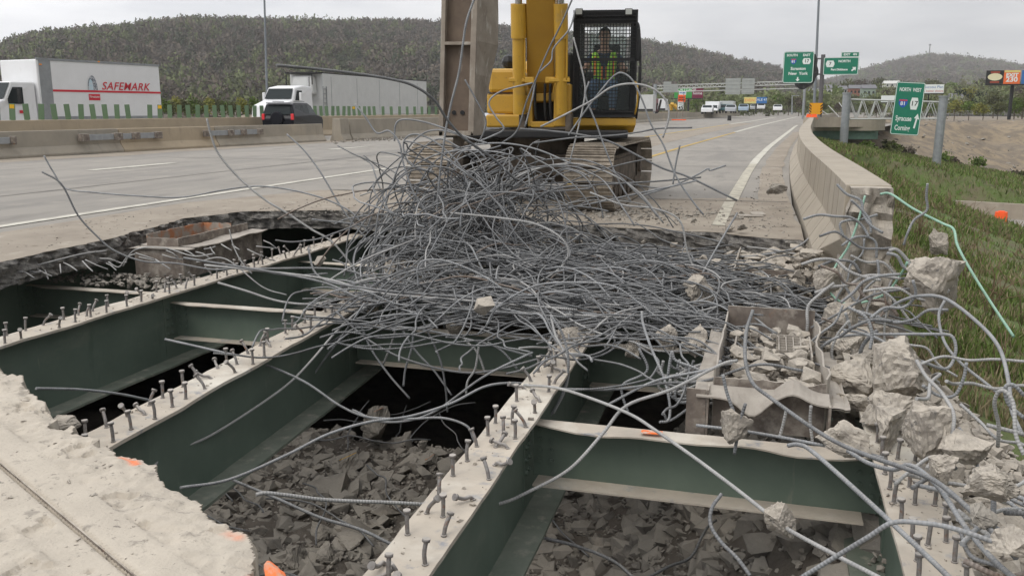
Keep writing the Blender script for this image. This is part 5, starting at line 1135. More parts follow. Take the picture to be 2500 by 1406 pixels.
mb = MB(); mb.prism([(-.72 - .12, E_(0, 285, 14.2).z), (-.72 - .12, E_(0, 300, 14.2).z), (-.72 + .12, E_(0, 318, 14.2).z), (.8, E_(0, 318, 14.2).z), (.8, E_(0, 285, 14.2).z)], a.x, b.x, taper=lambda z: 1 if z > E_(0, 305, 14.2).z else .90); mb.build('cab_floor_sill', M_yel, EX, bevel=.015)
p = [E_(1553, 290, 14.6), E_(1563, 200, 14.4), E_(1562, 100, 14.4), E_(1558, 60, 14.4), E_(1550, 62, 14.5)]; tubes('mirror_bracket', [spline(p, 5)], .02, M_blk, EX, n=8)
mb = MB(); mb.box(E_(1558, 110, 14.4), (.05, .14, .5)); mb.box(E_(1562, 190, 14.4), (.05, .1, .35)); mb.build('side_mirror', M_blk, EX, bevel=.02)
tubes('grab_rail', [spline([E_(1550, 280, 14.4), E_(1556, 250, 14.3), E_(1556, 210, 14.3), E_(1550, 200, 14.4)], 5)], .014, M_yel, EX, n=8)
mb = MB(); mb.box((cx, yf + 1.05, zb_ + .38), (.50, .50, .14)); mb.box((cx, yf + 1.3, zb_ + .8), (.46, .12, .8)); mb.box((cx, yf + 1.05, zb_ + .18), (.36, .36, .3)); mb.build('seat', M_rub, EX, bevel=.04)
mb = MB()
for s_ in (-1, 1):
    mb.box((cx + s_ * .34, yf + .95, zb_ + .55), (.12, .5, .1)); mb.cyl((cx + s_ * .34, yf + .72, zb_ + .58), (cx + s_ * .33, yf + .68, zb_ + .78), .018, n=8); mb.cyl((cx + s_ * .09, yf + .4, zb_ + .06), (cx + s_ * .09, yf + .36, zb_ + .6), .012, n=8)
mb.build('control_console', M_blk, EX)
# operator
cabo = EO + RI.transposed() @ Vector((cx - .01, yf + .98, zb_ + .47))
def skin(name, chains, m, parent=None, sub=2, root=0):
    me_ = bpy.data.meshes.new(name); V, Ed, Rr, ids = [], [], [], {}
    for ch in chains:
        prev = None
        for key, p, rr in ch:
            if key is None or key not in ids:
                V.append(p); Rr.append(rr); i = len(V) - 1
                if key is not None: ids[key] = i
            else: i = ids[key]
            if prev is not None: Ed.append((prev, i))
            prev = i
    me_.from_pydata(V, Ed, []); me_.materials.append(m); o_ = bpy.data.objects.new(name, me_); COL.objects.link(o_)
    md = o_.modifiers.new('skin', 'SKIN'); md.use_smooth_shade = True
    if not me_.skin_vertices: bpy.context.view_layer.objects.active = o_; bpy.ops.mesh.customdata_skin_add()
    for i, rr in enumerate(Rr): 
        a_ = rr if isinstance(rr, tuple) else (rr, rr); me_.skin_vertices[0].data[i].radius = a_; me_.skin_vertices[0].data[i].use_root = (i == root)
    s2 = o_.modifiers.new('sub', 'SUBSURF'); s2.levels = sub; s2.render_levels = sub
    if parent: o_.parent = parent
    return o_
def limbs():
    ch = [[('pel', (0, 0, .06), (.15, .11)), ('sp', (0, .03, .26), (.15, .11)), ('ch', (0, .03, .42), (.18, .12)), ('nk', (0, .02, .56), (.07, .07)), ('h0', (0, .0, .62), (.055, .06)), ('h1', (0, -.03, .70), (.075, .09)), ('h2', (0, -.02, .78), (.078, .095)), ('h3', (0, -.01, .84), (.05, .06))]]
    for s_ in (-1, 1):
        ch.append([('ch', 0, 0), (f's{s_}', (s_ * .19, .03, .46), .062), (f'e{s_}', (s_ * .29, -.08, .24), .046), (f'w{s_}', (s_ * .30, -.27, .27), .030), (f'p{s_}', (s_ * .30, -.33, .29), (.034, .022))])
        for f_ in range(4): ch.append([(f'p{s_}', 0, 0), (None, (s_ * .30 + (f_ - 1.5) * .018, -.37, .30 - abs(f_ - 1.5) * .003), .009), (None, (s_ * .30 + (f_ - 1.5) * .018, -.385, .275), .008), (None, (s_ * .30 + (f_ - 1.5) * .016, -.37, .258), .007)])
        ch.append([(f'w{s_}', 0, 0), (None, (s_ * .30 - s_ * .03, -.32, .275), .011), (None, (s_ * .30 - s_ * .035, -.35, .265), .009)])
        ch.append([('pel', 0, 0), (f'hp{s_}', (s_ * .10, -.02, .04), .085), (f'k{s_}', (s_ * .14, -.44, .08), .062), (f'a{s_}', (s_ * .13, -.55, -.33), .042), (f't{s_}', (s_ * .14, -.66, -.38), (.045, .03))])
    return ch
op = skin('person', limbs(), M_skin); op.location = cabo; op.rotation_euler = (0, 0, SL); op.scale = (1.18, 1.18, 1.18); op.location += Vector((0, -.12, -.04))
tag(op, 'machine operator in a lime safety vest and jeans seated inside the caged cab', 'person')
jn = []
for s_ in (-1, 1): jn.append([('pel', (0, 0, .05), (.165, .125)), (f'hp{s_}', (s_ * .10, -.03, .04), .10), (f'k{s_}', (s_ * .14, -.44, .08), .077), (f'a{s_}', (s_ * .13, -.54, -.30), .058)])
skin('jeans', jn, M_jean, op)
sh_ = [[('pel', (0, .01, .10), (.155, .12)), ('sp', (0, .03, .26), (.162, .122)), ('ch', (0, .03, .42), (.19, .13)), ('nk', (0, .025, .52), (.085, .08))]]
for s_ in (-1, 1): sh_.append([('ch', 0, 0), (f's{s_}', (s_ * .19, .03, .455), .072), (f'm{s_}', (s_ * .25, -.03, .34), .060)])
skin('shirt', sh_, M_shirt, op)
ve = []
for s_ in (-1, 1): ve.append([(None, (s_ * .085, -.075, .10), (.085, .045)), (None, (s_ * .095, -.085, .27), (.085, .05)), (None, (s_ * .12, -.065, .40), (.075, .055)), (None, (s_ * .14, -.02, .50), (.065, .045)), (None, (s_ * .14, .10, .46), (.07, .05)), (None, (s_ * .10, .15, .2), (.09, .04))])
skin('vest_panel', ve[:1], M_vest, op); skin('vest_panel', ve[1:], M_vest, op)
for s_ in (-1, 1):
    mb = MB(); mb.box((s_ * .03, -.135, .20), (.02, .012, .24)); mb.box((s_ * .13, -.128, .33), (.025, .012, .26), rx=-.15); mb.build('vest_trim', M_vesto, op)
mb = MB(); mb.box((0, -.145, .12), (.34, .02, .05)); mb.build('vest_belt_band', M_vest, op, bevel=.005)
bm = bmesh.new(); bmesh.ops.create_icosphere(bm, subdivisions=3, radius=1)
for v in list(bm.verts):
    if v.co.z < -.1 and v.co.y < .1 or v.co.z < -.55 or (v.co.y < -.35 and v.co.z < .35): bm.verts.remove(v)
for v in bm.verts: v.co = Vector((v.co.x * .086, v.co.y * .105 - .015, v.co.z * .095 + .775))
me = bpy.data.meshes.new('hair'); bm.to_mesh(me); bm.free(); me.materials.append(M_hair); o = bpy.data.objects.new('hair', me); COL.objects.link(o); o.parent = op
mb = MB(); mb.cyl((0, -.115, .735), (0, -.14, .72), .014, .011, n=8); mb.box((0, -.112, .683), (.04, .012, .009))
for s_ in (-1, 1): mb.box((s_ * .078, -.01, .73), (.014, .03, .05)); mb.box((s_ * .03, -.108, .752), (.022, .008, .009), mi=1)
mb.build('face_features', [M_skin, M_hair], op)

# ================================================================== MEDIAN BARRIERS
def jersey(name, pts, top, base, label, m=M_barr, group=None, topw=.15, botw=.6):
    t = thing(name, label, 'barrier', (0, 0, 0), 0, group); V = []; n = 8
    for i, p in enumerate(pts):
        a = pts[max(0, i - 1)]; b = pts[min(len(pts) - 1, i + 1)]; d = Vector((b[0] - a[0], b[1] - a[1])).normalized(); nr = Vector((-d.y, d.x))
        h = top
        for off, z in ((botw / 2, base), (botw / 2, base + .08), (topw / 2 + .06, base + .32), (topw / 2, h), (-topw / 2, h), (-topw / 2 - .06, base + .32), (-botw / 2, base + .08), (-botw / 2, base)): V.append((p[0] + nr.x * off, p[1] + nr.y * off, z))
    fs = [(n * i + j, n * i + (j + 1) % n, n * i + n + (j + 1) % n, n * i + n + j) for i in range(len(pts) - 1) for j in range(n)] + [tuple(range(n)), tuple(range(n * len(pts) - 1, n * len(pts) - n - 1, -1))]
    mb_ = MB(); mb_.add(V, fs); mb_.build('barrier_wall', m, t, bevel=.02); return t
M_barrtan = mat('tan_barrier_concrete', (.42, .345, .245, 1), (.35, .29, .21, 1), 1.5, .3, .7, .85, .2, 30, .01, layers=[((.28, .235, .18, 1), 4, .58, .78, (1, 1, .2))])
TB = [at(-260, 395, z=0), at(300, 366, z=0), at(575, 354, z=0), at(775, 345, z=0)]
TB = [Vector((-23.3, 17.5, 0)), Vector((-22.7, 27.2, 0)), Vector((-22.0, 32.0, 0)), Vector((-20.95, 39.2, 0))]
g1 = jersey('traffic_barrier', [TB[0], TB[1] - Vector((0, .04, 0))], .83, 0, 'grey temporary barrier section at left with a white streak', M_barr, 'temporary barrier sections')
g2 = jersey('traffic_barrier', [TB[1], TB[2] - Vector((0, .04, 0))], .83, 0, 'tan temporary barrier section, middle of three', M_barrtan, 'temporary barrier sections')
g3 = jersey('traffic_barrier', [TB[2], TB[3]], .83, 0, 'temporary barrier section ending in front of the black car', M_barr, 'temporary barrier sections')
def onb(u, Yoff=0):
    """point on temp barrier face for picture column u"""
    best = None
    for i in range(3):
        a, b = TB[i], TB[i + 1]
        for k in range(60):
            q = a.lerp(b, k / 60); x, y = q.x + .2, q.y; z = .6 - H
            r = x * math.cos(YW) + y * math.sin(YW); f = -x * math.sin(YW) + y * math.cos(YW); zz = f * math.cos(PT) - z * math.sin(PT); uu = CU + F * r / zz
            if best is None or abs(uu - u) < best[0]: best = (abs(uu - u), q, (b - a).normalized())
    return best[1], best[2]
def clampbar(u0, u1, posts, label):
    a, d = onb(u0); b, _ = onb(u1); d = (b - a).normalized(); nr = Vector((d.y, -d.x, 0)); ang = math.atan2(d.y, d.x); c = (a + b) / 2
    t = thing('rail_bracket', label, 'bracket', c + nr * .24 + Vector((0, 0, .56)), ang, 'steel brackets joining the barrier sections'); L_ = (b - a).length
    mb_ = MB(); mb_.box((0, -.0, 0), (L_, .05, .20)); mb_.build('rail', M_greyrail, t, bevel=.008)
    for q in posts:
        mb_ = MB(); mb_.box((L_ * (q - .5), -.01, 0), (L_ * .10 if L_ > 2 else .2, .14, .25)); mb_.build('bracket_block', M_rust, t, bevel=.01)
clampbar(190, 392, (.04, .44, .66, .96), 'long steel bracket with four rusty blocks joining the grey and tan barriers')
clampbar(497, 636, (.05, .44, .66, .96), 'shorter steel bracket in front of the tan barrier end')
clampbar(-60, 34, (.1, .92), 'steel bracket cut by the left picture edge')
mb = MB(); q = Vector((-23.22 + .19, 20.0, .36)); mb.box((0, 0, 0), (.01, .22, .62), ry=-.22); o = mb.build('white_streak', M_white, g1); o.location = (-22.94, 24.0, .50)
PB = [Vector(p) for p in ((-20.35, 40.8), (-19.9, 45), (-19.6, 50.8), (-18.9, 60), (-17.6, 78), (-15.6, 102), (-13.6, 136), (-10.4, 190), (-8.2, 232))]
pb = jersey('median_barrier', PB, 1.05, 0, 'long permanent median wall running from behind the black car to the horizon', M_barr, topw=.25, botw=.7)
pbe = jersey('median_barrier', [Vector((-20.42, 39.75)), Vector((-20.37, 40.6))], 1.08, 0, 'short upright barrier block touching the cracked wall end by the black car', M_barr, topw=.4, botw=.75)
bb_ = [Vector(p) for p in ((-26.5, 14), (-26.3, 28), (-26.0, 40), (-25.4, 52), (-24.2, 70), (-22.6, 92), (-20.4, 130), (-17, 190))]
bb = jersey('median_barrier', bb_, 1.12, 0, 'rear median wall topped with green glare blades', M_barrtan, topw=.28, botw=.8)
def along(pts, s_):
    for a, b in zip(pts[:-1], pts[1:]):
        L_ = (b - a).length
        if s_ <= L_: return a.lerp(b, s_ / L_), (b - a).normalized()
        s_ -= L_
    return None, None
bl = MB(); bl.box((0, 0, .30), (.03, .20, .58)); bl.box((0, 0, .01), (.06, .12, .02)); blo = bl.build('glare_blade', M_blade, bb, bevel=.006); first = True
s_ = 1.0; k = 0
while k < 98:
    p, d = along(bb_, s_)
    if p is None: break
    if k not in (14, 27, 45):
        o = blo if first else blo.copy()
        if not first: COL.objects.link(o); o.parent = bb
        first = False; o.location = (p.x, p.y, 1.12); o.rotation_euler = (rnd.uniform(-.06, .06), rnd.uniform(-.04, .04), math.radians(-52) + rnd.uniform(-.15, .15))
        if k in (17, 29, 56): r2 = MB(); r2.box((0, 0, .49), (.036, .15, .14)); q = r2.build('reflector', M_refl, o)
    s_ += .66 if k < 60 else 1.2; k += 1
# dirt pile by wall
it = [(-19.4 + rnd.gauss(0, .5), 43 + rnd.gauss(0, 2.4), .02, rnd.uniform(.03, .10), rnd.randrange(10)) for _ in range(300)]
mass('debris', it, M_rockd, 'dirt and rubble crumbs at the foot of the median wall', 'debris')
it = [(rnd.uniform(-7.5, .2), 11.4 + abs(rnd.gauss(0, 2.0)), .006, rnd.uniform(.006, .03), rnd.randrange(10)) for _ in range(700)] + [(rnd.gauss(-1.9, .9), rnd.gauss(12.9, .45), .008, .008 + .06 * rnd.random() ** 3, rnd.randrange(10)) for _ in range(620)] + [(-9 + rnd.uniform(0, 1.4), rnd.uniform(3, 12), .005, rnd.uniform(.005, .02), rnd.randrange(10)) for _ in range(220)] + [(rnd.uniform(-.3, .3), rnd.uniform(11, 22), .006, rnd.uniform(.008, .03), rnd.randrange(10)) for _ in range(160)]
mass('debris', it, M_rockd, 'brown mud crumbs scattered over the road around the machine', 'debris')

# ================================================================== VEHICLES
def wheel(parent, x, y, r=.5, w_=.26):
    mb_ = MB(); mb_.cyl((x - w_ / 2, y, r), (x + w_ / 2, y, r), r, n=24); t = mb_.build('wheel', M_rub, parent, bevel=.03)
    mb_ = MB(); mb_.cyl((x - w_ / 2 - .01, y, r), (x + w_ / 2 + .01, y, r), r * .55, n=18); mb_.build('rim', M_alum2, t)
def text(parent, s, loc, size, m, rot=(math.pi / 2, 0, 0), shear=0, xs=1, name='lettering', bold=0, align='CENTER', space=1):
    c = bpy.data.curves.new(name, 'FONT'); c.body = s; c.size = size; c.shear = shear; c.align_x = align; c.align_y = 'CENTER'; c.extrude = .004; c.offset = bold; c.resolution_u = 3; c.space_character = space
    t_ = bpy.data.objects.new('tmp', c); me_ = bpy.data.meshes.new_from_object(t_); bpy.data.objects.remove(t_); me_.materials.clear(); me_.materials.append(m)
    me_.transform(Matrix.Diagonal((xs, 1, 1, 1))); 
    if xs < 0: me_.flip_normals()
    o_ = bpy.data.objects.new(name, me_); COL.objects.link(o_); o_.parent = parent; o_.location = loc; o_.rotation_euler = rot; return o_
# box truck: local +y = front
fa, ra = Vector((-32.8, 34.35, 0)), Vector((-31.7, 41.6, 0)); dv = (fa - ra).normalized(); ang = math.atan2(dv.y, dv.x) - math.pi / 2
BT = thing('box_truck', 'white box truck with red stripe and tyre picture driving left behind the median', 'truck', (fa + ra) / 2, ang)
Lb = (fa - ra).length; hw = 1.25; ct = -hw
mb = MB(); mb.box((ct, 0, (1.05 + 3.78) / 2), (2 * hw, Lb, 2.73)); mb.build('cargo_box', M_truckw, BT, bevel=.05)
SIDE = 0.0 + .006  # side facing the camera is local x = ct+hw
fx = ct + hw
mb = MB(); mb.box((fx + .005, Lb / 2 - .42, 2.42), (.02, .62, 2.7)); mb.build('corner_trim', M_alum, BT)
mb = MB(); mb.box((fx + .005, 0, 3.80), (.05, Lb, .10)); mb.build('top_rail', M_alum, BT); mb = MB(); mb.box((fx + .005, 0, 1.10), (.05, Lb, .16)); mb.build('bottom_rail', M_alum, BT)
mb = MB(); mb.box((fx + .012, -.35, 2.38), (.012, Lb - .78, .095)); mb.build('red_stripe', M_red, BT)
R_ = (math.pi / 2, 0, math.pi / 2)
text(BT, 'SAFEMARK', (fx + .02, -1.35, 2.64), .54, M_red, R_, .3, -1.12, bold=.004, space=1.06)
mb = MB(); mb.box((fx + .012, .62, 2.10), (.012, .66, .30)); bd = mb.build('badge', M_red, BT); text(BT, 'Firestone', (fx + .022, .62, 2.12), .17, M_signw, R_, 0, -.9)
mb = MB(); n = 20
V = [(fx + .016, .68 + .29 * math.cos(t), 2.44 + .70 * math.sin(t)) for t in [math.pi * i / n for i in range(n + 1)]]; mb.add(V, [tuple(range(n + 1))]); tp = mb.build('tyre_picture', mat('tyre_picture_grey', (.16, .18, .21, 1), (.45, .47, .5, 1), 9, .45, .55), BT)
mb = MB(); V = [(fx + .022, .78 + .14 * math.cos(t), 2.44 + .52 * math.sin(t)) for t in [math.pi * i / n for i in range(n + 1)]]; mb.add(V, [tuple(range(n + 1))]); mb.build('tyre_picture_rim', mat('pale_blue_print', (.42, .62, .72, 1), (.6, .66, .7, 1), 5), BT)
cabp = [(Lb / 2 + .05, .6), (Lb / 2 + .05, 2.75), (Lb / 2 + 1.25, 2.75), (Lb / 2 + 1.7, 1.95), (Lb / 2 + 3.0, 1.6), (Lb / 2 + 3.1, .6)]
mb = MB(); mb.prism(cabp, ct - 1.1, fx - .12, taper=lambda z: .94 if z > 2.5 else 1); mb.build('cab', M_truckw, BT, bevel=.06)
mb = MB(); mb.prism([(Lb / 2 + .75, 1.75), (Lb / 2 + .75, 2.5), (Lb / 2 + 1.22, 2.5), (Lb / 2 + 1.52, 1.98), (Lb / 2 + 1.5, 1.75)], fx - .13, fx - .105); mb.build('side_window', M_glass, BT)
mb = MB(); mb.add([(ct - 1.0, Lb / 2 + 1.30, 2.70), (fx - .2, Lb / 2 + 1.30, 2.70), (fx - .15, Lb / 2 + 1.74, 1.98), (ct - 1.02, Lb / 2 + 1.74, 1.98)], [(0, 1, 2, 3)]); q = mb.build('windscreen', M_glass, BT)
mb = MB(); mb.box((fx + .18, Lb / 2 + 1.15, 2.1), (.18, .10, .62)); mb.box((fx + .02, Lb / 2 + 1.2, 2.45), (.4, .04, .04)); mb.build('wing_mirror', M_blk, BT, bevel=.02)
mb = MB(); mb.box((fx - .1, Lb / 2 + .85, 1.40), (.02, .32, .13)); mb.build('door_badge', M_red, BT)
mb = MB(); mb.box((ct, Lb / 2 - 3, .75), (1.0, 9.0, .35)); mb.box((ct, -.5, .9), (2.3, 6, .2)); mb.build('chassis', M_blk, BT)
for y in (Lb / 2 + 2.1, -Lb / 2 + 1.75): wheel(BT, fx - .16, y); wheel(BT, ct - hw + .2, y)
for y in (Lb / 2 - .2, .2): mb = MB(); mb.box((fx + .02, y, 3.55 if y > 1 else 3.82), (.03, .12, .06)); mb.build('marker_lamp', M_amb, BT)
# tractor and trailer
TP = Vector((-31.6, 59.3, 0)); ra = Vector((-30.45, 77.5, 0)); fa = Vector((-30.6, 57.6, 0)); dv = (fa - ra).normalized(); ang = math.atan2(dv.y, dv.x) - math.pi / 2
TT = thing('semi_trailer_truck', 'white sleeper cab tractor pulling a tall pale grey trailer behind the median', 'truck', fa, ang)
mb = MB(); mb.box((-1.3, -9.9, 2.55), (2.6, 19.4, 2.9)); mb.build('trailer_body', M_trailer, TT, bevel=.04)
mb = MB(); mb.box((-1.3, .12, 3.2), (1.7, .7, 1.3), taper=(.9, .7)); mb.build('front_unit', M_trailer, TT, bevel=.12)
mb = MB(); mb.box((-1.3, .1, 4.02), (2.5, .9, .12)); mb.box((-1.3, -9.9, 4.03), (2.62, 19.4, .06)); mb.box((-2.3, .8, 3.6), (.06, .06, .8)); mb.box((-.3, .8, 3.6), (.06, .06, .8)); mb.build('tarp_frame', M_blk, TT)
mb = MB()
for i in range(7): mb.box((.04, -.35, 1.0 + i * .32), (.05, .5, .04))
for y in (-.6, -.1): mb.box((.04, y, 2.0), (.05, .04, 2.2))
mb.build('ladder', M_alum, TT)
mb = MB()
for y in (-1.4, -5.5, -9.5, -13.5, -17.4): mb.box((.006, y, 2.5), (.012, .04, 2.6))
mb.build('panel_seam', M_alum, TT)
mb = MB(); mb.prism([(1.0, .8), (1.0, 3.05), (2.2, 3.1), (3.3, 2.95), (3.75, 2.15), (5.2, 1.75), (5.4, .7)], -2.35, -.15, taper=lambda z: .93 if z > 2.9 else 1); mb.build('tractor_cab', M_truckw, TT, bevel=.09)
mb = MB(); mb.prism([(2.55, 2.1), (2.55, 2.75), (3.15, 2.75), (3.45, 2.1)], -.155, -.135); mb.build('side_window', M_glass, TT)
mb = MB(); mb.add([(-2.15, 3.40, 2.88), (-.32, 3.40, 2.88), (-.25, 3.82, 2.2), (-2.25, 3.82, 2.2)], [(0, 1, 2, 3)]); mb.build('windscreen', M_glass, TT)
mb = MB(); mb.box((.08, 3.1, 2.35), (.16, .2, .55)); mb.build('wing_mirror', M_truckw, TT, bevel=.04); mb = MB(); mb.box((-2.6, 3.3, 2.35), (.16, .2, .55)); mb.build('wing_mirror', M_truckw, TT, bevel=.04)
mb = MB(); mb.cyl((-.5, .9, 2.6), (-.5, .9, 3.75), .07); mb.build('exhaust_stack', M_chrome, TT)
mb = MB(); mb.box((-1.25, -2, .8), (1.1, 16, .4)); mb.build('chassis', M_blk, TT)
for y in (4.4, .2, -1.2, -16.6, -17.9): wheel(TT, -.2, y); wheel(TT, -2.3, y)
# SUV, rear toward the camera
sp_ = at(702, 290, z=.9); SV = thing('parked_car', 'black sport utility car with a rear spare wheel standing in the median gap', 'car', (-24.2, 42.3, .14), math.radians(7)); SV.scale = (.93, .93, 1.0)
body = [(-2.1, .35), (-2.15, .9), (-2.05, 1.05), (-1.85, 1.62), (-1.5, 1.70), (.3, 1.70), (.75, 1.55), (1.25, 1.1), (2.1, .98), (2.25, .8), (2.2, .35)]
mb = MB(); mb.prism(body, -.9, .9, taper=lambda z: 1 - max(0, z - 1.05) * .28); mb.build('body', M_suv, SV, bevel=.04)
mb = MB(); mb.add([(-.66, -1.915, 1.56), (.66, -1.915, 1.56), (.74, -2.085, 1.12), (-.74, -2.085, 1.12)], [(3, 2, 1, 0)]); mb.build('rear_window', M_glass, SV)
for s_ in (-1, 1):
    mb = MB(); mb.add([(s_ * .884, -1.7, 1.15), (s_ * .884, -.75, 1.15), (s_ * .775, -.8, 1.58), (s_ * .775, -1.55, 1.58)], [(0, 1, 2, 3)]); mb.add([(s_ * .884, -.65, 1.15), (s_ * .884, .2, 1.15), (s_ * .775, .1, 1.58), (s_ * .775, -.7, 1.58)], [(0, 1, 2, 3)])
    mb.build('side_window', M_glass, SV)
    mb = MB(); mb.add([(s_ * .885, .28, 1.15), (s_ * .885, 1.05, 1.15), (s_ * .82, .72, 1.42), (s_ * .778, .2, 1.58)], [(0, 1, 2, 3)]); mb.build('side_window', M_glassc, SV)
    mb = MB(); mb.box((s_ * .83, -2.10, 1.0), (.16, .12, .30)); mb.build('tail_lamp', M_lamp, SV, bevel=.03)
    mb = MB(); mb.cyl((s_ * .6, -1.3, 1.76), (s_ * .6, .2, 1.76), .02, n=8); mb.build('roof_rail', M_alum, SV)
mb = MB(); mb.cyl((0, -2.13, .92), (0, -2.33, .92), .36, n=28); mb.build('spare_wheel', M_suv, SV, bevel=.06)
mb = MB(); mb.box((0, -1.95, 1.68), (1.3, .3, .05)); mb.build('rear_spoiler', M_suv, SV, bevel=.02)
for y in (-1.35, 1.4): wheel(SV, .8, y, .35, .2); wheel(SV, -.8, y, .35, .2)

# ================================================================== SIGNS AND POLES
def rrect(w_, h_, r, n=5):
    o = []
    for cx_, cz_, a0 in ((w_ / 2 - r, h_ / 2 - r, 0), (-w_ / 2 + r, h_ / 2 - r, 90), (-w_ / 2 + r, -h_ / 2 + r, 180), (w_ / 2 - r, -h_ / 2 + r, 270)):
        for k in range(n + 1): a = math.radians(a0 + 90 * k / n); o.append((cx_ + r * math.cos(a), cz_ + r * math.sin(a)))
    return o
def plate(name, outline, y0, th, m, parent, cx_=0, cz_=0):
    mb_ = MB(); n = len(outline); V = [(p[0] + cx_, y0, p[1] + cz_) for p in outline] + [(p[0] + cx_, y0 + th, p[1] + cz_) for p in outline]
    mb_.add(V, [tuple(range(n)), tuple(range(2 * n - 1, n - 1, -1))] + [(i, (i + 1) % n, n + (i + 1) % n, n + i) for i in range(n)]); return mb_.build(name, m, parent)
def panel(T, w_, h_, cx_=0, cz_=0, m=None, y=0):
    b = plate('sign_panel', rrect(w_, h_, min(w_, h_) * .07), y, .06, m or M_signg, T, cx_, cz_)
    o_ = rrect(w_ * .985, h_ * .985, min(w_, h_) * .065); i_ = rrect(w_ * .985 - .11, h_ * .985 - .11, min(w_, h_) * .05); n = len(o_); mb_ = MB()
    mb_.add([(p[0] + cx_, y - .008, p[1] + cz_) for p in o_] + [(p[0] + cx_, y - .008, p[1] + cz_) for p in i_], [(i, (i + 1) % n, n + (i + 1) % n, n + i) for i in range(n)])
    mb_.build('sign_border', M_signw, T); return b
def hexa(w_, h_): return [(-w_ * .36, h_ / 2), (-w_ / 2, h_ * .12), (-w_ / 2, -h_ * .12), (-w_ * .36, -h_ / 2), (w_ * .36, -h_ / 2), (w_ / 2, -h_ * .12), (w_ / 2, h_ * .12), (w_ * .36, h_ / 2)]
def shield(T, x, z, s_, num, ns):
    k = plate('route_shield', [(-.5 * s_, .34 * s_), (-.42 * s_, .5 * s_), (-.2 * s_, .44 * s_), (0, .5 * s_), (.2 * s_, .44 * s_), (.42 * s_, .5 * s_), (.5 * s_, .34 * s_), (.5 * s_, -.05 * s_), (.32 * s_, -.36 * s_), (0, -.55 * s_), (-.32 * s_, -.36 * s_), (-.5 * s_, -.05 * s_)], -.014, .006, M_signb, T, x, z)
    plate('red_band', [(-.46 * s_, .26 * s_), (-.40 * s_, .45 * s_), (-.2 * s_, .40 * s_), (0, .45 * s_), (.2 * s_, .40 * s_), (.40 * s_, .45 * s_), (.46 * s_, .26 * s_)], -.019, .004, M_signr, k, x, z)
    text(k, num, (x, -.022, z - .06 * s_), ns, M_signw, bold=.01)
def state(T, x, z, w_, h_, num, ns):
    k = plate('route_marker', hexa(w_, h_), -.014, .006, M_signw, T, x, z); text(k, num, (x, -.022, z), ns, M_signk, bold=.006)
def arrow(T, x, z, s_, ang_):
    pts = [(0, .5), (.45, .0), (.16, .0), (.12, -.5), (-.12, -.5), (-.16, .0), (-.45, .0)]; c, q = math.cos(ang_), math.sin(ang_)
    plate('arrow', [((p[0] * c - p[1] * q) * s_, (p[0] * q + p[1] * c) * s_) for p in pts], -.014, .006, M_signw, T, x, z)
# overhead sign pair on one pole, about 95 m away
YS = 92; k = YS / 2160 * 1.03
pc = at(1949, 165, y=YS); T = thing('guide_sign', 'green overhead sign reading South East, Scranton and New York, left arm of the pole', 'road sign', pc, math.radians(2))
w_, h_ = 76 * k, 80 * k; panel(T, w_, h_)
text(T, 'SOUTH', (-.22 * w_, -.01, .38 * h_), .36, M_signw, bold=.012); text(T, 'EAST', (.25 * w_, -.01, .38 * h_), .36, M_signw, bold=.012); shield(T, -.17 * w_, .19 * h_, .62, '81', .42); state(T, .26 * w_, .19 * h_, .9, .66, '17', .52)
text(T, 'Scranton', (0, -.01, -.045 * h_), .46, M_signw, bold=.014); text(T, 'New  York', (0, -.01, -.20 * h_), .46, M_signw, bold=.014); arrow(T, 0, -.38 * h_, .5, math.pi)
r_ = random.Random(4); V = []; a0 = [(.40, .5), (.57, .36), (.63, .1), (.65, -.1), (.62, -.3), (.52, -.50), (.36, -.62), (.14, -.70), (-.08, -.62), (-.1, -.48), (.15, -.5), (.35, -.4), (.46, -.25), (.5, 0), (.48, .3), (.40, .42)]
tp = plate('torn_tarp', [(x * w_ + r_.uniform(-.04, .04), z * h_ + r_.uniform(-.04, .04)) for x, z in a0], .08, .25, M_blk, T)
bm = bmesh.new(); bm.from_mesh(tp.data); bmesh.ops.triangulate(bm, faces=bm.faces); bmesh.ops.subdivide_edges(bm, edges=bm.edges, cuts=3)
for v in bm.verts: v.co += Vector((noise.noise(v.co * 2), noise.noise(v.co * 2 + Vector((5, 0, 0))), noise.noise(v.co * 2 + Vector((0, 5, 0))))) * .22
bm.to_mesh(tp.data); bm.free()
pc2 = at(2053, 162, y=YS); T2 = thing('guide_sign', 'wide green route 7 North sign with an exit tab, right arm of the pole', 'road sign', pc2, math.radians(2))
w_, h_ = 86 * k, 44 * k; panel(T2, w_, h_); tb = panel(T2, 44 * k, 13 * k, .19 * w_ + .2, h_ / 2 + 6.6 * k)
text(T2, 'EXIT   4N', (.19 * w_ + .2, -.012, h_ / 2 + 6.6 * k), .34, M_signw, bold=.012); state(T2, -.31 * w_, .13 * h_, .92, .72, '7', .52); text(T2, 'NORTH', (.09 * w_, -.012, .27 * h_), .36, M_signw, bold=.012)
text(T2, 'Port Dickinson', (-.04 * w_, -.012, -.2 * h_), .31, M_signw, bold=.014, xs=.95); arrow(T2, .37 * w_, -.17 * h_, .62, math.radians(-48))
T3 = thing('sign_post', 'brown grey post carrying the two green overhead signs', 'sign post', at(2002, 275, y=YS + .5))
a, b = at(2001, 275, y=YS + .5), at(2009, 134, y=YS + .5); mb = MB(); mb.cyl((0, 0, -2), b - a, .20, n=14); mb.build('post', M_postb, T3)
for v in (144, 182):
    mb = MB(); mb.cyl(at(1950, v, y=YS + .35) - a, at(2050, v + 0, y=YS + .35) - a, .07, n=8); mb.build('sign_arm', M_postb, T3)
for q_ in (bpy.data.objects['guide_sign'], bpy.data.objects['guide_sign.001']): q_.scale = (.84, .84, .84)
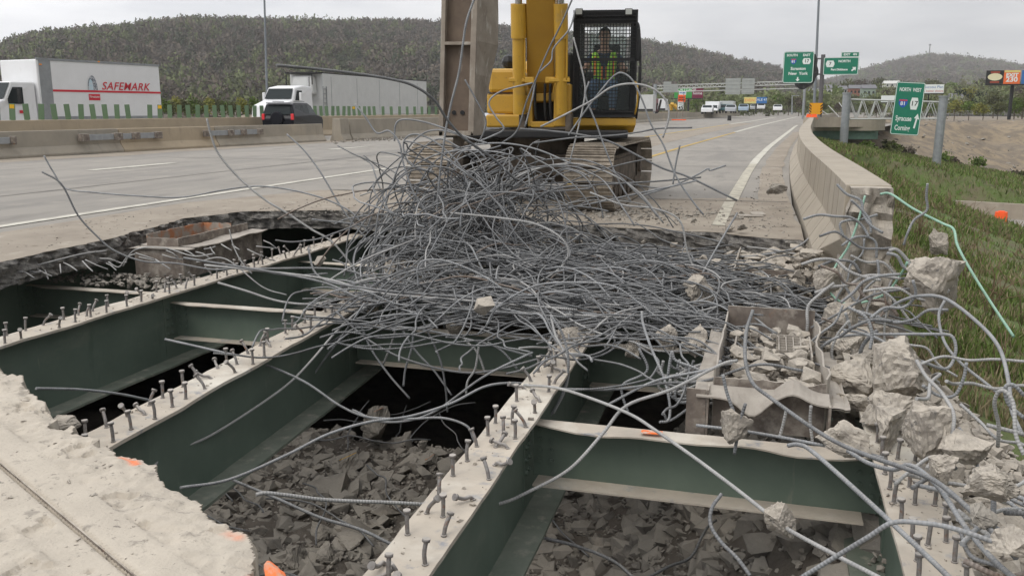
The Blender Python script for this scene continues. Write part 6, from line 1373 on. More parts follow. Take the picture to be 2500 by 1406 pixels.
# truss sign bridge, about 80 m
YT = 80; kt = YT / 2150 * 1.06
A_, B_ = at(2066, 236, y=YT), at(2301, 244, y=YT - 2)
T = thing('sign_bridge', 'galvanised truss sign bridge on two posts right of the parapet', 'sign bridge', (A_.x, A_.y, 0))
O = Vector((A_.x, A_.y, 0))
for (u0, v0, u1, v1, yy) in ((2068, 230, 2064, 400, YT), (2304, 238, 2279, 490, YT - 2)):
    a, b = at(u0, v0, y=yy) - O, at(u1, v1, y=yy) - O; b = Vector((a.x - .15 * (u0 > 2200), a.y, -6.2)); mb = MB(); mb.cyl(b, a, .33, n=16); mb.cyl(a, a + Vector((0, 0, .12)), .38, n=16); mb.build('post', M_alum, T)
top0, top1 = at(2076, 243, y=YT) - O, at(2312, 250, y=YT - 2) - O; bot0, bot1 = at(2076, 291, y=YT) - O, at(2308, 290, y=YT - 2) - O
for dy in (0, 1.3):
    for p, q in ((top0, top1), (bot0, bot1)): mb = MB(); mb.cyl(p + Vector((0, dy, 0)), q + Vector((0, dy, 0)), .06, n=8); mb.build('chord', M_alum2, T)
mb = MB(); n = 7
for dy in (0, 1.3):
    for i in range(n):
        a, b = top0.lerp(top1, i / n), top0.lerp(top1, (i + 1) / n); c = bot0.lerp(bot1, (i + .5) / n); D = Vector((0, dy, 0)); mb.cyl(a + D, c + D, .035, n=6); mb.cyl(c + D, b + D, .035, n=6)
for i in range(n): mb.cyl(bot0.lerp(bot1, (i + .5) / n), top0.lerp(top1, (i + 1) / n) + Vector((0, 1.3, 0)), .03, n=6); mb.cyl(bot0.lerp(bot1, (i + .5) / n), bot0.lerp(bot1, (i + 1.2) / n) + Vector((0, 1.3, 0)), .03, n=6)
for i in range(4): a = at(1975, 272, y=YT + 8) - O; mb.cyl(a.lerp(top0, i / 4) , a.lerp(bot0, (i + 1) / 4), .03, n=6)
mb.build('truss_bracing', M_alum2, T)
pc = at(2216, 266, y=YT - 1.6); T = thing('guide_sign', 'tall narrow green sign reading North West, Syracuse and Corning on the truss', 'road sign', pc, math.radians(-3)); T.rotation_euler = (0, math.radians(3.2), math.radians(2)); T.scale = (.81, .81, .81)
w_, h_ = 67 * kt, 130 * kt; panel(T, w_, h_)
text(T, 'NORTH  WEST', (0, -.012, .355 * h_), .50, M_signw, bold=.012, xs=.60); shield(T, -.19 * w_, .10 * h_, .82, '81', .5); bpy.data.objects[-1] if False else None
state(T, .20 * w_, .10 * h_, .74, 1.15, '17', .66); text(T, 'Syracuse', (-.10 * w_, -.012, -.19 * h_), .70, M_signw, bold=.014, xs=.60); text(T, 'Corning', (-.10 * w_, -.012, -.37 * h_), .70, M_signw, bold=.014, xs=.62)
plate('arrow', [(.10, .75), (.30, .18), (.13, .24), (.0, -.7), (-.16, -.66), (-.02, .26), (-.2, .30)], -.014, .006, M_signw, T, .34 * w_, -.23 * h_)
# light poles
for (u0, v0, u1, Y, lab, r1) in ((653, 300, 641, 62, 'slim lamp pole rising behind the black car out of the picture', .10), (1988, 275, 2006, 100, 'tall lamp pole behind the overhead sign post', .16)):
    a, b = at(u0, v0, y=Y), at(u1, -160, y=Y); T = thing('lamp_pole', lab, 'lamp pole', a)
    a.z = min(a.z, 0); T.location = a; mb = MB(); mb.cyl((0, 0, -.5), b - a, r1, r1 * .55, n=12); mb.build('pole', M_pole, T)
    c = b - a; mb = MB(); mb.cyl(c, c + Vector((0, 1.8, .5)), r1 * .4, n=8); mb.box(c + Vector((0, 2.1, .5)), (.3, .7, .14)); mb.build('lamp_head', M_pole, T)
for (u, v0, v1, Y, lab) in ((1934, 235, 272, 150, 'small far street lamp beside the road end'),):
    a, b = at(u, v1, y=Y), at(u, v0, y=Y); T = thing('lamp_pole', lab, 'lamp pole', a); mb = MB(); mb.cyl((0, 0, -.5), b - a, .12, .08, n=8); mb.build('pole', M_alum, T); mb = MB(); mb.box((b - a) + Vector((.5, 0, .05)), (1.1, .2, .1)); mb.build('lamp_head', M_alum, T)
# amber marker panel on the parapet nose
a, b = at(1977, 252, y=84), at(2007, 280, y=84); w_, h_ = b.x - a.x, a.z - b.z
T = thing('object_marker', 'amber panel with black chevron edges at the far parapet nose', 'marker', ((a.x + b.x) / 2, 84, (a.z + b.z) / 2)); mb = MB(); mb.box((0, 0, 0), (w_, .05, h_)); mb.build('marker_panel', M_marker, T)
mb = MB()
for s_ in (-1, 1):
    for i in range(4):
        z = h_ * (.36 - .25 * i); mb.add([(s_ * w_ * .5, -.032, z + .07), (s_ * w_ * .5, -.032, z - .07), (s_ * w_ * .34, -.032, z - .07 + .17 * (-1)), (s_ * w_ * .34, -.032, z + .07 - .17)], [(0, 1, 2, 3)])
mb.build('chevrons', M_signk, T); mb = MB(); mb.box((-.3, .1, -h_ / 2 - .3), (.08, .08, .7)); mb.box((.3, .1, -h_ / 2 - .3), (.08, .08, .7)); mb.build('marker_legs', M_alum, T)
for i, (u, v, lab) in enumerate(((1975, 284, 'orange plastic block left under the amber marker'), (1988, 284, 'orange plastic block right under the amber marker'))):
    p = at(u, v, y=82); mb = MB(); mb.box((0, 0, 0), (.5, .3, .36), taper=(.7, .7)); mb.box((0, 0, -.2), (.62, .4, .06)); o = mb.build('plastic_block', M_signo); o.location = p; tag(o, lab, 'plastic block')
p = at(2444, 528, z=-5.2); T = thing('traffic_drum', 'orange drum standing on the lower road at right', 'traffic drum', p); mb = MB(); mb.cyl((0, 0, -.5), (0, 0, .28), .42, .36, n=16); mb.build('drum_body', M_signo, T); mb = MB(); mb.cyl((0, 0, .28), (0, 0, .34), .2, n=12); mb.build('handle', M_signo, T)
# work zone sign assembly
YW_ = 118; T = thing('work_zone_sign', 'stacked orange and white speed 45 sign on a wooden stand by the median wall', 'road sign', at(1660, 292, y=YW_))
O = at(1660, 292, y=YW_); kk = YW_ / 2150 * 1.05
def sp2(u, v): q = at(u, v, y=YW_ - .1) - O; return q
for (u0, v0, u1, v1, m_, nm) in ((1658, 223, 1675, 232, M_signw, 'blue_legend_panel'), (1656, 232, 1673, 249, M_signo, 'orange_panel'), (1655, 249, 1669, 268, M_signw, 'speed_panel')):
    a, b = sp2(u0, v0), sp2(u1, v1); mb = MB(); mb.box(((a + b) / 2), (b.x - a.x, .05, a.z - b.z)); o = mb.build(nm, m_, T)
    c = (a + b) / 2 + Vector((0, -.04, 0))
    if nm == 'speed_panel': text(o, '45', c + Vector((0, 0, -.28)), .62, M_signk, bold=.015); text(o, 'SPEED', c + Vector((0, 0, .36)), .2, M_signk); text(o, 'LIMIT', c + Vector((0, 0, .14)), .2, M_signk)
    if nm == 'orange_panel': text(o, 'ROAD', c + Vector((0, 0, .1)), .27, M_signk, bold=.01); text(o, 'WORK', c + Vector((0, 0, -.2)), .27, M_signk, bold=.01)
    if nm == 'blue_legend_panel': text(o, 'WORK', c, .26, M_signb, bold=.01)
for u in (1653, 1667): a, b = sp2(u + 3, 225), sp2(u - 1, 290); mb = MB(); mb.cyl(a, b, .05, n=6); mb.build('stand_leg', M_rust, T)
mb = MB(); a = sp2(1650, 293); mb.box(a + Vector((.4, 0, 0)), (1.8, .5, .12)); mb.build('ballast', M_signo, T)
# far gantry with sign backs
YG = 150; O = at(1750, 225, y=YG); T = thing('sign_gantry', 'long far sign gantry spanning the highway, seen from behind its signs', 'sign gantry', (O.x, O.y, 0)); O = Vector((O.x, O.y, 0))
for (u0, v0, u1, v1, dy) in ((1598, 210, 1966, 198, 0), (1599, 218, 1966, 206, 0), (1599, 226, 1966, 216, 2)):
    mb = MB(); mb.cyl(at(u0, v0, y=YG + dy) - O, at(u1, v1, y=YG + dy) - O, .09, n=6); mb.build('chord', M_alum2, T)
mb = MB()
for i in range(24):
    u = lerp(1600, 1902, i / 24); s_ = 12.6; dv_ = -10 / 307 * (u - 1600); a, b, c = at(u, 210 + dv_, y=YG) - O, at(u + s_, 210 + dv_ - .4, y=YG) - O, at(u + s_ / 2, 218 + dv_, y=YG) - O; mb.cyl(a, c, .05, n=5); mb.cyl(c, b, .05, n=5)
mb.build('truss_bracing', M_alum2, T)
a = at(1600, 206, y=YG) - O; mb = MB(); mb.cyl((a.x, 0, -2), a, .3, n=10); mb.build('post', M_alum, T); a = at(1966, 196, y=YG) - O; mb = MB(); mb.cyl((a.x, 0, -2), a, .2, n=10); mb.build('post', M_alum, T)
M_back = mat('weathered_sign_back', (.36, .38, .36, 1), (.30, .32, .31, 1), 2, rough=.6)
for (u0, v0, u1, v1) in ((1620, 200, 1638, 226), (1639, 206, 1655, 226), (1772, 192, 1807, 231), (1812, 192, 1841, 230)):
    a, b = at(u0, v0, y=YG - .5) - O, at(u1, v1, y=YG - .5) - O; mb = MB(); mb.box((a + b) / 2, (b.x - a.x, .08, a.z - b.z)); pnl = mb.build('sign_back', M_back, T); mb = MB()
    for i in range(4): mb.box(((a.x + b.x) / 2, a.y - .07, lerp(a.z, b.z, (i + .5) / 4)), (b.x - a.x, .06, .06))
    mb.build('stiffener_bar', M_alum2, pnl)
# billboards
def board(u0, v0, u1, v1, Y, panels, label, post=None, pv=285, group=None):
    a, b = at(u0, v0, y=Y), at(u1, v1, y=Y); c = (a + b) / 2; T = thing('billboard', label, 'billboard', c); w_, h_ = b.x - a.x, a.z - b.z
    for (f0, f1, m_, nm) in panels: mb_ = MB(); mb_.box((w_ * ((f0 + f1) / 2 - .5), 0, 0), (w_ * (f1 - f0), .3, h_)); mb_.build(nm, m_, T)
    mb_ = MB(); mb_.box((0, -.1, -h_ / 2 - h_ * .06), (w_ * 1.02, .8, h_ * .09)); mb_.build('catwalk', M_blk, T)
    if post: p = at(post, pv, y=Y + .6) - c; mb_ = MB(); mb_.cyl((p.x, .6, -h_ / 2), (p.x, .6, p.z), w_ * .035, n=12); mb_.build('post', M_blk, T)
    return T, w_, h_
M_bgreen = mat('bright_green_print', (.05, .30, .07, 1)); M_bmar = mat('maroon_print', (.17, .02, .055, 1)); M_byel = mat('pale_yellow_print', (.68, .60, .22, 1)); M_bblue = mat('blue_print', (.05, .17, .42, 1)); M_bor = mat('orange_print', (.80, .17, .05, 1)); M_bcr = mat('cream_print', (.72, .68, .45, 1)); M_bred = mat('brick_red_print', (.33, .08, .05, 1))
T, w_, h_ = board(1647, 217, 1716, 240, 210, [(0, .62, M_bgreen, 'green_poster'), (.62, 1, M_bmar, 'maroon_poster')], 'far billboard, half bright green and half maroon', 1680, 275)
text(T, 'MORTGAGE', (-.12 * w_, -.16, .36 * h_), .9, M_signw); text(T, 'home', (.31 * w_, -.16, 0), .9, M_signw)
T, w_, h_ = board(1817, 238, 1872, 253, 210, [(0, .54, M_byel, 'yellow_poster'), (.54, 1, M_bblue, 'blue_poster')], 'small far billboard, pale yellow beside blue', 1845, 275)
text(T, 'EVENT', (-.2 * w_, -.16, .0), .9, M_bor); text(T, 'SALE 47', (.25 * w_, -.16, .1), .75, M_signw)
T, w_, h_ = board(2409, 173, 2540, 205, 150, [(0, .32, M_blk, 'black_poster'), (.32, .62, M_bor, 'orange_poster'), (.65, 1, M_bblue, 'blue_poster')], 'big roadside billboard on a black post reading exit 230, at right edge', 2462, 300)
text(T, 'EXIT', (-.03 * w_, -.17, .14 * h_), .72, M_signw, bold=.03, xs=1.1); text(T, '230', (-.03 * w_, -.17, -.19 * h_), .95, M_signw, bold=.03, xs=1.1)
mb = MB(); mb.box((-.03 * w_, -.17, .42 * h_), (.29 * w_, .02, .14 * h_)); mb.build('yellow_header', M_byel, T)
mb = MB(); mb.add([(-.34 * w_ + .135 * w_ * math.cos(t), -.17, .02 * h_ + .27 * h_ * math.sin(t)) for t in [2 * math.pi * i / 20 for i in range(20)]], [tuple(range(20))]); ov = mb.build('cream_oval', M_bcr, T)
for z in (.36, -.36): mb = MB(); mb.box((-.34 * w_, -.165, z * h_), (.17 * w_, .02, .14 * h_)); mb.build('red_block', M_bred, T)
mb = MB(); mb.box((.36 * w_, -.165, .3 * h_), (.3 * w_, .02, .3 * h_)); mb.build('white_block', M_signw, T); text(T, 'E', (.235 * w_, -.185, .31 * h_), .9, M_signr, bold=.03)
T, w_, h_ = board(2250, 207, 2303, 228, 170, [(0, 1, M_signw, 'white_poster')], 'white billboard peeking out right of the Syracuse sign', 2262, 290)
text(T, 'Success Plan', (.05 * w_, -.16, .2 * h_), .6, M_bblue); text(T, 'a better choice', (.05 * w_, -.16, -.25 * h_), .5, M_signr)
T, w_, h_ = board(2152, 234, 2200, 250, 190, [(0, 1, M_signw, 'white_poster')], 'low white billboard left of the Syracuse sign', None)
# radio mast
a, b = at(2268, 140, y=2100), at(2269, 108, y=2100); T = thing('radio_mast', 'thin radio mast on top of the far right hill', 'mast', (a.x, a.y, a.z - 15)); mb = MB(); mb.cyl((0, 0, 0), (0, 0, b.z - a.z + 15), 1.3, .9, n=6); mb.build('mast', M_postb, T); mb = MB(); mb.box((0, 0, b.z - a.z + 13), (4, 4, 2.5)); mb.build('mast_head', M_postb, T)
# overpass ramp at right
T = thing('ramp_bridge', 'curved ramp overpass with green girder beyond the parapet', 'bridge'); pts = [Vector((2.85, 80.5)), Vector((4.2, 82.6)), Vector((6.2, 83.4)), Vector((8.6, 84.2)), Vector((9.6, 86.5))]
def ribbon(name, pts, z0, z1, th, m, parent):
    V = []; 
    for i, p in enumerate(pts):
        a = pts[max(0, i - 1)]; b = pts[min(len(pts) - 1, i + 1)]; d = (b - a).normalized(); nr = Vector((-d.y, d.x)) * th
        V += [(p.x, p.y, z0), (p.x, p.y, z1), (p.x + nr.x, p.y + nr.y, z1), (p.x + nr.x, p.y + nr.y, z0)]
    mb_ = MB(); mb_.add(V, [(4 * i + j, 4 * i + (j + 1) % 4, 4 * i + 4 + (j + 1) % 4, 4 * i + 4 + j) for i in range(len(pts) - 1) for j in range(4)] + [(0, 1, 2, 3), tuple(range(4 * len(pts) - 1, 4 * len(pts) - 5, -1))]); return mb_.build(name, m, parent)
sp_ = [Vector((q.x, q.y)) for q in spline([(p.x, p.y, 0) for p in pts], 5)]
ribbon('ramp_parapet', sp_, -.3, .85, .4, M_para, T); M_greenl = mat('faded_green_girder', (.12, .19, .15, 1), (.09, .15, .12, 1), 2, rough=.6); ribbon('ramp_girder', [p + Vector((0, .25)) for p in sp_[:17]], -1.05, -.3, .1, M_greenl, T)
mb = MB(); mb.add([(2.6, 80.8, .02), (8.5, 84.3, .02), (9.6, 86.5, .02), (13, 105, .02), (9, 130, .02), (5, 110, .02)], [(0, 1, 2, 3, 4, 5)]); o = mb.build('ramp_deck', M_road, T)
# far parapet beyond the nose, edging the highway
pts = [Vector((3.0 + 0, 86)), Vector((4.2, 104)), Vector((6.8, 135)), Vector((10.5, 180)), (Vector((18, 260)))]; T = thing('concrete_parapet', 'far low highway parapet beyond the amber marker', 'parapet'); ribbon('parapet_wall', pts, -.2, .8, .4, M_para, T)
# lower road with its walls
c0 = LR0; D = LRD; Nn = LRN
def lrp(al, sd): return c0 + D * al + Nn * sd
mb = MB(); q = [lrp(-3, -4.6), lrp(70, -4.6), lrp(70, 4.9), lrp(-3, 4.9)]; mb.add([(p.x, p.y, -5.55) for p in q], [(0, 1, 2, 3)]); lr = mb.build('lower_road', M_road); tag(lr, kind='structure')
for sd in (-2.9, 3.6): strip('edge_line', [tuple(lrp(-3, sd)), tuple(lrp(70, sd))], .12, -5.54, M_white, lr)
T = thing('road_wall', 'far concrete wall along the lower road', 'wall'); ribbon('wall', [lrp(-4, 4.7), lrp(10.5, 4.7)], -5.6, -4.55, .35, M_para, T); ribbon('wall', [lrp(10.6, 4.7), lrp(60, 4.7)], -5.6, -4.55, .35, M_para, T)
T = thing('road_wall', 'near grey brown retaining wall along the lower road', 'wall'); ribbon('wall', [lrp(-4, -5.0), lrp(60, -5.0)], -6.6, -5.0, .35, M_barr, T)
# far traffic
def simple_truck(u, v1, v0, Y, wpx, cabm, boxm, label, boxh=1):
    p = at(u, v1, y=Y); T = thing('far_truck', label, 'truck', (p.x, p.y, p.z - .2), math.pi); w_ = 2.5; hh = at(u, v0, y=Y).z - p.z
    mb_ = MB(); mb_.box((0, -6, hh / 2 + .5), (w_, 9, hh - .6)); mb_.build('box_body', boxm, T, bevel=.04)
    mb_ = MB(); mb_.prism([(-1.4, .5), (-1.4, hh * .80), (.3, hh * .80), (.9, hh * .5), (2.0, hh * .42), (2.1, .5)], -1.15, 1.15); mb_.build('cab', cabm, T, bevel=.06)
    mb_ = MB(); mb_.add([(-1, .42, hh * .76), (1, .42, hh * .76), (1, .93, hh * .52), (-1, .93, hh * .52)], [(0, 1, 2, 3)]); mb_.build('windscreen', M_glass, T)
    for x in (-1, 1): wheel(T, x, 1.1, .5); wheel(T, x, -9, .5)
    return T
M_teal = mat('teal_truck_paint', (.03, .10, .11, 1), rough=.4); M_maroon = mat('maroon_truck_paint', (.18, .02, .035, 1), rough=.4)
simple_truck(1737, 275, 248, 165, 18, M_truckw, M_truckw, 'white box truck far away left of the yellow and blue billboard'); simple_truck(1772, 274, 247, 172, 18, M_teal, M_trailer, 'dark teal truck far away right of the white box truck')
def far_box(u0, v0, u1, v1, Y, m_, label, name='cargo_trailer', th=2.4, mark=None):
    a, b = at(u0, v0, y=Y), at(u1, v1, y=Y); T = thing(name, label, 'trailer', ((a.x + b.x) / 2, Y + th / 2, b.z)); mb_ = MB(); mb_.box((0, 0, (a.z - b.z) / 2), (b.x - a.x, th, a.z - b.z)); mb_.build('trailer_body', m_, T, bevel=.03)
    mb_ = MB(); mb_.box((0, -th / 2 - .02, .12), (b.x - a.x, .06, .2)); mb_.build('bottom_rail', M_blk, T)
    for x in (-.3, .3): wheel(T, x * (b.x - a.x), 0, .45)
    if mark: text(T, mark, (-.2 * (b.x - a.x), -th / 2 - .03, (a.z - b.z) * .42), 1.6, M_signk, shear=.2, bold=.03)
    return T
far_box(1554, 232, 1594, 272, 92, M_trailer, 'grey trailer just right of the excavator cab behind the median'); far_box(1594, 241, 1600, 273, 95, M_maroon, 'maroon tractor behind the grey trailer'); far_box(1602, 242, 1624, 270, 100, M_truckw, 'white trailer with a black letter beside the maroon tractor', mark='J')
def car(u, v, Y, m_, label, rz=math.pi):
    p = at(u, v, y=Y); T = thing('far_car', label, 'car', (p.x, p.y, p.z - .1), rz, 'cars far along the highway'); mb_ = MB(); mb_.prism([(-2.1, .3), (-2.15, .85), (-1.5, 1.0), (-1.1, 1.42), (.6, 1.42), (1.2, .98), (2.15, .85), (2.2, .3)], -.88, .88, taper=lambda z: 1 if z < 1.1 else .82); mb_.build('body', m_, T, bevel=.05)
    mb_ = MB(); mb_.add([(-.66, .66, 1.38), (.66, .66, 1.38), (.78, 1.21, 1.0), (-.78, 1.21, 1.0)], [(0, 1, 2, 3)]); mb_.build('windscreen', M_glass, T)
    for x in (-.8, .8): wheel(T, x, 1.3, .32, .2); wheel(T, x, -1.3, .32, .2)
M_silver = mat('silver_car_paint', (.45, .47, .50, 1), rough=.3, metal=.3); M_bluec = mat('pale_blue_car_paint', (.35, .45, .55, 1), rough=.3)
for (u, v, Y, m_, lab) in ((1727, 277, 150, M_truckw, 'small white car just above the median wall, leftmost of the far cars'), (1784, 275, 160, M_silver, 'silver car in front of the teal truck'), (1815, 273, 170, M_bluec, 'pale blue car below the yellow billboard'), (1841, 269, 215, M_silver, 'tiny silver car under the blue billboard'), (1858, 268, 215, M_truckw, 'tiny white car under the blue billboard'), (1898, 272, 190, M_truckw, 'white car coming over the road crest')): car(u, v, Y, m_, lab)
car(1206, 322, 62, M_silver, 'silver car half hidden behind the excavator, left of its turntable', 0)
T = thing('loader_arm', 'far yellow digger arm behind the median wall', 'digger arm', at(1640, 272, y=130)); O = at(1640, 272, y=130)
P_ = [at(1638, 270, y=130) - O, at(1637, 255, y=130) - O, at(1645, 256, y=130) - O, at(1657, 268, y=130) - O]; 
for i, nm in ((0, 'stick'), (1, 'boom_knuckle'), (2, 'boom')): mb = MB(); mb.cyl(P_[i], P_[i + 1], .28, n=4); mb.build(nm, M_yel, T)
p = at(1781, 283, y=128); mb = MB(); mb.cyl((0, 0, -.1), (0, 0, .55), .28, .24, n=14); mb.cyl((0, 0, .55), (0, 0, .6), .3, n=14); o = mb.build('dark_drum', M_blk); o.location = (p.x, p.y, 0.1); tag(o, 'black drum standing by the median wall, far away', 'drum')
# houses in the trees
M_h1 = mat('pale_siding', (.55, .55, .52, 1)); M_h2 = mat('brick_siding', (.30, .14, .10, 1)); M_h3 = mat('greenish_siding', (.26, .32, .26, 1)); M_roof = mat('grey_shingle', (.16, .16, .17, 1))
for (u, v, Y, w_, h_, m_, lab) in ((2014, 226, 330, 9, 4.5, M_h1, 'white house beside the sign post'), (2055, 224, 350, 7, 3.5, M_h1, 'small pale house above the parked cars'), (2085, 228, 340, 9, 5, M_h2, 'brick coloured house in the trees'), (2118, 232, 330, 10, 6, M_h3, 'greenish house right of the brick one'), (2175, 207, 420, 14, 3.0, M_h1, 'long white roofed house above the Syracuse sign'), (2330, 248, 260, 7, 3, M_h1, 'white shed right of the white billboard'), (2410, 246, 260, 7, 2.4, M_h1, 'pale shed below the big billboard'), (1985, 232, 340, 7, 4, M_h3, 'grey green house behind the lamp pole'), (1715, 262, 290, 12, 4, M_h3, 'low grey building behind the green billboard')):
    p = at(u, v + 7, y=Y); w_ *= .45; h_ *= .5; T = thing('house', lab, 'house', (p.x, p.y, p.z)); mb = MB(); mb.box((0, 0, h_ / 2), (w_, 8, h_)); mb.build('wall', m_, T); mb = MB(); mb.add([(-w_ * .54, -4.4, h_), (w_ * .54, -4.4, h_), (w_ * .54, 4.4, h_), (-w_ * .54, 4.4, h_), (-w_ * .5, 0, h_ + 1.3), (w_ * .5, 0, h_ + 1.3)], [(0, 1, 5, 4), (2, 3, 4, 5), (0, 4, 3), (1, 2, 5), (3, 2, 1, 0)]); mb.build('roof', M_h1 if 'white roofed' in lab else M_roof, T)
    for x in (-.3, 0, .3): mb = MB(); mb.box((x * w_, -4.03, h_ * .55), (.6, .05, .8)); mb.build('window', M_glass, T)

# ================================================================== HILLS AND TREES
def az(u, v=268): a, b, c = ray(u, v); return math.atan2(a, b), c / math.hypot(a, b)
RID = [(-700, 210, 900), (-300, 150, 900), (0, 105, 900), (100, 77, 900), (200, 70, 900), (300, 62, 900), (350, 53, 900), (480, 42, 900), (600, 49, 900), (750, 54, 920), (1000, 52, 950), (1100, 60, 950), (1215, 66, 950), (1300, 74, 980), (1430, 86, 1020), (1565, 99, 1080), (1700, 122, 1150), (1800, 142, 1250), (1900, 164, 1350), (2000, 196, 1450), (2100, 235, 1500), (2200, 262, 1550)]
RIF = [(1850, 262, 2200), (1950, 230, 2200), (2020, 200, 2200), (2070, 186, 2200), (2130, 168, 2200), (2200, 147, 2200), (2270, 138, 2200), (2330, 141, 2200), (2420, 151, 2200), (2500, 166, 2200), (2650, 185, 2200), (2900, 225, 2200), (3300, 262, 2200)]
def hill(name, R, r0f, treeh):
    A = [az(u, v) for u, v, r in R]; aa = [a[0] for a in A]; tz = [a[1] * r[2] for a, r in zip(A, R)]; rr = [r[2] for r in R]
    def hz(a, t):
        R1 = np.interp(a, aa, rr); zt = np.interp(a, aa, tz) + H - treeh * .75; r = lerp(r0f * R1, R1, t) if t <= 1 else R1 * (1 + (t - 1) * .8)
        x, y = r * math.sin(a), r * math.cos(a)
        s_ = sstep(0, 1.08, t) if t <= 1 else sstep(0, 1.08, 1) - .25 * (t - 1); s_ = .55 * s_ + .45 * min(t, 1) if t <= 1 else s_ 
        z = -3 + (zt + 3) * s_ + (fbm(x * .004, y * .004) * 9 + fbm(x * .013, y * .013) * 4) * math.sin(min(1, t) * math.pi) 
        return x, y, z
    na, nt_ = 150, 26; V = []
    for j in range(nt_ + 6):
        for i in range(na + 1): V.append(hz(lerp(aa[0], aa[-1], i / na), j / nt_))
    w1 = na + 1; me_ = bpy.data.meshes.new(name); me_.from_pydata(V, [], [(j * w1 + i, j * w1 + i + 1, (j + 1) * w1 + i + 1, (j + 1) * w1 + i) for j in range(nt_ + 5) for i in range(na)])
    me_.materials.append(M_forestfloor); me_.polygons.foreach_set('use_smooth', [True] * len(me_.polygons)); o_ = bpy.data.objects.new(name, me_); COL.objects.link(o_); tag(o_, kind='structure'); return hz, aa
M_forestfloor = mat('forest_floor', (.085, .075, .055, 1), (.05, .052, .036, 1), .012, rough=1)
M_crowns = mat('mixed_spring_crowns', (.1, .1, .1, 1), rough=1, attr=('tone', None), spec=.05)
hz1, aa1 = hill('hills', RID, .36, 11); hz2, aa2 = hill('hills', RIF, .42, 12)
def crown_cloud(rg, n, r, h, leaf, squash=1.0):
    """n leaf quads through the volume of an uneven crown; centre 0, returns (n,4,3)"""
    d = rg.normal(size=(n, 3)); d /= np.linalg.norm(d, axis=1)[:, None]; k = rg.random(n) ** .45; lobes = rg.normal(size=(5, 3)) * .42
    c = d * k[:, None]; c = c * .72 + lobes[rg.integers(0, 5, n)] * .55; c[:, 0] *= r; c[:, 1] *= r; c[:, 2] *= h
    a = rg.normal(size=(n, 3)); a /= np.linalg.norm(a, axis=1)[:, None]; b = np.cross(a, rg.normal(size=(n, 3))); b /= np.linalg.norm(b, axis=1)[:, None]; s_ = leaf * rg.uniform(.5, 1.3, n)[:, None]
    return np.stack([c - a * s_ - b * s_ * .6, c + a * s_ - b * s_ * .5, c + a * s_ * .8 + b * s_ * .6, c - a * s_ * .9 + b * s_ * .5], 1)
def quads(name, Q, colors, m):
    n = len(Q); me_ = bpy.data.meshes.new(name); me_.vertices.add(4 * n); me_.vertices.foreach_set('co', Q.reshape(-1)); me_.loops.add(4 * n); me_.loops.foreach_set('vertex_index', np.arange(4 * n, dtype=np.int32))
    me_.polygons.add(n); me_.polygons.foreach_set('loop_start', np.arange(0, 4 * n, 4, dtype=np.int32)); me_.polygons.foreach_set('loop_total', np.full(n, 4, dtype=np.int32)); me_.update(); me_.materials.append(m)
    if colors is not None:
        ca = me_.color_attributes.new('tone', 'FLOAT_COLOR', 'POINT'); ca.data.foreach_set('color', np.repeat(np.hstack([colors, np.ones((n, 1))]), 4, axis=0).ravel())
    o_ = bpy.data.objects.new(name, me_); COL.objects.link(o_); return o_
rg = np.random.default_rng(5)
PAL = np.array([(.115, .098, .082), (.135, .115, .095), (.10, .09, .075), (.145, .122, .098), (.11, .122, .068), (.13, .15, .072), (.16, .185, .088), (.07, .085, .052), (.16, .135, .108)])
def forest(name, hz, aa, n, th, nl, leaf, label, wts, tmin=0, lift=1.0, tint=None):
    base = [crown_cloud(rg, nl, .5, .5, leaf) for _ in range(14)]; Q, Cc = [], []
    for i in range(n):
        a = rg.uniform(aa[0], aa[-1]); t = tmin + (1 - tmin) * rg.random() ** .8
        if rg.random() < .10: t = rg.uniform(.96, 1.03)
        x, y, z = hz(a, t); h_ = th * rg.uniform(.6, 1.25); k = 1 if rg.random() > .05 else 1.4
        q = base[rg.integers(14)].copy(); q[..., 0] *= h_ * .78; q[..., 1] *= h_ * .78; q[..., 2] *= h_ * 1.0 * k; q += np.array((x, y, z + h_ * .45)); Q.append(q)
        pn = noise.noise(Vector((x * .006, y * .006, 1.5))) + .35 * noise.noise(Vector((x * .02, y * .02, 4))); w_ = np.array(wts, float).copy(); w_[4:7] *= max(.05, 1 + 2.6 * (pn - .05)); w_[7] *= max(.1, 1 - 2 * pn); w_ /= w_.sum()
        c = PAL[rg.choice(9, p=w_)] * rg.uniform(.94, 1.06); c = c if tint is None else c * (1 - tint[3]) + np.array(tint[:3]) * tint[3]
        Cc.append(np.clip(c * rg.uniform(.93, 1.07, (nl, 1)), 0, 1))
    o_ = quads(name, np.vstack(Q), np.vstack(Cc), M_crowns); return tag(o_, label, 'forest', kind='stuff')
aa1 = [az(-180)[0], az(2210)[0]]; aa2 = [az(1850)[0], az(2640)[0]]
forest('forest', hz1, aa1, 8500, 11.5, 120, .070, 'brown and pale green spring woods covering the long hill', (3.4, 3.2, 3.2, 2.2, 2.6, 3.0, 2.2, 1.8, 1.0))
forest('forest', hz2, aa2, 4200, 17, 70, .09, 'hazy grey brown and green woods on the far right hill', (3, 3, 2, 3, 2.2, 2.4, 1.6, .8, 2))
def hz3(a, t):
    r = lerp(210, 560, t); k = sstep(az(1900)[0], az(2100)[0], a); z = lerp(-.5, lerp(4, 8.5, k), t ** 1.1); return r * math.sin(a), r * math.cos(a), z
forest('woods', hz3, [az(1570)[0], az(2560)[0]], 620, 7.0, 190, .06, 'mixed spring woods and scrub beyond the highway at right', (1.2, 1.2, 1, 1.2, 3, 4, 4.4, 2.0, 1), tint=(.21, .25, .11, .45))
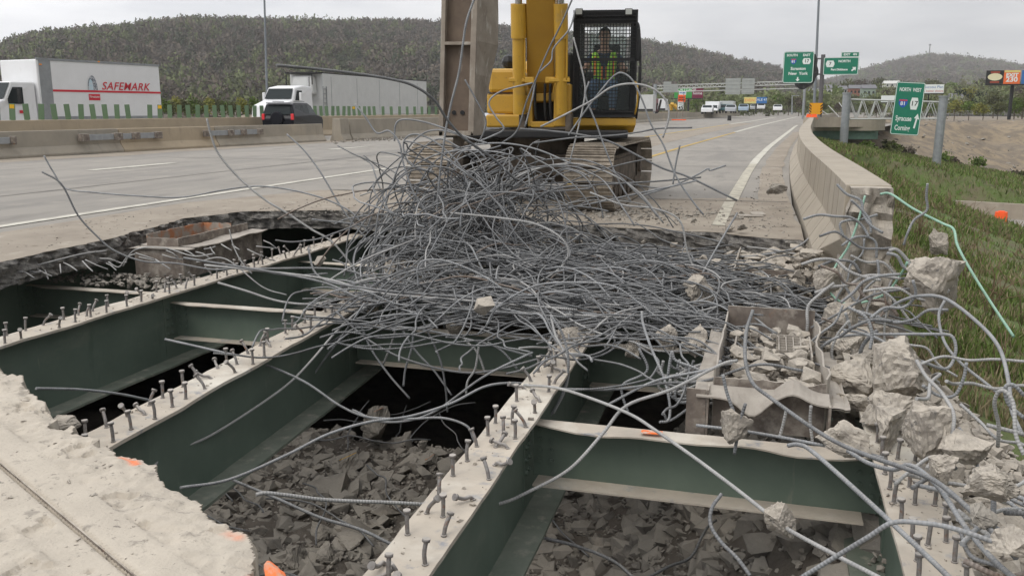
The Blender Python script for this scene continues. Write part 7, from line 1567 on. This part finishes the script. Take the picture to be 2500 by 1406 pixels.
# single trees beyond the road
M_bark = mat('grey_bark', (.12, .10, .08, 1), rough=.95)
def leafmat(name, c, c2): return mat(name, c, c2, .9, .3, .7, 1, spec=.1)
LM = {'green': leafmat('spring_green_leaves', (.13, .19, .045, 1), (.08, .12, .03, 1)), 'dark': leafmat('dark_evergreen_leaves', (.030, .045, .026, 1), (.018, .028, .018, 1)), 'olive': leafmat('olive_leaves', (.105, .115, .05, 1), (.075, .08, .04, 1)), 'brown': leafmat('bare_brown_twigs', (.115, .095, .075, 1), (.08, .068, .055, 1)), 'yellow': leafmat('yellow_green_leaves', (.25, .24, .06, 1), (.16, .17, .05, 1))}
def tree(u, vtop, vbase, Y, wpx, kind, label, n=520):
    p = at(u, vbase, y=Y); q = at(u, vtop, y=Y); h_ = q.z - p.z; w_ = wpx * math.hypot(p.x, p.y) / 2200
    T = thing('spring_tree' if kind != 'dark' else 'evergreen_tree', label, 'tree', p, 0, 'trees beyond the highway'); r_ = random.Random(int(u * 7 + Y))
    ht = h_ * .35; tb_ = [spline([(0, 0, -1.0), (r_.uniform(-.1, .1), 0, ht * .5), (r_.uniform(-.2, .2), 0, h_ * .75)], 3)]
    mb_ = MB(); mb_.cyl((0, 0, -1), (0, 0, ht), h_ * .028, h_ * .02, n=7); mb_.cyl((0, 0, ht), (r_.uniform(-.1, .1) * w_, 0, h_ * .8), h_ * .02, h_ * .006, n=6)
    for k in range(5): a = r_.uniform(0, 6.28); mb_.cyl((0, 0, ht * r_.uniform(.7, 1.3)), (math.cos(a) * w_ * .33, math.sin(a) * w_ * .33, h_ * r_.uniform(.55, .85)), h_ * .011, h_ * .004, n=5)
    mb_.build('trunk', M_bark, T)
    Q = crown_cloud(rg, n, w_ * .5, h_ * .42, max(w_, h_) * .042); Q[..., 2] += h_ * .58; c_ = quads('crown', Q, None, LM[kind]); c_.parent = T
r_ = random.Random(8)
TR = [(1660, 222, 276, 260, 60, 'olive'), (1700, 236, 276, 230, 46, 'green'), (1610, 226, 272, 280, 50, 'brown'), (1745, 228, 268, 300, 50, 'green'), (1790, 234, 268, 310, 44, 'brown'), (1830, 226, 266, 340, 50, 'olive'), (1878, 228, 268, 260, 36, 'green'), (1900, 226, 272, 240, 44, 'green'), (1925, 232, 272, 230, 40, 'olive'), (1950, 236, 274, 220, 38, 'brown'),
      (1975, 222, 268, 300, 40, 'olive'), (2025, 202, 232, 420, 34, 'green'), (2044, 208, 252, 300, 36, 'green'), (2068, 196, 238, 430, 44, 'olive'), (2098, 190, 230, 450, 40, 'brown'), (2130, 204, 246, 360, 40, 'green'), (2160, 212, 262, 300, 36, 'brown'), (2010, 246, 276, 170, 28, 'olive'), (2045, 250, 274, 190, 26, 'brown'), (2110, 250, 276, 190, 30, 'olive'), (2140, 246, 280, 170, 30, 'brown'),
      (2290, 222, 262, 330, 46, 'dark'), (2345, 214, 270, 260, 44, 'dark'), (2372, 208, 262, 280, 50, 'yellow'), (2390, 214, 272, 250, 46, 'dark'), (2425, 224, 278, 220, 44, 'olive'), (2330, 244, 284, 180, 44, 'yellow'), (2365, 246, 286, 175, 40, 'green'), (2400, 250, 288, 170, 42, 'yellow'), (2435, 246, 290, 165, 44, 'olive'), (2475, 236, 292, 165, 44, 'green'), (2495, 222, 290, 180, 50, 'olive'), (2270, 238, 282, 210, 34, 'green'), (2480, 200, 270, 300, 60, 'brown'), (2240, 200, 246, 420, 50, 'olive'), (2200, 196, 238, 450, 50, 'brown'),
      (2320, 196, 240, 450, 50, 'green'), (2270, 190, 230, 480, 50, 'olive'), (2400, 186, 240, 460, 56, 'olive'), (2460, 190, 246, 440, 60, 'green'), (2150, 188, 226, 480, 44, 'olive'), (1680, 190, 250, 420, 60, 'brown'), (1760, 200, 250, 420, 60, 'olive'), (1850, 196, 250, 420, 50, 'brown')]
DESC = {'olive': 'olive green', 'green': 'fresh green', 'brown': 'bare brown', 'dark': 'dark evergreen', 'yellow': 'yellowish green'}
def where(u):
    for a, b, s_ in ((0, 1640, 'just right of the cab'), (1640, 1720, 'by the green and maroon billboard'), (1720, 1800, 'above the far trucks'), (1800, 1870, 'by the yellow and blue billboard'), (1870, 1940, 'left of the Scranton sign foot'), (1940, 2030, 'beside the overhead sign post'), (2030, 2110, 'under the exit sign'), (2110, 2190, 'left of the Syracuse sign'), (2190, 2300, 'behind the Syracuse sign'), (2300, 2420, 'between the white and the exit 230 billboards'), (2420, 2600, 'beside the exit 230 billboard post')):
        if a <= u < b: return s_
seen = {}
for (u, vt, vb, Y, w_, kd) in TR:
    lab = f"{'small' if w_ < 38 else 'broad'} {DESC[kd]} tree {where(u)}"
    if lab in seen: lab += ', farther back' if Y > seen[lab] else ', nearer one'
    seen.setdefault(lab, Y); tree(u, vt, vb, Y, w_, kd, lab)
# shrubs behind the median at left
for i in range(15):
    u = 398 + i * 19 if i < 13 else 1085 + (i - 13) * 60; Y = 72 + (i % 3) * 5
    tree(u, 232 + (i * 7) % 13 - (0 if i < 13 else -20), 292, Y, 34, ('green', 'olive', 'yellow', 'olive')[i % 4], ['yellow green shrub behind the glare blades between the two trucks', 'low shrub seen behind the attachment'][i >= 13], 460)
for u, vt, vb, Y, w_, lab in ((480, 238, 262, 150, 120, 'long dark mound of earth behind the shrubs'), ):
    me_ = rock_mesh(901, (9, 3, 2.2), 4, .12); o = bpy.data.objects.new('earth_mound', me_); me_.materials.append(M_dirt); COL.objects.link(o); p = at(515, 262, y=118); o.location = (p.x, p.y, .2); tag(o, lab, 'mound')
# grass and weeds on the bank, real blades
nb = 60000; rx = rg.random(nb); X = 1.7 + rg.exponential(3.2, nb); Yb = 2.5 + rg.gamma(1.6, 9, nb); keep = (X < 16) & (Yb < 56); X, Yb = X[keep], Yb[keep]
Z = np.array([ground_z(a, b)[0] for a, b in zip(X, Yb)]); ok = Z > -5.3
ok &= ~((Yb < 6.2) & (X < 2.9 + .25 * (6.2 - Yb)))
bare = np.array([noise.noise(Vector((a * .8, b * .8, 9))) for a, b in zip(X, Yb)]); ok &= bare > -.28
X, Yb, Z = X[ok], Yb[ok], Z[ok]; n = len(X); den = np.array([noise.noise(Vector((a * .55, b * .55, 3))) for a, b in zip(X, Yb)])
hh = rg.uniform(.04, .12, n) * (1 + .6 * np.clip(den * 2, -.6, 1)) * (1 + Yb * .02); a = rg.uniform(0, 6.28, n); ww = .003 + .0008 * Yb + .001 * rg.random(n); dx, dy = np.cos(a), np.sin(a); lx, ly = rg.normal(0, .35, n) * hh, rg.normal(0, .35, n) * hh
P0 = np.stack([X - dx * ww, Yb - dy * ww, Z - .02], 1); P1 = np.stack([X + dx * ww, Yb + dy * ww, Z - .02], 1); P2_ = np.stack([X + dx * ww * .3 + lx, Yb + dy * ww * .3 + ly, Z + hh], 1); P3_ = np.stack([X - dx * ww * .3 + lx, Yb - dy * ww * .3 + ly, Z + hh], 1)
near = np.clip((17 - Yb) / 10, 0, 1); br = rg.random(n) < np.clip(.40 + .5 * near - den * .9, .05, .9)
Cg = np.where(br[:, None], np.array((.25, .21, .13)), np.array((.135, .185, .055))) * rg.uniform(.65, 1.35, (n, 1))
g = quads('grass', np.stack([P0, P1, P2_, P3_], 1), Cg, mat('grass_blades', (.1, .1, .1, 1), rough=.9, attr=('tone', None), spec=.1)); tag(g, 'green grass and dry weeds on the embankment', 'grass', kind='stuff')
st_ = []
for k in range(260):
    x, y = rg.uniform(2.4, 12), rg.uniform(6, 50); z = ground_z(x, y)[0]; h_ = rg.uniform(.35, .9)
    if z < -5.2: continue
    for q in range(3): st_.append([Vector((x, y, z)), Vector((x + rg.normal(0, .08), y, z + h_ * .6)), Vector((x + rg.normal(0, .2), y + rg.normal(0, .1), z + h_))])
o = tubes('dry_stalks', st_, .006, mat('dry_stalk', (.17, .12, .075, 1), rough=1), n=4); tag(o, 'bare brown weed stalks standing in the grass', 'weeds', kind='stuff')

X = 2.5 + 26 * rg.random(60000); Yb = 40 + 60 * rg.random(60000); ZD = [ground_z(a, b) for a, b in zip(X, Yb)]; Z = np.array([q[0] for q in ZD]); dd = np.array([q[1] for q in ZD]); ok = (dd < .35) & (Z > -5.35); X, Yb, Z = X[ok], Yb[ok], Z[ok]; n = len(X)
hh = rg.uniform(.12, .34, n); a = rg.uniform(0, 6.28, n); ww = .02 + .03 * rg.random(n); dx, dy = np.cos(a), np.sin(a); lx, ly = rg.normal(0, .4, n) * hh, rg.normal(0, .4, n) * hh
br = rg.random(n) < .28; Cg = np.where(br[:, None], np.array((.22, .19, .11)), np.array((.135, .185, .055))) * rg.uniform(.7, 1.3, (n, 1))
g = quads('grass', np.stack([np.stack([X - dx * ww, Yb - dy * ww, Z - .02], 1), np.stack([X + dx * ww, Yb + dy * ww, Z - .02], 1), np.stack([X + dx * ww * .5 + lx, Yb + dy * ww * .5 + ly, Z + hh], 1), np.stack([X - dx * ww * .5 + lx, Yb - dy * ww * .5 + ly, Z + hh], 1)], 1), Cg, bpy.data.materials['grass_blades']); tag(g, 'rougher grass around the sign bridge posts', 'grass', kind='stuff')
it = []
for k in range(1500):
    x, y = rg.uniform(8, 60), 84 + rg.gamma(2, 9); z, d_ = ground_z(x, y)
    if d_ > .5 and z < .2: it.append((x, y, z, .05 + .3 * rg.random() ** 5, int(rg.integers(10))))
mass('debris', it, M_rockd, 'clods and stones on the bare earth bank', 'debris')
for k in range(16):
    x, y = 6 + 20 * rg.random(), 0; y = float(np.interp(x, [5, 8, 12.3, 24, 40], [83, 85, 90, 95.5, 99])) + rg.normal(0, 1.5); z = ground_z(x, y)[0]; r0 = rg.uniform(.5, 1.2); Q = crown_cloud(rg, 200, r0, r0 * .7, .12); Q += np.array((0, 0, r0 * .4))
    o = quads('weed_bush', Q, None, LM[('olive', 'green', 'brown')[k % 3]]); o.location = (x, y, z); tag(o, ('olive weedy bush', 'green weedy bush', 'brown weedy bush')[k % 3] + ' at the foot of the bare earth bank', 'bush', 'bushes at the foot of the earth bank')

# ================================================================== mirror the vehicles whose near side is their left side
def bake(o_):
    o_.data.transform(o_.matrix_basis); o_.matrix_basis = Matrix.Identity(4)
def mirror_tree(root):
    for o_ in [c for c in root.children_recursive]:
        if o_.type != 'MESH': continue
        bake(o_); o_.data.transform(Matrix.Diagonal((-1, 1, 1, 1))); o_.data.flip_normals()
for r0 in (BT, TT): mirror_tree(r0)

# ================================================================== HAZE
hm = bpy.data.materials.new('thin_haze'); hm.use_nodes = True; nt = hm.node_tree; nt.nodes.clear()
ho = nt.nodes.new('ShaderNodeOutputMaterial'); pv = nt.nodes.new('ShaderNodeVolumePrincipled'); pv.inputs['Color'].default_value = (.97, .98, 1, 1); pv.inputs['Density'].default_value = .00019; nt.links.new(pv.outputs[0], ho.inputs['Volume'])
mb = MB(); mb.box((300, 1800, 171), (7400, 3760, 358)); hz = mb.build('haze', hm); tag(hz, 'thin pale haze in the air', 'haze', kind='stuff')
